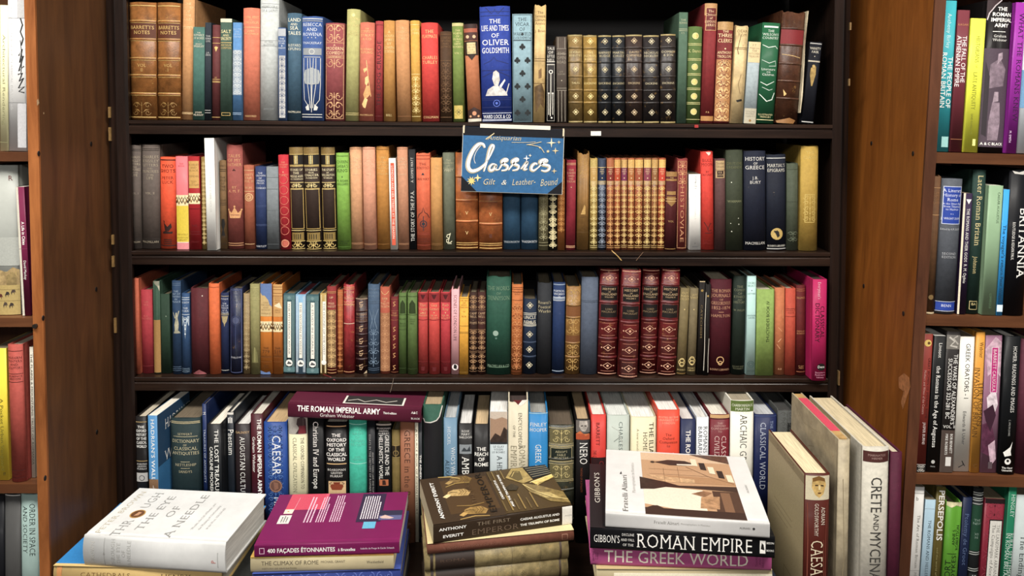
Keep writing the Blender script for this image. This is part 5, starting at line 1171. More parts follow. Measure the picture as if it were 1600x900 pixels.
# fourth row, half hidden behind the piles
vw = lambda s, v, z, c=WH, f='serif', u=0, L=None: ('V', s, v, z, c, f, u, 'd', L)
W_PG = '#cfc9ba'
ROW4 = [
 (211, 228.5, 652, 0, 'j', '#1b1919', 'black classical history book, leftmost of the fourth row', [('L', [.93, .40], .9, '#c9a86a'), ('T', 'THE|OXFORD|HISTORY|OF THE|CLASSICAL|WORLD', .88, 4.2, WH, 'bold'), ('T', 'BOARDMAN|GRIFFIN|MURRAY', .37, 2.6, WH), ('R', .12, .24, '#c9c4bc'), ('Q', [.17], 4, 1, '#333')], dict(pages='#cfc3aa')),
 (230.5, 245.5, 650, 0, 'p', '#3f7aa8', 'blue guide book showing its sky blue front cover at an angle', [vw('HADRIAN\'S WALL', .955, 5.6, WH, 'serifb', 0, .68), ('R', 0, .2, '#7a5a3c'), ('T', 'L', .12, 4, WH)], dict(yaw=-4, pages='#e8e2d2', dy=-.03, D=.115, right=[('R', .30, 1, '#2d6e9e'), ('R', .62, 1, '#1c4263'), ('P', [(-.5, .33), (.5, .42), (.5, .30), (-.5, .18)], '#4b4136', 'art'), ('P', [(-.5, .2), (.5, .31), (.5, 0), (-.5, 0)], '#5f4a34', 'art'), ('T', 'HADRIAN\'S', .93, 16, WH, 'serif', .12, .8), ('T', 'WALL', .70, 16, WH, 'serif', 0, .6)])),
 (264.5, 311.5, 655, 0, 'c', '#1b2c2e', 'broad dark green dictionary of antiquities with gilt lines', [('Lg', [.955, .935], 1.1, '#c9b98c'), ('Tg', 'SEYFFERT', .80, 3.6, '#c9bc93'), ('Lg', [.75], .7, '#c9bc93', .8), ('Tg', 'DICTIONARY|_OF|CLASSICAL|ANTIQUITIES', .71, 5, '#d3c69c', 'serif'), ('Lg', [.40], .7, '#c9bc93', .3), ('Tg', 'NETTLESHIP', .375, 4, '#c9bc93'), ('Lg', [.31], .7, '#c9bc93', .3), ('Tg', 'SANDYS', .28, 3.8, '#c9bc93')], dict(pages='#6d5f4a', D=.15)),
 (312.5, 322.0, 632, 0, 'j', '#1d2d58', 'tall narrow navy book behind the lost treasures book', [vw('M', .90, 4, WH), vw('TREASURES OF ANTIQUITY', .68, 2.8, '#cdd5e2', 'serif', 0, .6)], dict(dy=.012)),
 (323.0, 345, 664, 0, 'j', '#15171a', 'black book titled THE LOST TREASURES with white letters', [vw('THE LOST TREASURES', .93, 6, WH, 'sans', .16, .86), vw('CAROLINE MOOREHEAD', .70, 5, WH, 'sans', -.22, .66)], dict(pages='#e4ddcc', dy=-.028)),
 (351, 364.5, 645, 0, 'j', '#1d2229', 'dark slate book titled PAESTUM', [vw('Paestum', .78, 8.4, WH, 'sans', .05, .30), ('S', [(-.25, .93), (-.25, .86)], 1.4, WH), ('S', [(0, .94), (0, .86)], 1.4, WH), ('S', [(.25, .93), (.25, .86)], 1.4, WH), ('R', .97, 1, '#d9d5cc')], dict(pages=W_PG)),
 (365.5, 390, 664, 0, 'j', '#241a1c', 'dark brown book titled AUGUSTAN CULTURE', [('T', 'GALINSKY', .90, 3.6, '#d9b27c'), vw('AUGUSTAN CULTURE', .82, 7.6, WH, 'serif', 0, .80)], dict(pages='#e9e6e0')),
 (391, 410.3, 648, 0, 'j', '#43141d', 'dark maroon army history standing left of the blue general book', [vw('THE ROMAN IMPERIAL ARMY', .94, 6, WH, 'bold', .2, .9), vw('Graham Webster', .70, 4.6, WH, 'sans', -.25, .42)], dict(pages=W_PG)),
 (411.3, 447.6, 661, 0, 'j', '#1d4288', 'mottled blue book with bronze coin, fourth row', [('A', .02, .98, '#12285c', 7, 1.4), ('A', .02, .98, '#4f78b8', 9, .9), vw('CAESAR', .895, 13, '#e4e8ee', 'serifb', .05, .33), ('O', [.475], 10.5, '#6a4638'), ('Q', [.475], 9, 1.2, '#a5785f'), ('P', [(-.1, .51), (.1, .50), (.12, .455), (-.05, .44)], '#8a5e4a'), vw('MEIER', .385, 9, '#e4e8ee', 'serifb', .05)], dict(pages='#c9a878')),
 (448.7, 479.5, 650, 0, 'j', '#cfc9a4', 'cream classical companion with red cloaked figure panel', [('R', .745, .99, '#aaa69c'), ('P', [(0, .96), (.25, .985), (.42, .95), (.46, .75), (-.1, .75), (.1, .83), (-.05, .88)], '#3c2a2a'), ('P', [(.08, .86), (.4, .86), (.42, .75), (.05, .75)], '#7a2530'), vw('THE OXFORD COMPANION TO', .70, 5.2, '#3a3a34', 'serif', .24, .62), vw('CLASSICAL CIVILIZATION', .70, 6, '#77765f', 'serif', -.15, .66)], dict(dy=.004)),
 (480.5, 505.5, 650, 0, 'j', '#141416', 'black book with large white serif title, beside cream companion', [vw('Christian IV and Europe', .92, 8.4, WH, 'serifb', 0, .80)]),
 (507, 542.8, 661, 0, 'j', '#141213', 'black classical history book with red figured vase on spine', [('L', [.945, .405], 1.6, '#d8b27a', .86), ('T', 'THE|OXFORD|HISTORY|OF THE|CLASSICAL|WORLD', .84, 5.2, WH, 'bold'), ('T', 'BOARDMAN|GRIFFIN|MURRAY', .335, 3.4, WH, 'serif'), ('R', .02, .155, '#d9b483', -.36, .4), ('P', [(-.2, .03), (.22, .03), (.3, .08), (.24, .115), (-.22, .115), (-.28, .08)], '#8a3a1c'), ('P', [(-.12, .115), (.14, .115), (.17, .145), (-.15, .145)], '#7a3018'), ('S', [(-.24, .1), (-.32, .12), (-.2, .14)], 1.2, '#4a1c10'), ('S', [(.26, .1), (.34, .12), (.22, .14)], 1.2, '#4a1c10')], dict(pages=W_PG)),
 (544.3, 572, 656, 0, 'c', '#2aa88e', 'bright turquoise cloth book in the fourth row', [('T', 'THE|BIRTH|OF|ROMAN|BRITAIN', .87, 4, '#5cc4ac', 'serif'), ('L', [.93, .385], 1.2, '#8fe0cc'), ('T', 'JAMES|HANSON', .49, 2.8, '#5cc4ac')]),
 (573.3, 586, 657, 0, 'j', '#15171c', 'narrow black book beside the turquoise one', [vw('ESSAYS IN THE HISTORY OF ROMAN LAW', .80, 2.8, '#a9a9a5', 'serif', -.15, .8), vw('ANCIENT GREEK LAW AND ROMAN', .55, 2.6, '#a9a9a5', 'serif', .2, .55)]),
 (587.3, 611, 663, 0, 'j', '#121315', 'black paperback titled GREECE AND THE HELLENISTIC WORLD', [('R', .975, 1, '#b5ada0'), ('T', 'BOARDMAN|GRIFFIN|MURRAY', .945, 2.8, WH), vw('GREECE AND THE', .84, 6, WH, 'sans', .22, .52), vw('HELLENISTIC WORLD', .84, 6, WH, 'sans', -.18, .62), ('R', .10, .19, '#b5653c', -.3, .3), ('P', [(-.1, .11), (.15, .11), (.1, .18), (-.1, .18)], '#3a1c14')]),
 (612, 624.3, 673, 0, 'c', '#6b5a2c', 'narrow olive gold book with black emblem', [('R', .58, .77, '#241d10'), ('Q', [.65], 4, 1.2, '#8a7440'), ('S', [(0, .59), (0, .77)], 1.1, '#8a7440'), ('L', [.585, .765], .9, '#a58c50')]),
 (625, 647.3, 657, 0, 'j', '#8f5b40', 'terracotta book with large dark title about the Bronze Age', [vw('GREECE in the Bronze Age', .92, 9, '#4a2c1e', 'serif', .0, .86)]),
 (648.2, 653.3, 658, 0, 'p', '#d9d2ba', 'very thin cream booklet beside the terracotta book', [vw('A SOURCE BOOK OF ROMAN HISTORY', .93, 2.6, '#3a3428', 'sans', 0, .7)]),
 (654.2, 659.2, 658, 0, 'p', '#22252b', 'very thin dark booklet left of the torn jacket book', [vw('THE AENEID', .72, 2.6, WH, 'bold', 0, .2)]),
 (660.5, 691, 634, 0, 'c', '#275040', 'book with green cloth head above a torn black jacket', [('P', [(-.49, .895), (-.4, .87), (-.1, .872), (.2, .885), (.35, .91), (.49, .985), (.495, .0), (-.495, 0)], '#16171a'), ('S', [(-.49, .9), (-.4, .874), (-.1, .876), (.2, .89), (.35, .915), (.49, .99)], 1.8, '#dcd8cf')], dict(pages='#a58f6c')),
 (693, 714, 654, 0, 'j', '#5d7d94', 'pale steel blue reference book, fourth row', [('T', '_', .9, 1, WH), vw('HECKEL', .88, 4.6, '#dfe6ea', 'serif', -.1, .22), vw('WHO\'S WHO', .60, 6.4, '#e6ecef', 'serif', .2, .40), vw('ALEXANDER', .42, 6, '#1c2c38', 'serif', -.22, .40)], dict(pages='#b9bcbc')),
 (716, 738.5, 663, 0, 'j', '#151415', 'black book with small photograph and big white capitals', [('T', 'ROSE|MARY|SHELDON', .91, 3.4, WH, 'serif'), ('R', .565, .70, '#8a9196', -.42, .42), ('P', [(-.3, .6), (-.1, .66), (.1, .62), (.3, .68), (.35, .6)], '#3a4046', 'art'), vw('AMBUSH', .52, 11, WH, 'serifb', 0, .44)], dict(pages='#d9d7d2')),
 (740, 764, 664, 0, 'j', '#161516', 'black book titled THE REACH OF ROME', [('T', 'THE|REACH|OF|ROME', .67, 5.6, WH, 'bold'), ('R', .15, .30, '#3c3f48', -.4, .4), ('P', [(-.2, .18), (.2, .18), (.3, .24), (.1, .22), (0, .28), (-.1, .22), (-.3, .24)], '#b5bac4', 'art')], dict(pages='#cdb084')),
 (765.3, 793, 644, 0, 'p', '#aeb9bd', 'history book with painted landscape above a pale spine', [('R', .59, 1, '#a5846a'), ('P', [(-.49, .92), (-.2, .9), (.2, .93), (.49, .90), (.49, 1), (-.49, 1)], '#c9b9a8'), ('P', [(-.49, .62), (-.2, .72), (.1, .68), (.3, .80), (.49, .76), (.49, .59), (-.49, .59)], '#3b2c26', 'art'), ('R', .575, .6, '#24262a'), ('T', 'LE GLAY|VOISIN|LE BOHEC', .555, 3, '#333a3e'), vw('A HISTORY', .42, 8, '#2a3034', 'serif', .05, .38)], dict(pages='#e6e4df')),
 (794, 825.3, 626, 0, 'j', '#c2b9a0', 'tall cream encyclopedia with torn head, fourth row', [('P', [(-.25, 1), (.2, 1), (.1, .965), (.0, .945), (-.1, .97)], '#6a2024'), ('P', [(.0, .945), (.2, 1), (.47, 1), (.3, .955), (.1, .93)], '#efeae0'), vw('ENCYCLOPEDIA', .85, 5.6, '#57513f', 'serif', .1, .38), vw('OF THE', .70, 3.6, '#57513f', 'serif', -.2, .13), vw('ROMAN', .46, 9.6, '#8f8770', 'serif', .2, .25), vw('EMPIRE', .46, 9.6, '#8f8770', 'serif', -.22, .28)], dict(rag=2.5, pages='#3a2a26')),
 (826.3, 856, 645, 0, 'j', '#1273ad', 'bright blue book with white author name, fourth row', [('T', 'FINLEY|HOOPER', .86, 5.6, WH, 'serif'), vw('GREEK REALITIES', .58, 9, WH, 'serif', 0, .55), ('L', [.985], 1.6, '#8fc0dc')], dict(rag=1.5, pages='#9a9a94')),
 (857.2, 897.5, 666, 0, 'l', '#33352a', 'broad dark green tooled leather book with gilt panels, fourth row', [('Rg', .74, .95, '#6b6340', -.45, .45), ('Ag', .75, .94, '#c9b878', 11, 1.1), ('Lg', [.965, .73, .705, .69, .47, .44], 1.1, '#b9ab78'), ('R', .48, .675, '#16201a', -.42, .42), ('Fg', .48, .675, -.42, .42, .8, '#b9ab78'), ('Tg', 'AESOP\'S|FABLE|SELECTAE', .635, 3.4, '#d0c79c', 'serif'), ('Rg', .22, .43, '#6b6340', -.45, .45), ('Ag', .23, .42, '#c9b878', 11, 1.1), ('Lg', [.21, .19], 1, '#b9ab78')], dict(bands=(.715, .455, .2), pages='#5b4d3c')),
 (900, 922, 656, 0, 'j', '#131112', 'black book with marble portrait head at top, fourth row', [('R', .82, .985, '#6a6460', -.49, .49), ('P', [(-.25, .98), (.3, .98), (.36, .90), (.15, .83), (-.1, .84), (-.28, .90)], '#b3aba2', 'art'), ('P', [(-.15, .915), (0, .92), (0, .905), (-.15, .90)], '#3c3632'), ('P', [(.1, .92), (.25, .915), (.25, .90), (.1, .905)], '#3c3632'), ('R', .72, .80, '#b04a20'), ('P', [(-.49, .80), (.49, .80), (.2, .77), (-.2, .84)], '#c96a30'), vw('NERO', .68, 12, WH, 'serif', .05, .27), vw('THE END OF A DYNASTY', .33, 3, '#7a3a1c', 'sans', -.1, .3)], dict(pages='#b59a72')),
 (923.7, 947.3, 649, 0, 'j', '#bd2c22', 'red book with dark maroon lower half, left of pale grey book', [('R', 0, .42, '#2a1215'), vw('BARRETT', .90, 5.4, '#3a0d0b', 'serif', -.05, .28), vw('THE CORRUPTION', .52, 5, '#3a0d0b', 'serif', -.25, .25), ('L', [.42], .8, '#1c0a0a'), vw('CALIG', .38, 7, '#8a2020', 'serif', .2)], dict(pages='#e6dcd0')),
 (949, 984, 650, 0, 'j', '#a3aca3', 'pale grey green book with worn painted jacket', [('R', 0, .30, '#aeb5ab'), vw('CHARLES FREEMAN', .92, 6, '#4b5a58', 'serif', .1, .72), ('S', [(-.3, .85), (.0, .8), (.2, .6)], 1, '#c3c9bf'), ('S', [(-.2, .65), (.1, .72)], 1.2, '#8d9890')], dict(pages='#d9dcd6')),
 (985.5, 1026.3, 653, 0, 'j', '#cbc3a0', 'broad cream book titled THE ILIAD, fourth row', [vw('THE ILIAD', .93, 7, '#2a261c', 'serifb', .3, .46), vw('HOMER', .80, 6.4, '#3a3526', 'serif', .06, .28), vw('A new translation', .84, 3.4, '#8d8768', 'serif', -.22, .36)], dict(pages='#eceae2', right=[])),
 (1027.3, 1062.8, 642, 0, 'j', '#cb3a1c', 'bright orange red companion volume, fourth row', [('T', 'EDITED BY THE|UNIVERSITY OF|LONDON', .92, 3, '#efc0a0', 'serif'), ('T', 'The|Oxford|Companion|to', .70, 4, '#4a120a', 'serif'), vw('CLASSICAL', .455, 9, '#f4e6da', 'serif', .2, .40), vw('CIVILIZATION', .455, 9, '#f4e6da', 'serif', -.2, .44)], dict(pages='#e9e2da')),
 (1063.8, 1087.3, 656, 0, 'j', '#1b2446', 'navy book with white capitals between red and white spines', [vw('THE ROMANS', .85, 7, WH, 'bold', .0, .50)], dict(pages='#d9d2cc')),
 (1088.7, 1107.8, 653, 0, 'j', '#c9cdd0', 'white book titled ROMANS AND BARBARIANS', [vw('ROMANS &', .88, 6, '#22262c', 'serif', .22, .40), vw('BARBARIANS', .88, 6, '#22262c', 'serif', -.2, .48)], dict(pages='#d6d3cc')),
 (1110, 1140.7, 649, 0, 'j', '#661420', 'dark red companion with gold band at head, fourth row', [('R', .955, 1, '#c9a06a'), ('L', [.945], 1, '#2a0a0e'), ('T', 'THE|OXFORD|COMPANION|TO', .90, 3, '#d9a9a0'), vw('CLASSICAL', .72, 7.4, '#e9c7bf', 'serif', .2, .46), vw('CIVILIZATION', .72, 7.4, '#e9c7bf', 'serif', -.15, .52)], dict(pages='#ded8c8')),
 (1142, 1178.7, 627, 0, 'j', '#d8d6c8', 'tall white book with green head band, fourth row right', [('R', .87, 1, '#566b2a'), ('T', 'CHARBONNEAUX|MARTIN|VILLARD', .96, 4, '#eef0dc', 'serif'), vw('ARCHAIC GREEK ART', .83, 10.5, '#2b2b28', 'serif', .05, .80)], dict(pages='#9a8f78')),
 (1179.5, 1214.5, 649, 0, 'j', '#17214a', 'broad navy book titled THE CLASSICAL WORLD', [vw('CLASSICAL WORLD', .90, 8.4, '#c9d2e4', 'serif', -.12, .80), vw('THE OXFORD DICTIONARY OF THE', .92, 4.6, '#9fb0d0', 'serif', .26, .86), ('L', [.98], 1.5, '#3a4a78')], dict(pages='#b9bcbe')),
 (1216.5, 1244, 642, 0, 'c', '#4a4c4a', 'dark grey textured cloth book with label, fourth row end', [('R', .25, .84, '#2a2c2c', .02, .48), ('T', '20|GREEK|CIVILIZ', .72, 4.6, '#9d9f94', 'serif', .24, .5), ('A', .02, .98, '#5e605c', 8, .8)], dict(rag=1.5, pages='#3a3a38')),
]


def squeeze(items, k=.58, kl=.66):
    """the lower part of a fourth-row spine is hidden: bring its print up to the part that shows"""
    f = lambda v: v if v <= .021 else 1 - (1 - v) * k
    out = []
    for it in items:
        it = list(it)
        t = it[0].rstrip('g')
        if t in 'TV':
            it[2] = f(it[2])
            if t == 'V' and len(it) > 8 and it[8]:
                it[8] *= kl
        elif t in 'RFA':
            it[1], it[2] = f(it[1]), f(it[2])
        elif t in 'LDOQ':
            it[1] = [f(v) for v in (it[1] if isinstance(it[1], (list, tuple)) else [it[1]])]
        elif t in 'PS':
            it[1] = [(u, f(v)) for u, v in it[1]]
        out.append(tuple(it))
    return out


ROW4 = [b if any(q in b[6] for q in ('terracotta', 'bronze coin', 'booklet', 'torn jacket book', 'torn black')) else (*b[:7], squeeze(b[7]), *b[8:]) for b in ROW4]

# brown bookcase on the left (only the spines next to its side panel are in view)
LROW = [
 [(0, 12.5, 9, 0, 'p', '#dfdba8', 'pale yellow rendering handbook at the top left', [vw('Architectural Rendering', .80, 4, '#77754f', 'thin', 0, .62), ('L', [.06], .7, '#8d8a60')]),
  (13.5, 41.5, -30, -2, 'p', '#d8d8d6', 'white book with inked drawing of a statue on its spine', [vw('THE GOLDEN AGE OF CLASSICAL DRAWING', .86, 3, '#b5b5b2', 'thin', -.3, .62), ('R', .78, .99, '#b9b9b9', .02, .48), ('R', .02, .28, '#b9b9bb', .02, .48), ('S', [(.2, .78), (.32, .74), (.2, .70), (.35, .66), (.24, .62)], 2.4, '#3c3c3c'), ('S', [(.1, .56), (.3, .60), (.15, .52), (.36, .56), (.1, .47), (.38, .50)], 2, '#303030'), ('S', [(.05, .45), (.3, .46), (.12, .41), (.36, .43), (.08, .37), (.4, .38), (.1, .35), (.4, .345)], 2, '#2a2a2a'), ('S', [(.2, .65), (.28, .55), (.22, .45)], 1.2, '#303030'), ('L', [.78, .285], .6, '#8a8a8a')])],
 [(-17, 30.5, 259, -6, 'j', '#9c9f98', 'tall grey book with painted riders along its lower spine', [('R', .0, .29, '#b29a5a'), ('P', [(-.49, .27), (-.2, .31), (.1, .285), (.3, .32), (.49, .30), (.49, .2), (-.49, .2)], '#a98f5e', 'art'), ('P', [(-.3, .27), (-.2, .3), (-.1, .27), (-.1, .22), (-.3, .22)], '#c4ab74', 'art'), ('P', [(.1, .26), (.3, .29), (.4, .26), (.4, .2), (.1, .2)], '#8f7a4c', 'art')]
   + [('P', [(x - .07, y), (x - .02, y + .022), (x + .05, y + .018), (x + .08, y - .004), (x + .04, y + .004), (x + .03, y - .018), (x + .01, y), (x - .03, y - .002), (x - .05, y - .02)], c) for x, y, c in ((.12, .135, '#332c2a'), (.3, .15, '#4a3a30'), (.24, .06, '#3a302a'), (-.1, .12, '#5a2a24'), (.05, .065, '#4d4036'))] + [('L', [.17, .095], .6, '#9a8450'), ('R', .33, .52, '#a9aca4'), ('T', 'R', .93, 7, '#7a3a3a', 'serif', .3)], dict(dy=.006)),
  (35.5, 48.5, 293, -11, 'p', '#6e1a3f', 'thin magenta paperback leaning against the left panel', [('R', 0, 1, '#d6d0bd', -.5, -.22), vw('A Life in Cities', .73, 4.4, WH, 'bold', .12, .18), vw('David Mackay', .43, 4, WH, 'sans', .12, .15), ('L', [.52], .7, '#8e3a60')], dict(pages='#d9d3c4'))],
 [(-8, 14.3, 545, -5, 'p', '#dcc414', 'vivid yellow paperback beside the red cloth book', [vw('A Pocket Urban Vanguard', .62, 5, '#6f6410', 'sans', .1, .55), ('T', 'ff', .06, 5, '#3a3408', 'serifb', .2)]),
  (15.5, 39, 540, -6.5, 'c', '#a4453a', 'red cloth book with dark title lines, left bookcase', [('L', [.955, .79, .73], .8, '#451412'), ('T', 'MODERN|PAINTERS|AND|SCULPTORS', .915, 3.6, '#451412', 'serif'), ('T', 'LAURENCE|BINYON', .78, 3, '#451412'), ('L', [.085, .03], .7, '#451412'), ('T', 'Chatto', .065, 3, '#451412')], dict(pages='#cfc4ac')),
  (50, 55.5, 543, -4, 'p', '#cfc9b8', 'thin white booklet squeezed against the left panel', [vw('THE PLAINS & MOUNTAINS TRUST OF ROMANIA', .95, 3, '#4a4438', 'sans', 0, .85)], dict(dy=.012))],
 [(-22, 5.5, 775, 0, 'j', '#15161a', 'black book at the lower left picture edge', []),
  (7, 31.5, 774, -3, 'j', '#4a4a49', 'plain dark grey book left of pale teal one', [('V', 'ELECTA MOTTA', .42, 4, '#2b2b2b', 'thin', .1, 'd', .2), ('L', [.995], 1.4, '#c9c9c4')], dict(pages='#8d8d8a')),
  (33, 61, 774, -3, 'j', '#93aca6', 'pale teal book titled ORDER IN SPACE AND SOCIETY', [vw('ORDER IN SPACE', .94, 8.4, '#26302e', 'serif', .16, .36), vw('AND SOCIETY', .92, 7, '#26302e', 'serif', -.24, .32)])],
]

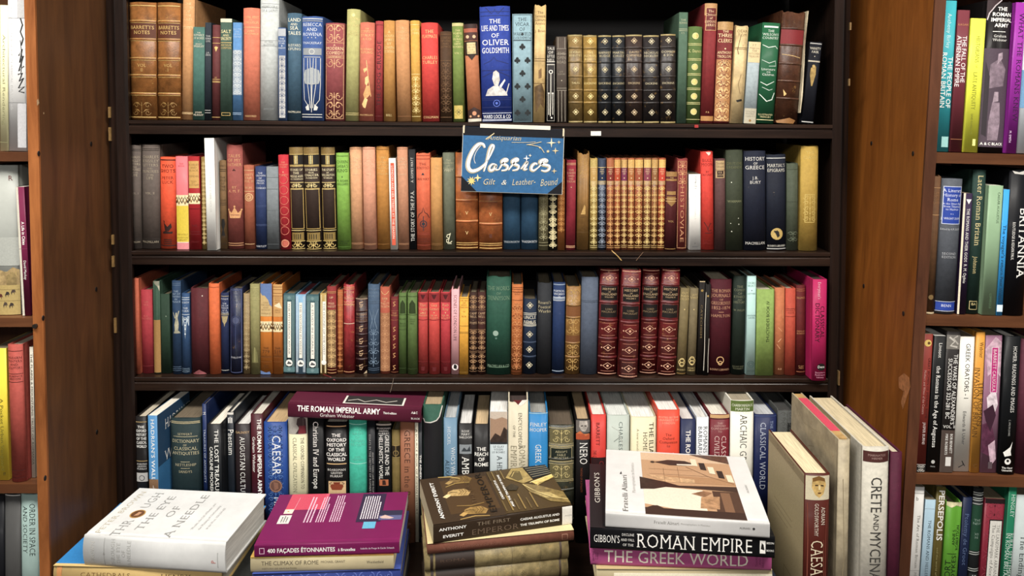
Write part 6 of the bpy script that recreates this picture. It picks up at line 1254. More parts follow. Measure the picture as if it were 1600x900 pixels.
RROW = [
 [(1462, 1482, 2, 13.5, 'p', '#2396a0', 'turquoise leaning paperback about Roman Britain people, right bookcase', [vw('Anthony Birley', .915, 5.6, '#d9eeee', 'serif', .0, .23), vw('THE PEOPLE OF', .63, 7, WH, 'sans', .24, .34), vw('ROMAN BRITAIN', .66, 7, WH, 'sans', -.22, .37), ('R', .03, .10, '#8fc4c0', -.1, .42)]),
  (1482.8, 1502.5, 17, 13.5, 'p', '#672a33', 'maroon paperback titled THE FALL OF THE ATHENIAN EMPIRE', [('T', 'KAGAN', .905, 3, '#c98a54', 'serif'), vw('THE FALL OF THE', .82, 6.6, '#efe6e2', 'sans', .18, .33), vw('ATHENIAN EMPIRE', .82, 6.6, '#efe6e2', 'sans', -.26, .36), ('L', [.09], .7, '#a5653c')]),
  (1503.2, 1527.5, 30, 13.5, 'p', '#d8db1e', 'acid yellow book about late antiquity historians', [vw('HISTORIANS', .87, 6, '#7c7f12', 'serif', .05, .20), vw('OF', .66, 3, '#a5a82a', 'serif', .05), vw('LATE ANTIQUITY', .60, 6, '#7c7f12', 'serif', .0, .28), vw('DAVID ROHRBACHER', .29, 3, '#7c7f12', 'sans', -.05, .16), ('R', .05, .10, '#eceb7c', .1, .3)]),
  (1529, 1568.5, 2, 16, 'j', '#171415', 'black army history with mauve stone relief on spine', [('P', [(-.49, 1), (.0, 1), (-.2, .96), (-.4, .91), (-.49, .88)], '#2a1216'), ('S', [(.02, 1), (-.2, .965), (-.4, .915), (-.46, .87)], 1.6, '#b9aeb0'), ('T', 'THE|ROMAN|IMPERIAL|ARMY', .955, 5.6, WH, 'bold', .08), ('L', [.795], .9, WH, .5), ('T', 'Graham|Webster', .775, 4, WH, 'serif', .05), ('R', .035, .685, '#4b3c48', -.49, .49), ('P', [(-.1, .33), (.2, .33), (.26, .2), (.2, .08), (-.2, .08), (-.2, .2)], '#8d7a86', 'art'), ('P', [(-.08, .33), (.14, .34), (.12, .40), (-.04, .40)], '#a08d98', 'art'), ('P', [(-.3, .42), (.3, .44), (.36, .55), (.1, .62), (-.25, .58)], '#7d6b77', 'art'), ('P', [(0, .58), (.2, .62), (.18, .66), (.02, .65)], '#9d8a95', 'art'), ('P', [(-.42, .12), (-.25, .1), (-.25, .5), (-.42, .6)], '#2c232a'), ('T', 'A & C BLACK', .065, 4, WH, 'bold')], dict(rag=2)),
  (1569.6, 1588, 5, 16.5, 'p', '#8a1f8e', 'purple paperback leaning at the right picture edge', [vw('WHAT THE ROMANS KNEW', .93, 7, '#2c0a30', 'serif', .12, .72), vw('M. SMITH', .15, 3.4, '#e3c0e4', 'sans', -.2, .08)]),
  (1589, 1622, 4, 16.5, 'j', '#c7cdd2', 'white book with pale blue picture at the upper right edge', [('R', .3, .55, '#5f8fb5'), ('O', [.42], 9, '#6a6a70', 0)])],
 [(1446, 1460.8, 275, 12, 'c', '#5c3d22', 'worn brown cloth book, first on second right board', [('Lg', [.91, .715], .8, '#c9985c'), ('T', 'THE|POETRY|OF|PLATO', .88, 3.4, '#8d6238', 'serif'), ('O', [.12], 4, '#7a6034'), ('R', 0, .012, '#c9b48c')], dict(rag=2)),
  (1461.7, 1494.3, 281, 13, 'c', '#4a4e55', 'grey cloth book with bright blue title panel', [('R', .665, .945, '#1f3f9c', -.42, .46), ('F', .665, .945, -.42, .46, 1, '#c9d0e4'), ('T', 'A Literary|History of|Rome|_In the Silver Age|_from Tiberius|_to Hadrian', .925, 4.8, '#e6eaf4', 'serif', .02), ('T', '* *', .745, 3, '#e6eaf4', 'serif'), ('T', 'J. WIGHT DUFF', .715, 3.2, '#e6eaf4'), ('T', 'Edited by A.M. DUFF', .635, 3, '#c9ccd0'), ('T', 'SECOND|EDITION', .455, 3.6, '#b9bcc0', 'serif'), ('R', .025, .085, '#1f3f9c', -.46, .46), ('L', [.09, .02], .8, '#c9d0e4'), ('T', 'BENN', .07, 4, '#e6eaf4', 'serif')]),
  (1495.3, 1509, 303, 11, 'p', '#2b1d38', 'thin dark purple book about Romans and their gods', [('R', 0, 1, '#ddd3b8', -.5, -.28), ('P', [(-.2, .95), (.4, .95), (.1, .91)], WH), vw('THE ROMANS AND THEIR GODS  R. M. Ogilvie', .875, 4.4, WH, 'serif', .1, .62)]),
  (1510, 1530.3, 267, 13.3, 'c', '#1d352e', 'dark green cloth book titled LATER ROMAN BRITAIN', [vw('Later Roman Britain', .965, 8, '#d9c88c', 'serif', .0, .49), vw('Johnson', .40, 5.6, '#c9b87c', 'serif', -.05, .12), ('F', .03, .09, -.3, .3, .8, '#c9b87c'), ('T', 'BA', .078, 4, '#c9b87c', 'sans')]),
  (1533, 1556, 291, 11, 'p', '#7d9a78', 'sage green paperback with faint lettering on right bookcase', [vw('CAESAR AUGUSTUS', .95, 3.6, '#5a7556', 'sans', .22, .24), vw('CAMBRIDGE', .17, 3.6, '#55704f', 'sans', .05, .12)], dict(pages='#c9c6b4')),
  (1556.8, 1566, 297, 11, 'p', '#1e8fd4', 'narrow sky blue paperback on right bookcase', [vw('The voyager\'s return', .72, 5, '#12384f', 'sans', 0, .40), vw('Peter Weigall', .31, 4.4, '#12384f', 'sans', 0, .20), ('R', .03, .085, '#d9eaf4')]),
  (1567, 1600, 266, 10.5, 'j', '#121317', 'black book titled BRITANNIA at the right edge', [vw('BRITANNIA', .74, 12, WH, 'serifb', .22, .48), vw('ROUTLEDGE & KEGAN PAUL', .64, 4, WH, 'serif', -.2, .26), ('P', [(-.4, .99), (-.1, .98), (.2, .995), (.1, .965), (-.3, .97)], '#c9c6be')], dict(rag=1))],
 [(1431, 1445.7, 523, 12.5, 'p', '#7a2a20', 'red brown paperback about imperial women, third right board', [('O', [.935], 5.6, '#e0bd5c'), ('O', [.935], 2.4, '#6a4a20', .1), vw('GREAT WOMEN OF IMPERIAL ROME', .83, 3.8, '#3a100c', 'serif', .24, .44), vw('Mothers and Wives of the Caesars', .74, 3.6, '#d9a59a', 'serif', -.12, .32), vw('JASPER BURNS', .36, 4, '#efdcd6', 'serif', .1, .16), ('R', .0, .05, '#22201e'), ('A', .0, .05, '#c9c4ba', 6, .8), ('L', [.055], .8, '#c9c4ba')]),
  (1447, 1466.3, 526, 13, 'p', '#141516', 'black paperback titled THE ROMANS IN THE AGE OF AUGUSTUS', [vw('Lintott', .95, 5, WH, 'serifb', .05, .11), vw('the Romans in the Age of Augustus', .78, 6.4, WH, 'serifb', .0, .60), ('O', [.075], 3, '#b9b9b4'), ('T', 'PRESS', .045, 2, '#b9b9b4')], dict(pages='#d9d6ce')),
  (1467.3, 1488.6, 519, 10.3, 'p', '#24201f', 'dark wars of successors volume with grey relief at head', [('R', .875, .975, '#77736c'), ('S', [(-.3, .96), (.1, .93), (-.2, .9), (.3, .89)], 3, '#c3beb4'), ('S', [(.3, .97), (0, .95), (.35, .91)], 2.4, '#b0aaa0'), vw('THE WARS OF ALEXANDER\'S', .84, 6.2, WH, 'sans', .24, .50), vw('SUCCESSORS 323-281 BC', .81, 6.2, WH, 'sans', -.14, .43), ('T', 'VOL. II', .335, 4.4, WH, 'serifb', .05), ('R', .0, .30, '#4b3d36'), vw('BOB BENNETT', .275, 4, WH, 'sans', .24, .14), vw('MIKE ROBERTS', .275, 4, WH, 'sans', -.1, .15), ('R', .045, .11, '#d9d6d0', -.1, .3)], dict(finish='p')),
  (1489.4, 1514, 527, 9.4, 'p', '#e0ddd2', 'white paperback titled GREEK ORATORS', [vw('GREEK ORATORS - I', .95, 7, '#2e2e2c', 'sans', .1, .41), vw('Edwards & Usher', .45, 5, '#4a4a48', 'sans', .05, .25), ('S', [(-.2, .03), (.1, .05), (.0, .08), (.2, .04)], 1.3, '#222')]),
  (1514.8, 1530.4, 520, 9.4, 'j', '#c98a24', 'orange book about the Roman invasion of Britain', [vw('Webster', .93, 6, '#4a2c08', 'serif', .1, .11), vw('THE ROMAN', .65, 7, '#4a2c08', 'serif', .26, .32), vw('INVASION OF BRITAIN', .75, 7, '#4a2c08', 'serif', -.24, .50), ('Q', [.05], 3, 1, '#6a420c')]),
  (1531.3, 1557, 525, 9.4, 'p', '#8a6076', 'book with marbled pink portrait and magenta name strip', [('P', [(-.49, .9), (.1, .99), (.49, .95), (.49, .7), (.1, .75), (-.3, .7)], '#c9a5b5', 'art'), ('P', [(-.3, .55), (.2, .62), (.4, .5), (.1, .4), (-.2, .45)], '#e4d3da', 'art'), ('P', [(-.49, .35), (0, .38), (.3, .25), (0, .12), (-.49, .15)], '#5a2c44', 'art'), ('P', [(-.45, .45), (.1, .5), (.3, .42), (0, .3), (-.3, .38)], '#3a1a2c'), ('P', [(-.1, .2), (.3, .24), (.42, .1), (.1, .05)], '#c9a9b8', 'art'), ('R', .585, .915, '#c01f78', -.12, .3), ('F', .585, .915, -.12, .3, .8, '#efd9e4'), ('V', 'BARRETT', .90, 5, WH, 'serif', .09, 'd', .145), ('V', 'CALIGULA', .745, 5, WH, 'serif', .09, 'd', .15), ('R', .03, .08, '#5a4a50', -.05, .2)]),
  (1559, 1586, 527, 11, 'j', '#121416', 'black homeric readings book with white title, right edge', [vw('HOMER: READINGS AND IMAGES', .93, 6, WH, 'serif', .12, .48), ('V', 'C. EMLYN JONES', .40, 2.6, '#b9b9b4', 'serif', .0, 'd', .12), ('P', [(-.3, .16), (.1, .2), (.25, .24), (.15, .17), (.2, .14), (-.2, .13)], WH), ('O', [.095], 5, WH), ('O', [.1], 2.2, BK), ('T', 'The Open|University', .055, 2.8, WH, 'bold')], dict(pages='#e9e6de')),
  (1587, 1612, 532, 11, 'c', '#4e1c2c', 'dark maroon book at the right edge, third board', [])],
 [(1415, 1431, 762, 14, 'p', '#cfcdc8', 'white paperback on Roman art, first on lowest right board', [('T', 'b', .93, 6, '#333', 'serif', -.15), ('L', [.98, .955, .40], .7, '#9a9894'), ('V', 'The Art of Roman Britain   Henig', .80, 4.2, '#77756f', 'serif', .1, 'd', .5)]),
  (1431.8, 1448, 782, 14.5, 'p', '#98b4c4', 'light blue paperback about Romans and Hellenism', [vw('THE ROMANS AND HELLENISM', .84, 4.6, '#33424c', 'serif', .05, .52), ('L', [.93], .6, '#b9ccd6')]),
  (1449, 1463.8, 760, 13.5, 'p', '#5a4f22', 'olive book titled PERSEPOLIS in bold white', [vw('PERSEPOLIS', .97, 8.6, WH, 'bold', .1, .36), vw('and the world of', .56, 3, '#a59a60', 'serif', .0, .2), vw('DUR', .34, 8.6, WH, 'bold', .0)], dict(rag=2, finish='j')),
  (1464.8, 1491, 786, 13.5, 'j', '#4e8a1c', 'bright green book about a Roman fort with torn head', [('P', [(-.49, 1), (.49, 1), (.49, .96), (.1, .975), (-.2, .955), (-.49, .97)], '#d9d2a4', 'art'), ('V', 'ROMAN FORT', .08, 8.4, '#10210a', 'sans', -.2, 'u', .46), ('V', 'CASTLEDYKES', .16, 7, '#10210a', 'sans', .16, 'u', .42), ('V', 'ANNE S.', .66, 4.6, '#10210a', 'sans', .06, 'u', .13), ('V', 'ROBERTSON', .62, 4.6, '#10210a', 'sans', .3, 'u', .20), ('L', [.59], .8, '#10210a', .6)], dict(rag=2.5)),
  (1491.7, 1506, 779, 14, 'j', '#16203c', 'navy paperback with blue glow at foot, right bookcase', [vw('Ptolemy de Groot', .88, 6, '#5f749c', 'serif', 0, .40), ('P', [(-.49, .3), (.49, .36), (.49, .1), (-.49, .1)], '#2f5fae', 'art'), ('S', [(-.3, .25), (.2, .32)], 1.4, '#b9d4ef')]),
  (1507, 1523.5, 765, 16, 'c', '#15181a', 'black book with silver bands and green middle, right bookcase', [('R', .55, .88, '#16402c'), ('L', [.97, .955, .93, .915, .89, .54, .525, .42, .405], 1.2, '#b9bdb8'), ('T', 'THE|NEW', .78, 3.6, '#8fa598', 'serif'), ('T', 'XII|HI', .68, 3.6, '#8fa598', 'serif'), ('R', .33, .385, '#23282a', -.4, .4), ('T', '10', .375, 5.4, '#c9ccc8', 'bold')]),
  (1524.5, 1555.5, 781, 15.5, 'p', '#751a2c', 'crimson campaigns book with white title panel, right bookcase', [('A', .02, .98, '#8f3040', 14, 1.2), ('R', .1, .84, BK, -.22, .44), ('R', .11, .83, '#dcd9d0', -.18, .40), vw('THE LANDMARK ARRIAN', .80, 5, '#4a4844', 'serif', .24, .40), vw('The Campaigns of Alexander', .80, 5, '#3a3834', 'serif', .02, .5), ('R', .965, 1, '#201012')], dict(finish='p')),
  (1556.3, 1572, 762, 16, 'p', '#0c6a4a', 'emerald green book about rural settlement, right bookcase', [vw('HINGLEY', .95, 6, '#d9ece2', 'serif', .1, .16), vw('RURAL SETTLEMENT', .68, 5.6, '#d9ece2', 'serif', .24, .34), vw('IN ROMAN BRITAIN', .68, 5.6, '#d9ece2', 'serif', -.2, .34)]),
  (1573, 1604, 775, 16, 'p', '#aeb9b8', 'pale grey book about the ending of Roman Britain', [vw('ESMONDE CLEARY', .95, 4.4, '#7a8684', 'serif', .2, .24), vw('The Ending of Roman', .70, 8.4, '#26302e', 'serif', -.02, .62)])],
]

shelf_row(ROW1, 1.392, lerp_z(S1), 'old books on the top shelf', 0.205, 'bottom', lambda x: 189 + (x - 200) * .006, seed=11)
folio = next(o for o in COL.objects if o.get('label', '').startswith('large worn dark brown'))
fw, fh = folio.children[0].dimensions.x if folio.children[0].dimensions.x else .04, .185
fw = max(v.co.x for v in folio.children[0].data.vertices)
fh = max(v.co.z for v in folio.children[0].data.vertices)
fv = []
for k in range(7):
    z = fh * (.10 + .90 * k / 6)
    bulge = .0012 + .0012 * math.sin(k * 1.1)
    fv += [(fw + .0006, -.003, z), (fw + .0006 + bulge, -.003 - .001 * (k % 2), z), (fw + .0006 + bulge, .05, z), (fw + .0006, .05, z)]
ff = [(4 * i + q, 4 * i + (q + 1) % 4, 4 * i + 4 + (q + 1) % 4, 4 * i + 4 + q) for i in range(6) for q in range(4)] + [(3, 2, 1, 0), (24, 25, 26, 27)]
mesh('loose_flap', fv, ff, 'v', folio, '#cdbf9e')
shelf_row(ROW2, 1.392, lerp_z(S2), 'old books on the second shelf', 0.200, 'bottom', lambda x: 389, seed=12)
shelf_row(ROW3, 1.392, lerp_z(S3), 'old books on the third shelf', 0.200, 'bottom', lambda x: 585, seed=13)
shelf_row(ROW4, 1.340, lambda X: DECK, 'history books in the fourth row', 0.235, 'top', jitter=.003, seed=14)
for i, row in enumerate(LROW):
    z = (LS + [LS[2] - 0.262])[i]
    shelf_row(row, 1.190, lambda X, z=z: z, 'books in the left bookcase', 0.21, 'bottom', (lambda y: (lambda x: y))((237, 497, 757, 1008)[i]), seed=20 + i)
for i, row in enumerate(RROW):
    xa, za, sl = RS[i]
    shelf_row(row, 1.190, lambda X, xa=xa, za=za, sl=sl: za + sl * (X - xa), 'books in the right bookcase', 0.21, 'bottom', (lambda y: (lambda x: y))((237, 491, 741, 1000)[i]), seed=30 + i)

# ------------------------------------------------------------------ piles lying in front of the fourth row
PG = 'books piled flat in front of the shelves'
TX = lambda s, u, v, z, c, f='serif', L=None: ('V', s, v, z, c, f, u, 'u', L)      # on a cover: runs away from us

# left pile, from the top down
flat_book((129, 838), (351, 850), .800, .048, .152, 'j', '#d3d4d2', 'thick white jacketed book on top of the left pile', PG,
    [('T', 'BROWN', .945, 6, '#b5b3ac', 'serif'), ('S', [(-.45, .85), (.45, .85)], .7, '#8d8d8a'), ('P', [(-.06, .858), (.06, .85), (-.06, .842)], '#8d8d8a'),
     ('T', 'THROUGH|THE EYE|OF|A NEEDLE', .80, 6, '#a9a9a4', 'serif'), ('T', 'P', .095, 7, '#c9746c', 'serifb', -.1), ('S', [(-.3, .05), (.2, .05)], .6, '#8d8d8a')],
    [TX('PETER BROWN', -.43, .07, 9, '#b3a98f', 'serif', .86), TX('THR', -.30, .04, 15, '#8f8f8c', 'serif', .30), TX('UGH', -.30, .58, 15, '#8f8f8c', 'serif', .34),
     ('P', [(-.295 + .052 * math.cos(t * math.pi / 9), .46 + .085 * math.sin(t * math.pi / 9)) for t in range(18)], '#b58a3c'), ('P', [(-.295 + .044 * math.cos(t * math.pi / 9), .46 + .072 * math.sin(t * math.pi / 9)) for t in range(18)], '#6a4426', 'art'), ('P', [(-.31, .42), (-.28, .43), (-.275, .49), (-.30, .50)], '#b98a64'),
     TX('THE EYE', -.175, .16, 13, '#8f8f8c', 'serif', .70), TX('OF', -.06, .42, 13, '#8f8f8c', 'serif', .24), TX('A NEEDLE', .065, .06, 13, '#8f8f8c', 'serif', .86),
     TX('Wealth, the Fall of Rome, and', .19, .22, 4, '#a5a5a2', 'serif', .52), TX('the Making of Christianity', .24, .22, 4, '#a5a5a2', 'serif', .48), TX('in the West, 350-550 AD', .29, .24, 4, '#a5a5a2', 'serif', .42)],
    pages='#d9d7d2')
flat_book((83, 884), (346, 890), .7515, .034, .19, 'j', '#d9b872', 'blue covered cathedrals book with yellow spine under the white book', PG,
    [('V', 'CATHEDRALS', .84, 7, '#7a5a2c', 'serif', .12, 'd', .30), ('V', 'HENRY', .36, 7, '#5a4424', 'serif', .12, 'd', .18), ('R', .95, .98, '#c98a4c')],
    [('R', .0, 1, '#1f7fc0', -.5, .5), ('R', .0, .035, '#d9b872', -.5, .5), ('P', [(-.02, .04), (.5, .04), (.5, .2), (.2, .16), (.02, .1)], '#6f6a4c', 'art')], pages='#d9d2bf')
flat_book((-.665, 1.160, 0), (-.405, 1.150, 0), .717, .0365, .175, 'c', '#3a3c3a', 'dark grey book at the bottom of the left pile', PG, pages='#b9b0a0')

# a book laid across the heads of the fourth row
flat_book((-.3925, 1.322, 0), (-.1590, 1.322, 0), .9310, .0260, .150, 'j', '#561a30', 'dark maroon army history lying flat across the fourth row', 'history books in the fourth row',
    [('V', 'THE ROMAN IMPERIAL ARMY', .93, 8.4, WH, 'bold', .16, 'd', .62), ('V', 'Graham Webster', .76, 5.6, WH, 'sans', -.24, 'd', .26), ('V', 'Third edition', .285, 3.4, WH, 'bold', .1, 'd', .10), ('V', 'A&C', .075, 3.4, WH, 'serifb', .2), ('V', 'BLACK', .075, 3, WH, 'serifb', -.2)],
    [('R', .06, .30, '#d9d5cc', -.10, .36), ('R', .08, .30, '#2c2828', -.085, .345), ('S', [(-.07, .15), (.0, .2), (.06, .13), (.14, .2), (.22, .14), (.3, .2)], 2.4, '#b9b4aa')], roll=math.radians(2.6), pages='#b9b0a0')

# purple pile
flat_book((397, 852), (624, 846), .800, .0185, .152, 'p', '#74124f', 'purple paperback with white French title on top of its pile', PG,
    [('V', '400 FAÇADES ÉTONNANTES', .91, 6.6, WH, 'bold', 0, 'd', .465), ('V', 'à Bruxelles', .425, 4.6, WH, 'bold', -.05, 'd', .12), ('V', 'Isabelle de Pange & Cécile Schaack', .27, 2.8, '#e6d3df', 'sans', 0, 'd', .235), ('F', .93, .965, -.25, .25, .9, '#e0b8cf')],
    [('R', .66, 1, '#cc3f5a', -.40, -.13), ('R', .66, 1, '#d9506a', -.135, -.11), ('Z', .40, .93, -.235, -.165, 3, '#e6c3d6', 'u'), ('Z', .40, .93, -.145, -.075, 4, '#e6c3d6', 'u'), ('Z', .40, .95, -.045, .04, 5, '#e6c3d6', 'u'),
     ('R', .38, .97, '#33203f', .155, .335), ('Z', .44, .92, .175, .315, 8, '#efe6ec', 'u'), ('R', .41, .60, '#565a86', .318, .485), ('R', .50, .60, '#2c2a44', .318, .485), ('P', [(.32, .47), (.36, .51), (.43, .45), (.40, .43), (.34, .44)], '#c9a9a0'),
     ('R', .25, .38, '#58a9c9', .215, .305), ('R', .38, .55, '#d6d3cc', -.415, -.33), ('R', .58, .67, '#e9dcc0', -.40, -.335), ('O', [.625], 1.6, '#b5862c', -.37), ('Z', .41, .53, -.40, -.345, 3, '#55534e', 'u'), ('S', [(-.335, .60), (-.325, .92)], .7, '#e6a9b8')], pages='#d9d2c8')
flat_book((391, 871), (615, 866), .7805, .0245, .165, 'j', '#c6b78f', 'cream history book titled THE CLIMAX OF ROME under the purple one', PG,
    [('V', 'THE CLIMAX OF ROME', .925, 6.4, '#5a5242', 'sans', .1, 'd', .40), ('V', 'MICHAEL GRANT', .51, 3.6, '#6a614c', 'sans', .12, 'd', .17), ('V', 'HISTORY OF CIVILISATION', .92, 2.6, '#6a614c', 'sans', -.24, 'd', .24), ('V', 'Weidenfeld', .19, 4.2, '#4a4436', 'serif', .05, 'd', .12), ('R', .0, 1, '#d2b04a', .40, .5)],
    [('R', 0, 1, '#c79c3c', -.5, .5), ('P', [(.1, 0), (.5, 0), (.5, .3), (.3, .1)], '#a8562c', 'art')], pages='#d6cfba')
flat_book((394, 897), (626, 889), .7555, .034, .17, 'j', '#34448a', 'blue violet jacketed book third in the purple pile', PG,
    [('A', .05, .95, '#5568b0', 14, 1.2)], [('R', 0, 1, '#3a4f9c', -.5, .5)], pages='#c9c4b8')
flat_book((-.385, 1.128, 0), (-.170, 1.136, 0), .721, .0405, .165, 'c', '#2b2a2e', 'black cloth book at the bottom of the purple pile', PG, pages='#b9b0a0')

# emperor pile
flat_book((677, 820), (894, 790), .830, .0295, .146, 'p', '#33261a', 'dark brown paperback with gold eagles on top of the third pile', PG,
    [('V', 'ANTHONY', .96, 4.4, WH, 'bold', .18, 'd', .19), ('V', 'EVERITT', .935, 4.4, WH, 'bold', -.2, 'd', .145), ('V', 'THE FIRST', .695, 5.2, '#8d7c66', 'serif', .22, 'd', .24), ('V', 'EMPEROR', .735, 8.4, '#6a5644', 'serif', -.18, 'd', .34), ('V', 'CAESAR AUGUSTUS AND', .385, 3.6, WH, 'bold', .14, 'd', .29), ('V', 'THE TRIUMPH OF ROME', .385, 3.6, WH, 'bold', -.16, 'd', .29), ('R', 0, .075, '#d9d5ca'), ('V', 'PHOENIX', .055, 2.2, '#777', 'sans', 0)],
    [('R', 0, 1, '#3a2a18', -.5, .02), ('R', .02, .99, '#4a3818', .02, .5), ('R', .15, .9, '#4b3519', -.36, .0)]
    + [('P', [(x - .05, y), (x - .035, y + .07), (x + .01, y + .105), (x + .09, y + .10), (x + .13, y + .02), (x + .10, y - .06), (x + .03, y - .045), (x - .02, y - .03)], c, 'art') for x, y, c in ((-.24, .86, '#7a5e2c'), (-.29, .56, '#b8975a'), (-.22, .14, '#94743a'))]
    + [('P', [(x - .05, y + .02), (x - .085, y - .03), (x - .06, y - .065), (x - .03, y - .03), (x - .02, y)], c) for x, y, c in ((-.24, .86, '#a58548'), (-.29, .56, '#e2c88c'), (-.22, .14, '#b8924c'))]
    + [('S', [(x - .03, y + .045), (x + .0, y + .05), (x + .03, y + .035)], 1.3, '#2c1e0e') for x, y in ((-.24, .86), (-.29, .56), (-.22, .14))]
    + [('S', [(x + .03 + .02 * i, y - .03), (x + .06 + .02 * i, y + .03), (x + .05 + .02 * i, y + .085)], .8, '#5c431e') for x, y in ((-.24, .86), (-.29, .56), (-.22, .14)) for i in range(3)]
    + [('S', [(-.36, .99), (-.27, .97), (-.2, .9)], 3.4, '#c2a458', 1), ('S', [(-.33, .74), (-.25, .80), (-.14, .79)], 2.6, '#a88a44', 1), ('S', [(-.3, .3), (-.2, .27), (-.1, .3)], 3, '#8a6c34', 1), ('S', [(-.31, .02), (-.2, .05), (-.1, .02)], 3, '#a88848', 1),
     ('P', [(.14, .78), (.22, .985), (.31, .975), (.335, .66), (.25, .60), (.2, .68)], '#a08848', 'art'), ('P', [(.17, .79), (.225, .93), (.275, .90), (.265, .70), (.22, .67)], '#5e4f28'), ('S', [(.19, .79), (.23, .9), (.26, .88)], 1.2, '#c9b068'), ('P', [(.31, .62), (.5, .735), (.5, .66), (.345, .52)], '#d2b65e', 'art'), ('S', [(.30, .60), (.5, .72)], 1.6, '#f0dc94'), ('S', [(.33, .53), (.5, .645)], 1.2, '#6a5526'),
     ('P', [(.235, .60), (.345, .52), (.5, .30), (.5, .05), (.37, .14), (.26, .40)], '#86703a', 'art'), ('P', [(.29, .37), (.40, .33), (.45, .20), (.35, .22)], '#b39c5c', 'art'), ('S', [(.24, .58), (.30, .40), (.40, .22), (.5, .14)], 1.6, '#d9c27a'), ('S', [(.25, .52), (.32, .34), (.42, .16)], 1.1, '#4a3a1a'),
     ('P', [(.315, .975), (.5, .975), (.5, .745), (.34, .67)], '#1c1812')]
    + [('S', [(.325 + .004 * i, .94 - .055 * i), (.5, .945 - .045 * i)], 1.8, '#8f8566') for i in range(5)]
    + [('S', [(.03 + .045 * i, .05), (.03 + .045 * i, .28 + .1 * (i % 2))], 2.4, '#8a7038' if i % 2 else '#66522a') for i in range(6)]
    + [('S', [(.02 + .035 * i, .74), (.02 + .035 * i, .96)], 2.2, '#7a6434' if i % 2 else '#5a4824') for i in range(4)]
    + [('P', [(.10, .55), (.16, .62), (.2, .54), (.17, .46), (.11, .48)], '#2e2412', 'art'),
     TX('ANTHONY EVERITT', -.425, .07, 6, WH, 'bold', .80), TX('THE FIRST', -.165, .30, 7, '#5c452a', 'serif', .55), TX('EMPEROR', -.06, .06, 11, '#1c140c', 'serifb', .90), TX('CAESAR AUGUSTUS', .045, .30, 3.6, WH, 'bold', .44), TX('AND THE TRIUMPH OF ROME', .09, .12, 3.6, WH, 'bold', .74)], pages='#d0c29c')
flat_book((668, 851), (897, 829), .8000, .0172, .152, 'c', '#6e4030', 'thin brown cloth book second in the third pile', PG,
    [('V', 'A WORLD HISTORY OF ROME', .90, 4.2, '#7d5240', 'serif', 0, 'd', .40), ('F', .045, .085, -.28, .25, .7, '#9a7058')], [('R', .01, .99, '#d6c48e', -.5, .5)], pages='#d6c796')
for k, (yl, yr, z, lab) in enumerate(((868, 848, .7825, 'tan and brown half leather book third in its pile'), (895, 876, .7540, 'tan and brown half leather book lowest but one in its pile'))):
    flat_book((664 + k, yl), (889 - k, yr), z, .028, .165, 'l', '#8a7a50', lab, PG,
        [('R', .66, .93, '#2a1c14'), ('R', .945, .965, '#2a1c14'), ('R', .05, .065, '#3a2a1c'), ('Lg', [.655, .50, .40, .20], .6, '#6d5f3c'), ('V', 'ROMA', .90, 4, '#4a3628', 'serif', .1, 'd', .18), ('D', [.32], 9, '#6d5f3c')], pages='#c9bb94')
flat_book((-.128, 1.122, 0), (.085, 1.158, 0), .7255, .045, .160, 'c', '#3b2c22', 'dark brown book at the bottom of the third pile', PG, pages='#b9ac90')

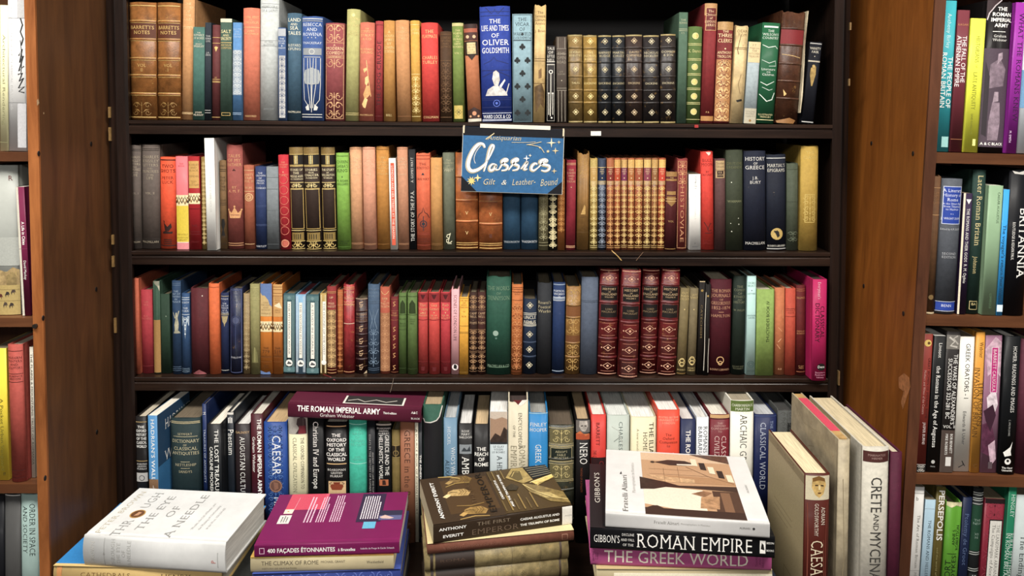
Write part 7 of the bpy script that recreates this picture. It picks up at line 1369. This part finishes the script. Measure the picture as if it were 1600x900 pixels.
# right hand pile
flat_book((946, 801), (1203, 818), .862, .0215, .213, 'p', '#cdccca', 'white photograph album with sepia cover on top of the right pile', PG,
    [('V', 'Fratelli Alinari', .70, 5, '#77756f', 'serif', .08, 'd', .155), ('V', 'Photographers in Florence', .535, 3, '#a5a39c', 'serif', .08, 'd', .18), ('V', 'ALINARI', .18, 3, '#55534e', 'serif', .06, 'd', .065), ('O', [.095], 2, '#2a2a2a', .06)],
    [('R', .02, .98, '#b58c66', -.25, .37), ('R', .85, .98, '#c9a988', -.25, .37), ('P', [(-.25, .42), (-.25, .16), (-.02, .10), (.14, .10), (.14, .40), (-.1, .42)], '#d9cdb8'), ('P', [(-.27, .56), (-.1, .50), (.05, .42), (-.1, .42), (-.18, .38), (-.27, .37)], '#3a2620', 'art'), ('R', .02, .11, '#3a251d', -.25, .37), ('P', [(-.25, .10), (-.2, .14), (-.17, .145), (-.12, .10)], '#3a251d'),
     ('R', .11, .40, '#4d3325', .20, .37), ('R', .11, .38, '#7a563c', .25, .31), ('P', [(.06, .34), (.14, .39), (.2, .37), (.14, .30)], '#8a6244', 'art'), ('P', [(.10, .14), (.22, .14), (.24, .32), (.12, .30)], '#a97f58', 'art'),
     ('P', [(-.02, .45), (.37, .48), (.37, .40), (.05, .42)], '#3f2a20'), ('R', .50, .60, '#a67c55', -.1, .37), ('P', [(-.22, .60), (.1, .56), (.1, .50), (-.1, .50)], '#c09a70', 'art'), ('S', [(-.2, .62), (.2, .62)], .7, '#8a6648'), ('S', [(-.2, .70), (.1, .70)], .7, '#8a6648'), ('S', [(.0, .5), (.0, .75)], .7, '#8a6648'), ('S', [(-.1, .5), (-.1, .72)], .7, '#8a6648'), ('S', [(.06, .76), (.2, .62), (.36, .52)], 1, '#6a4a34'),
     ('P', [(-.16, .815), (-.06, .865), (.06, .86), (.12, .82), (.06, .78), (-.05, .775)], '#3a2a24'), ('O', [.815], 4, '#3a2a24', -.17), ('P', [(.0, .80), (.12, .81), (.12, .785), (0, .78)], '#d9c9b4')]
    + [('P', [(.10 + .055 * i, .90 - .06 * i), (.14 + .055 * i, .90 - .06 * i), (.145 + .055 * i, .78 - .06 * i), (.105 + .055 * i, .79 - .06 * i)], '#33231c' if i % 2 else '#e0cdae') for i in range(5)]
    + [('P', [(.10, .98), (.37, .98), (.37, .85), (.25, .90)], '#5a3d2e', 'art'),
       TX('Fratelli Alinari', -.375, .03, 8.6, '#6a6862', 'serif', .54), TX('Photographers in Florence', -.315, .30, 5, '#a9a7a0', 'serif', .48), ('P', [(-.405, .58), (-.395, .62), (-.39, .58)], '#2a2a2a'), TX('ALINARI', .435, .40, 3, '#77756f', 'serif', .12)], pages='#e4e2dc')
flat_book((922, 824), (1211, 839), .8398, .0315, .205, 'p', '#141417', 'black large format book titled ROMAN EMPIRE in the right pile', PG,
    [('V', 'GIBBON\'S', .98, 12, WH, 'serif', 0, 'd', .145), ('V', 'DECLINE', .825, 4, WH, 'serif', .24, 'd', .068), ('V', 'AND FALL', .83, 4, WH, 'serif', 0, 'd', .075), ('V', 'OF THE', .82, 4, WH, 'serif', -.24, 'd', .06), ('V', 'ROMAN EMPIRE', .745, 22, WH, 'serif', 0, 'd', .63), ('R', .05, .08, WH, -.3, .3), ('P', [(-.15, .055), (.1, .06), (.2, .07), (-.1, .075)], BK), ('V', 'BISON', .045, 3.2, WH, 'sans', .2, 'd', .04), ('V', 'BOOKS', .045, 3.2, WH, 'sans', -.15, 'd', .04)],
    [('R', .0, 1, '#1c1518', -.5, -.43), TX('GIBBON\'S', -.455, .35, 9, '#cfc9bd', 'serif', .5)], pages='#cfc6b4')
flat_book((923, 853), (1206, 862), .8070, .0300, .205, 'j', '#b8508a', 'pink jacketed book titled THE GREEK WORLD in the right pile', PG,
    [('V', 'THE GREEK WORLD', .925, 19, '#f6ecd9', 'sans', 0, 'd', .80), ('T', 'BATTLE|_OF SEVEN|_ROMANS', .99, 3, '#5a1c44', 'sans', 0), ('T', 'THAMES|AND|HUDSON', .088, 3.4, '#6a2450', 'serif')],
    [('R', 0, 1, '#c05c96', -.5, .5), ('P', [(-.5, 0), (-.2, 0), (-.1, .08), (-.5, .1)], '#e4cdb8')], pages='#d6cdb8')
flat_book((932, 889), (1207, 891), .7760, .030, .20, 'j', '#c3b48c', 'cream book with pale spine below the pink one', PG, [('V', 'GREECE', .45, 5, '#5a5240', 'serif', 0, 'd', .12), ('R', .0, .9, '#e0d8bc', -.15, .3)], [('R', 0, 1, '#b5a270', -.5, .5)], pages='#ded6c0')
flat_book((.135, 1.118, 0), (.400, 1.110, 0), .7455, .033, .195, 'c', '#2c3446', 'navy book near the bottom of the right pile', PG, pages='#b9b0a0')
flat_book((.135, 1.120, 0), (.398, 1.112, 0), .7120, .0315, .195, 'c', '#44302a', 'brown book at the bottom of the right pile', PG, pages='#b9b0a0')

# ------------------------------------------------------------------ books standing on the base shelf at the right
SG = 'large books standing at the right of the piles'


def stand(px0, px1, py, ztop, D, kind, col, label, decor=(), yaw=0.0, **op):
    a, b = at_z(px0, py, ztop), at_z(px1, py, ztop)
    w = b.x - a.x
    root = make_book(kind, w, ztop - DECK - .0008, D, col, a.y / F, decor, **op)
    root.location = ((a.x + b.x) / 2, a.y, DECK + .0008)
    root.rotation_euler = (0, 0, math.radians(yaw))
    tag(root, label, 'book', SG)
    return root


stand(1257.5, 1298, 741, .922, .158, 'j', '#4a1a12', 'red brown jacketed biography with gold head portrait on spine',
    squeeze([('R', .765, .985, '#cfc4a4', -.44, .48), ('P', [(-.2, .965), (.05, .985), (.28, .96), (.34, .90), (.24, .82), (.08, .785), (-.08, .81), (-.22, .88)], '#c9a55c', 'art'), ('P', [(-.2, .965), (.05, .985), (.28, .96), (.3, .93), (.05, .945), (-.18, .93)], '#7a5520'), ('P', [(-.1, .905), (.02, .905), (.02, .893), (-.1, .893)], '#3a2610'), ('P', [(.12, .905), (.24, .9), (.24, .888), (.12, .893)], '#3a2610'), ('P', [(.04, .9), (.1, .9), (.12, .86), (.04, .86)], '#e4cf94'), ('P', [(0, .835), (.16, .835), (.12, .822), (.03, .822)], '#5a3414'),
     ('V', 'ADRIAN', .70, 6, '#eadfcb', 'serif', .24, 'd', .16), ('V', 'GOLDSWORTHY', .735, 6, '#eadfcb', 'serif', -.02, 'd', .29), ('V', 'CAESAR', .40, 19, '#e0cfae', 'serif', .02, 'd', .38), ('S', [(-.35, .02), (-.33, .4), (-.37, .74)], 1.6, '#7a3a28'), ('S', [(.38, .02), (.36, .4), (.4, .74)], 1.8, '#6b2c1e'), ('S', [(.3, .05), (.28, .4)], 1, '#7a3a28')], .68, .70),
    pages='#d8c9a0', left=[('R', 0, 1, '#a89a74'), ('R', .935, .985, '#8a7c58'), ('A', .94, .98, '#5c5036', 6, .7), ('S', [(-.3, .60), (.2, .60)], .8, '#6a5c40'), ('S', [(-.3, .56), (.2, .56)], .8, '#6a5c40'), ('S', [(-.3, .52), (.1, .52)], .8, '#6a5c40'), ('F', .1, .25, .0, .3, .9, '#6a5c40')])
bx = stand(1311, 1329.5, 688, .970, .190, 'v', '#a89a7c', 'cream parchment covered slim folio with pink strip along its top', [('S', [(-.2, .1), (.1, .4), (-.1, .8)], .9, '#8d7f60')],
    finish='v', left=[('S', [(-.1, .80), (.02, .83), (.06, .79), (-.04, .76)], 1, '#8a7c60'), ('S', [(-.4, .95), (-.2, .9), (.1, .93)], .8, '#8d7f60')])
w = bx.children[0].dimensions.x
bw, bh = at_z(1329.5, 688, .970).x - at_z(1311, 688, .970).x, .970 - DECK - .0008
box('top_edge', (-bw / 2 + .0008, .0085, bh - .0035), (bw / 2 - .0008, .186, bh - .0002), 'v', bx, '#b08d52')
box('title_strip', (-bw / 2 + .0016, .034, bh - .0002), (bw / 2 - .0012, .165, bh + .0004), 'ink', bx, '#c43a52')
cr = stand(1350.5, 1392, 700, .965, .205, 'c', '#b5b0a2', 'large grey cloth book titled CRETE AND MYCENAE',
    squeeze([('R', .90, .975, '#4e2622', -.48, .48), ('T', 'MARINATOS|HIRMER', .955, 3.4, '#a5857c', 'sans'), ('V', 'CRETE', .80, 17, '#3c3a36', 'sans', 0, 'd', .24), ('V', 'AND', .545, 8.5, '#3c3a36', 'sans', .0, 'd', .115), ('V', 'MYCENAE', .42, 17, '#3c3a36', 'sans', 0, 'd', .37)], .75, .78),
    boards='#a89872', pages='#c6b690')
stand(1393.5, 1411.5, 708, .958, .185, 'c', '#471028', 'dark burgundy cloth book standing against the right bookcase', [], pages='#b9ad94')

# ------------------------------------------------------------------ the hand-lettered sign hung from the top shelf
SY = SF - 0.0125
c0 = at(801, 251, SY)
sgn = empty('shelf_sign', (c0.x, SY, c0.z), (0, math.radians(1.9), 0))
tag(sgn, 'blue hand lettered Classics sign hung below the top shelf', 'sign')
pxm = SY / F
SW, SH = 159 * pxm, 102 * pxm
v = [(-SW / 2, 0, -SH / 2), (SW / 2, 0, -SH / 2), (SW / 2, .004, -SH / 2), (-SW / 2, .004, -SH / 2), (-SW / 2, 0, SH / 2), (SW / 2, 0, SH / 2), (SW / 2, .004, SH / 2), (-SW / 2, .004, SH / 2)]
mesh('board', v, BOXF, 'c', sgn, '#2a6190')
SA = Art(SW, SH, pxm, lambda x, y, e: (x, -e, y - SH / 2), 4)
ca, sa = math.cos(math.radians(1.9)), math.sin(math.radians(1.9))


def sp(X, Y):
    """a point of the sign as seen in the photograph -> its own panel"""
    dx, dy = (X - 650) * 200 / 1286 * pxm, -(Y - 452) * 200 / 1286 * pxm
    return (dx * ca - dy * sa, dx * sa + dy * ca + SH / 2)


def smooth(pts, k=4):
    out = []
    n = len(pts)
    for i in range(n - 1):
        p0, p1, p2, p3 = pts[max(i - 1, 0)], pts[i], pts[i + 1], pts[min(i + 2, n - 1)]
        for j in range(k):
            t = j / k
            out.append(tuple(.5 * (2 * p1[a] + (p2[a] - p0[a]) * t + (2 * p0[a] - 5 * p1[a] + 4 * p2[a] - p3[a]) * t * t + (3 * p1[a] - p0[a] - 3 * p2[a] + p3[a]) * t ** 3) for a in (0, 1)))
    out.append(pts[-1])
    return out


def pen(pts, wd, col, taper=False, role='hand_letter', dx=0, dy=0):
    SA.stroke([sp(x + dx, y + dy) for x, y in smooth(pts)], wd * 200 / 1286 * pxm, col, 'ink', role, taper=taper)


SA.rect(-SW / 2, SW / 2, SH * .868, SH, '#14151c', 'c', 'dark_spine_strip')
SA.poly([(-SW / 2, 0), (-SW * .34, 0), (-SW / 2, SH * .24)], '#14151c', 'c', 'dark_corner')
SA.poly([(SW / 2, 0), (SW / 2, SH * .21), (SW * .345, 0)], '#14151c', 'c', 'dark_corner')
SA.stroke([(-SW / 2 + .0004, SH * .24), (-SW / 2 + .0004, SH)], .0008, '#c9c3b2', 'ink', 'worn_edge')
SA.stroke([(-SW / 2, .0004), (SW / 2, .0004)], .0008, '#8d8778', 'ink', 'worn_edge')
SA.stroke([(SW / 2 - .0004, 0), (SW / 2 - .0004, SH)], .0008, '#c9c3b2', 'ink', 'worn_edge')
letters = [
    ([(372, 320), (355, 285), (310, 285), (255, 345), (212, 440), (205, 515), (240, 555), (305, 540), (365, 495), (400, 450)], 34),
    ([(395, 460), (435, 380), (462, 310), (445, 296), (420, 340), (398, 430), (378, 510), (362, 560)], 20),
    ([(480, 490), (450, 485), (420, 515), (425, 548), (460, 540), (488, 495), (480, 540), (515, 540)], 20),
    ([(515, 540), (560, 470), (600, 448), (580, 435), (545, 460), (565, 485), (600, 505), (590, 540), (540, 550)], 24),
    ([(610, 545), (670, 470), (705, 445), (690, 433), (650, 458), (672, 485), (712, 505), (700, 538), (650, 548)], 24),
    ([(735, 535), (775, 490), (800, 465), (785, 500), (768, 540), (800, 535)], 20),
    ([(900, 490), (880, 478), (850, 500), (840, 535), (865, 550), (910, 520)], 22),
    ([(910, 520), (960, 470), (1000, 455), (975, 440), (930, 460), (950, 485), (1018, 505), (1015, 540), (980, 556), (940, 548)], 25)]
for pts, wd in letters:
    pen(pts, wd + 16, '#c9b88c', True, dx=-4, dy=3)
for pts, wd in letters:
    pen(pts, wd + 7, '#5c6066', True)
for pts, wd in letters:
    pen(pts, wd, '#f2f0ea', True)
pen([(330, 300), (285, 360), (262, 430), (275, 480)], 6, '#d9d6cc')


def script(s, x0, y0, x1, y1, size, col):
    vs, fs, wd = text2d(s, size, 'serif', .30)
    k = (x1 - x0) / wd
    SA.put([sp(x0 + a * k, y0 + (y1 - y0) * a / wd - b) for a, b in vs], fs, col, 'ink', 'hand_lettering')


script('Antiquarian', 395, 240, 735, 250, 44, '#d2bf8e')
pen([(380, 238), (400, 220), (440, 195), (465, 175)], 9, '#d2bf8e')
script('Gilt', 345, 695, 470, 692, 58, '#d9c79a')
script('&', 530, 694, 588, 696, 50, '#e3dcc8')
script('Leather-', 640, 700, 880, 690, 60, '#d2c59f')
script('Bound', 925, 710, 1100, 695, 68, '#cfc39c')


def star(x, y, r, col, n=4, inner=.22):
    SA.poly([sp(x + (r if i % 2 == 0 else r * inner) * math.cos(i * math.pi / n + math.pi / 2), y + (r if i % 2 == 0 else r * inner) * math.sin(i * math.pi / n + math.pi / 2)) for i in range(2 * n)], col, 'ink', 'painted_star')


for x, y, r, col, n, inn in ((1040, 272, 52, '#e3d6b0', 4, .2), (1115, 266, 20, '#d2bf8e', 4, .3), (1080, 352, 36, '#d2bf8e', 4, .25), (1005, 358, 18, '#d2bf8e', 6, .5), (1068, 556, 30, '#cdb98a', 4, .25), (790, 428, 34, '#f2f0ea', 4, .25), (826, 400, 18, '#e3dcc8', 4, .3), (235, 655, 48, '#e0c66c', 9, .45), (298, 625, 40, '#e6d394', 4, .3), (925, 320, 14, '#d2bf8e', 4, .5)):
    star(x, y, r, col, n, inn)
pen([(640, 268), (800, 268), (880, 262)], 4, '#d2bf8e')
pen([(790, 292), (860, 280), (940, 262)], 6, '#d2bf8e')
pen([(800, 290), (870, 300), (930, 320), (968, 372)], 6, '#d2bf8e')
SA.build(sgn)
# hanging tabs that lie on the shelf and fold over its edge
ca_ = at(760, 192, SY)
paper = box('mounting_card', (-SW * .33, -.001, SH / 2 - .0012), (SW * .36, .0009, SH / 2 + .0058), 'p', sgn, '#ded6c4')
for sx in (-.49, .488):
    box('hanging_tape', (SW * sx - .001, -.0014, SH * .40), (SW * sx + .0016, .0046, SH / 2 + .002), 'p', sgn, '#cfc3a4')

# ------------------------------------------------------------------ small loose things
def ribbon(name, pts, wd, col, label, cat, mat='ink'):
    v, f = [], []
    for i, p in enumerate(pts):
        v += [(p[0] - wd / 2, p[1], p[2]), (p[0] + wd / 2, p[1] - .0002, p[2]), (p[0] + wd / 2, p[1] + .0006, p[2]), (p[0] - wd / 2, p[1] + .0006, p[2])]
    n = len(pts)
    for i in range(n - 1):
        for q in range(4):
            f.append((4 * i + q, 4 * i + (q + 1) % 4, 4 * i + 4 + (q + 1) % 4, 4 * i + 4 + q))
    f += [(3, 2, 1, 0), (4 * n - 4, 4 * n - 3, 4 * n - 2, 4 * n - 1)]
    o = mesh(name, v, f, mat, None, col)
    tag(o, label, cat)
    return o


z2 = lambda x: lerp_z(S2)(x)
z3 = lambda x: lerp_z(S3)(x)
p = [at(955, 388.5, SF + .02), at(958, 391, SF), at(962, 397, SF - .002), at(967, 402, SF - .002), at(971, 407, SF - .002)]
p[0].z = z2(p[0].x) + .0006
p[1].z = z2(p[1].x) + .0006
ribbon('bookmark_ribbon', p, .0022, '#b8934f', 'frayed yellow bookmark ribbon hanging over the second shelf edge', 'ribbon')
p = [at(501, 584, SF + .02), at(508, 587, SF + .012), at(516, 590, SF + .003), at(523, 594, SF - .001)]
for q in p[:3]:
    q.z = z3(q.x) + .0006
ribbon('bookmark_ribbon', p, .0026, '#7a1420', 'dark red bookmark ribbon lying on the third shelf', 'ribbon')
p = [at(615, 591, SF - .0008), at(613, 600, SF - .0010), at(611.5, 607, SF - .0010), at(609.5, 613, SF - .0010)]
ribbon('loose_thread', p, .0006, '#8d7a68', 'fine loose thread hanging from the third shelf edge', 'thread')
p = [at(1005, 394, SF - .001), at(1000, 400, SF - .0012), at(994, 407, SF - .0012)]
ribbon('loose_thread', p, .0006, '#7d5a3c', 'fine loose thread hanging from the second shelf edge', 'thread')
a, b = at(923, 212, SF), at(939, 205, SF)
tag(box('paper_scrap', (a.x, SF - .0018, a.z), (b.x, SF + .0008, b.z), 'ink', None, '#dcdad2'), 'small white paper scrap stuck on the top shelf edge', 'paper')
a, b = at(1085, 199.5, SF), at(1091, 195, SF)
tag(box('wax_speck', (a.x, SF - .0016, a.z), (b.x, SF + .003, b.z), 'ink', None, '#a3201c'), 'tiny red speck on the top shelf edge', 'speck')
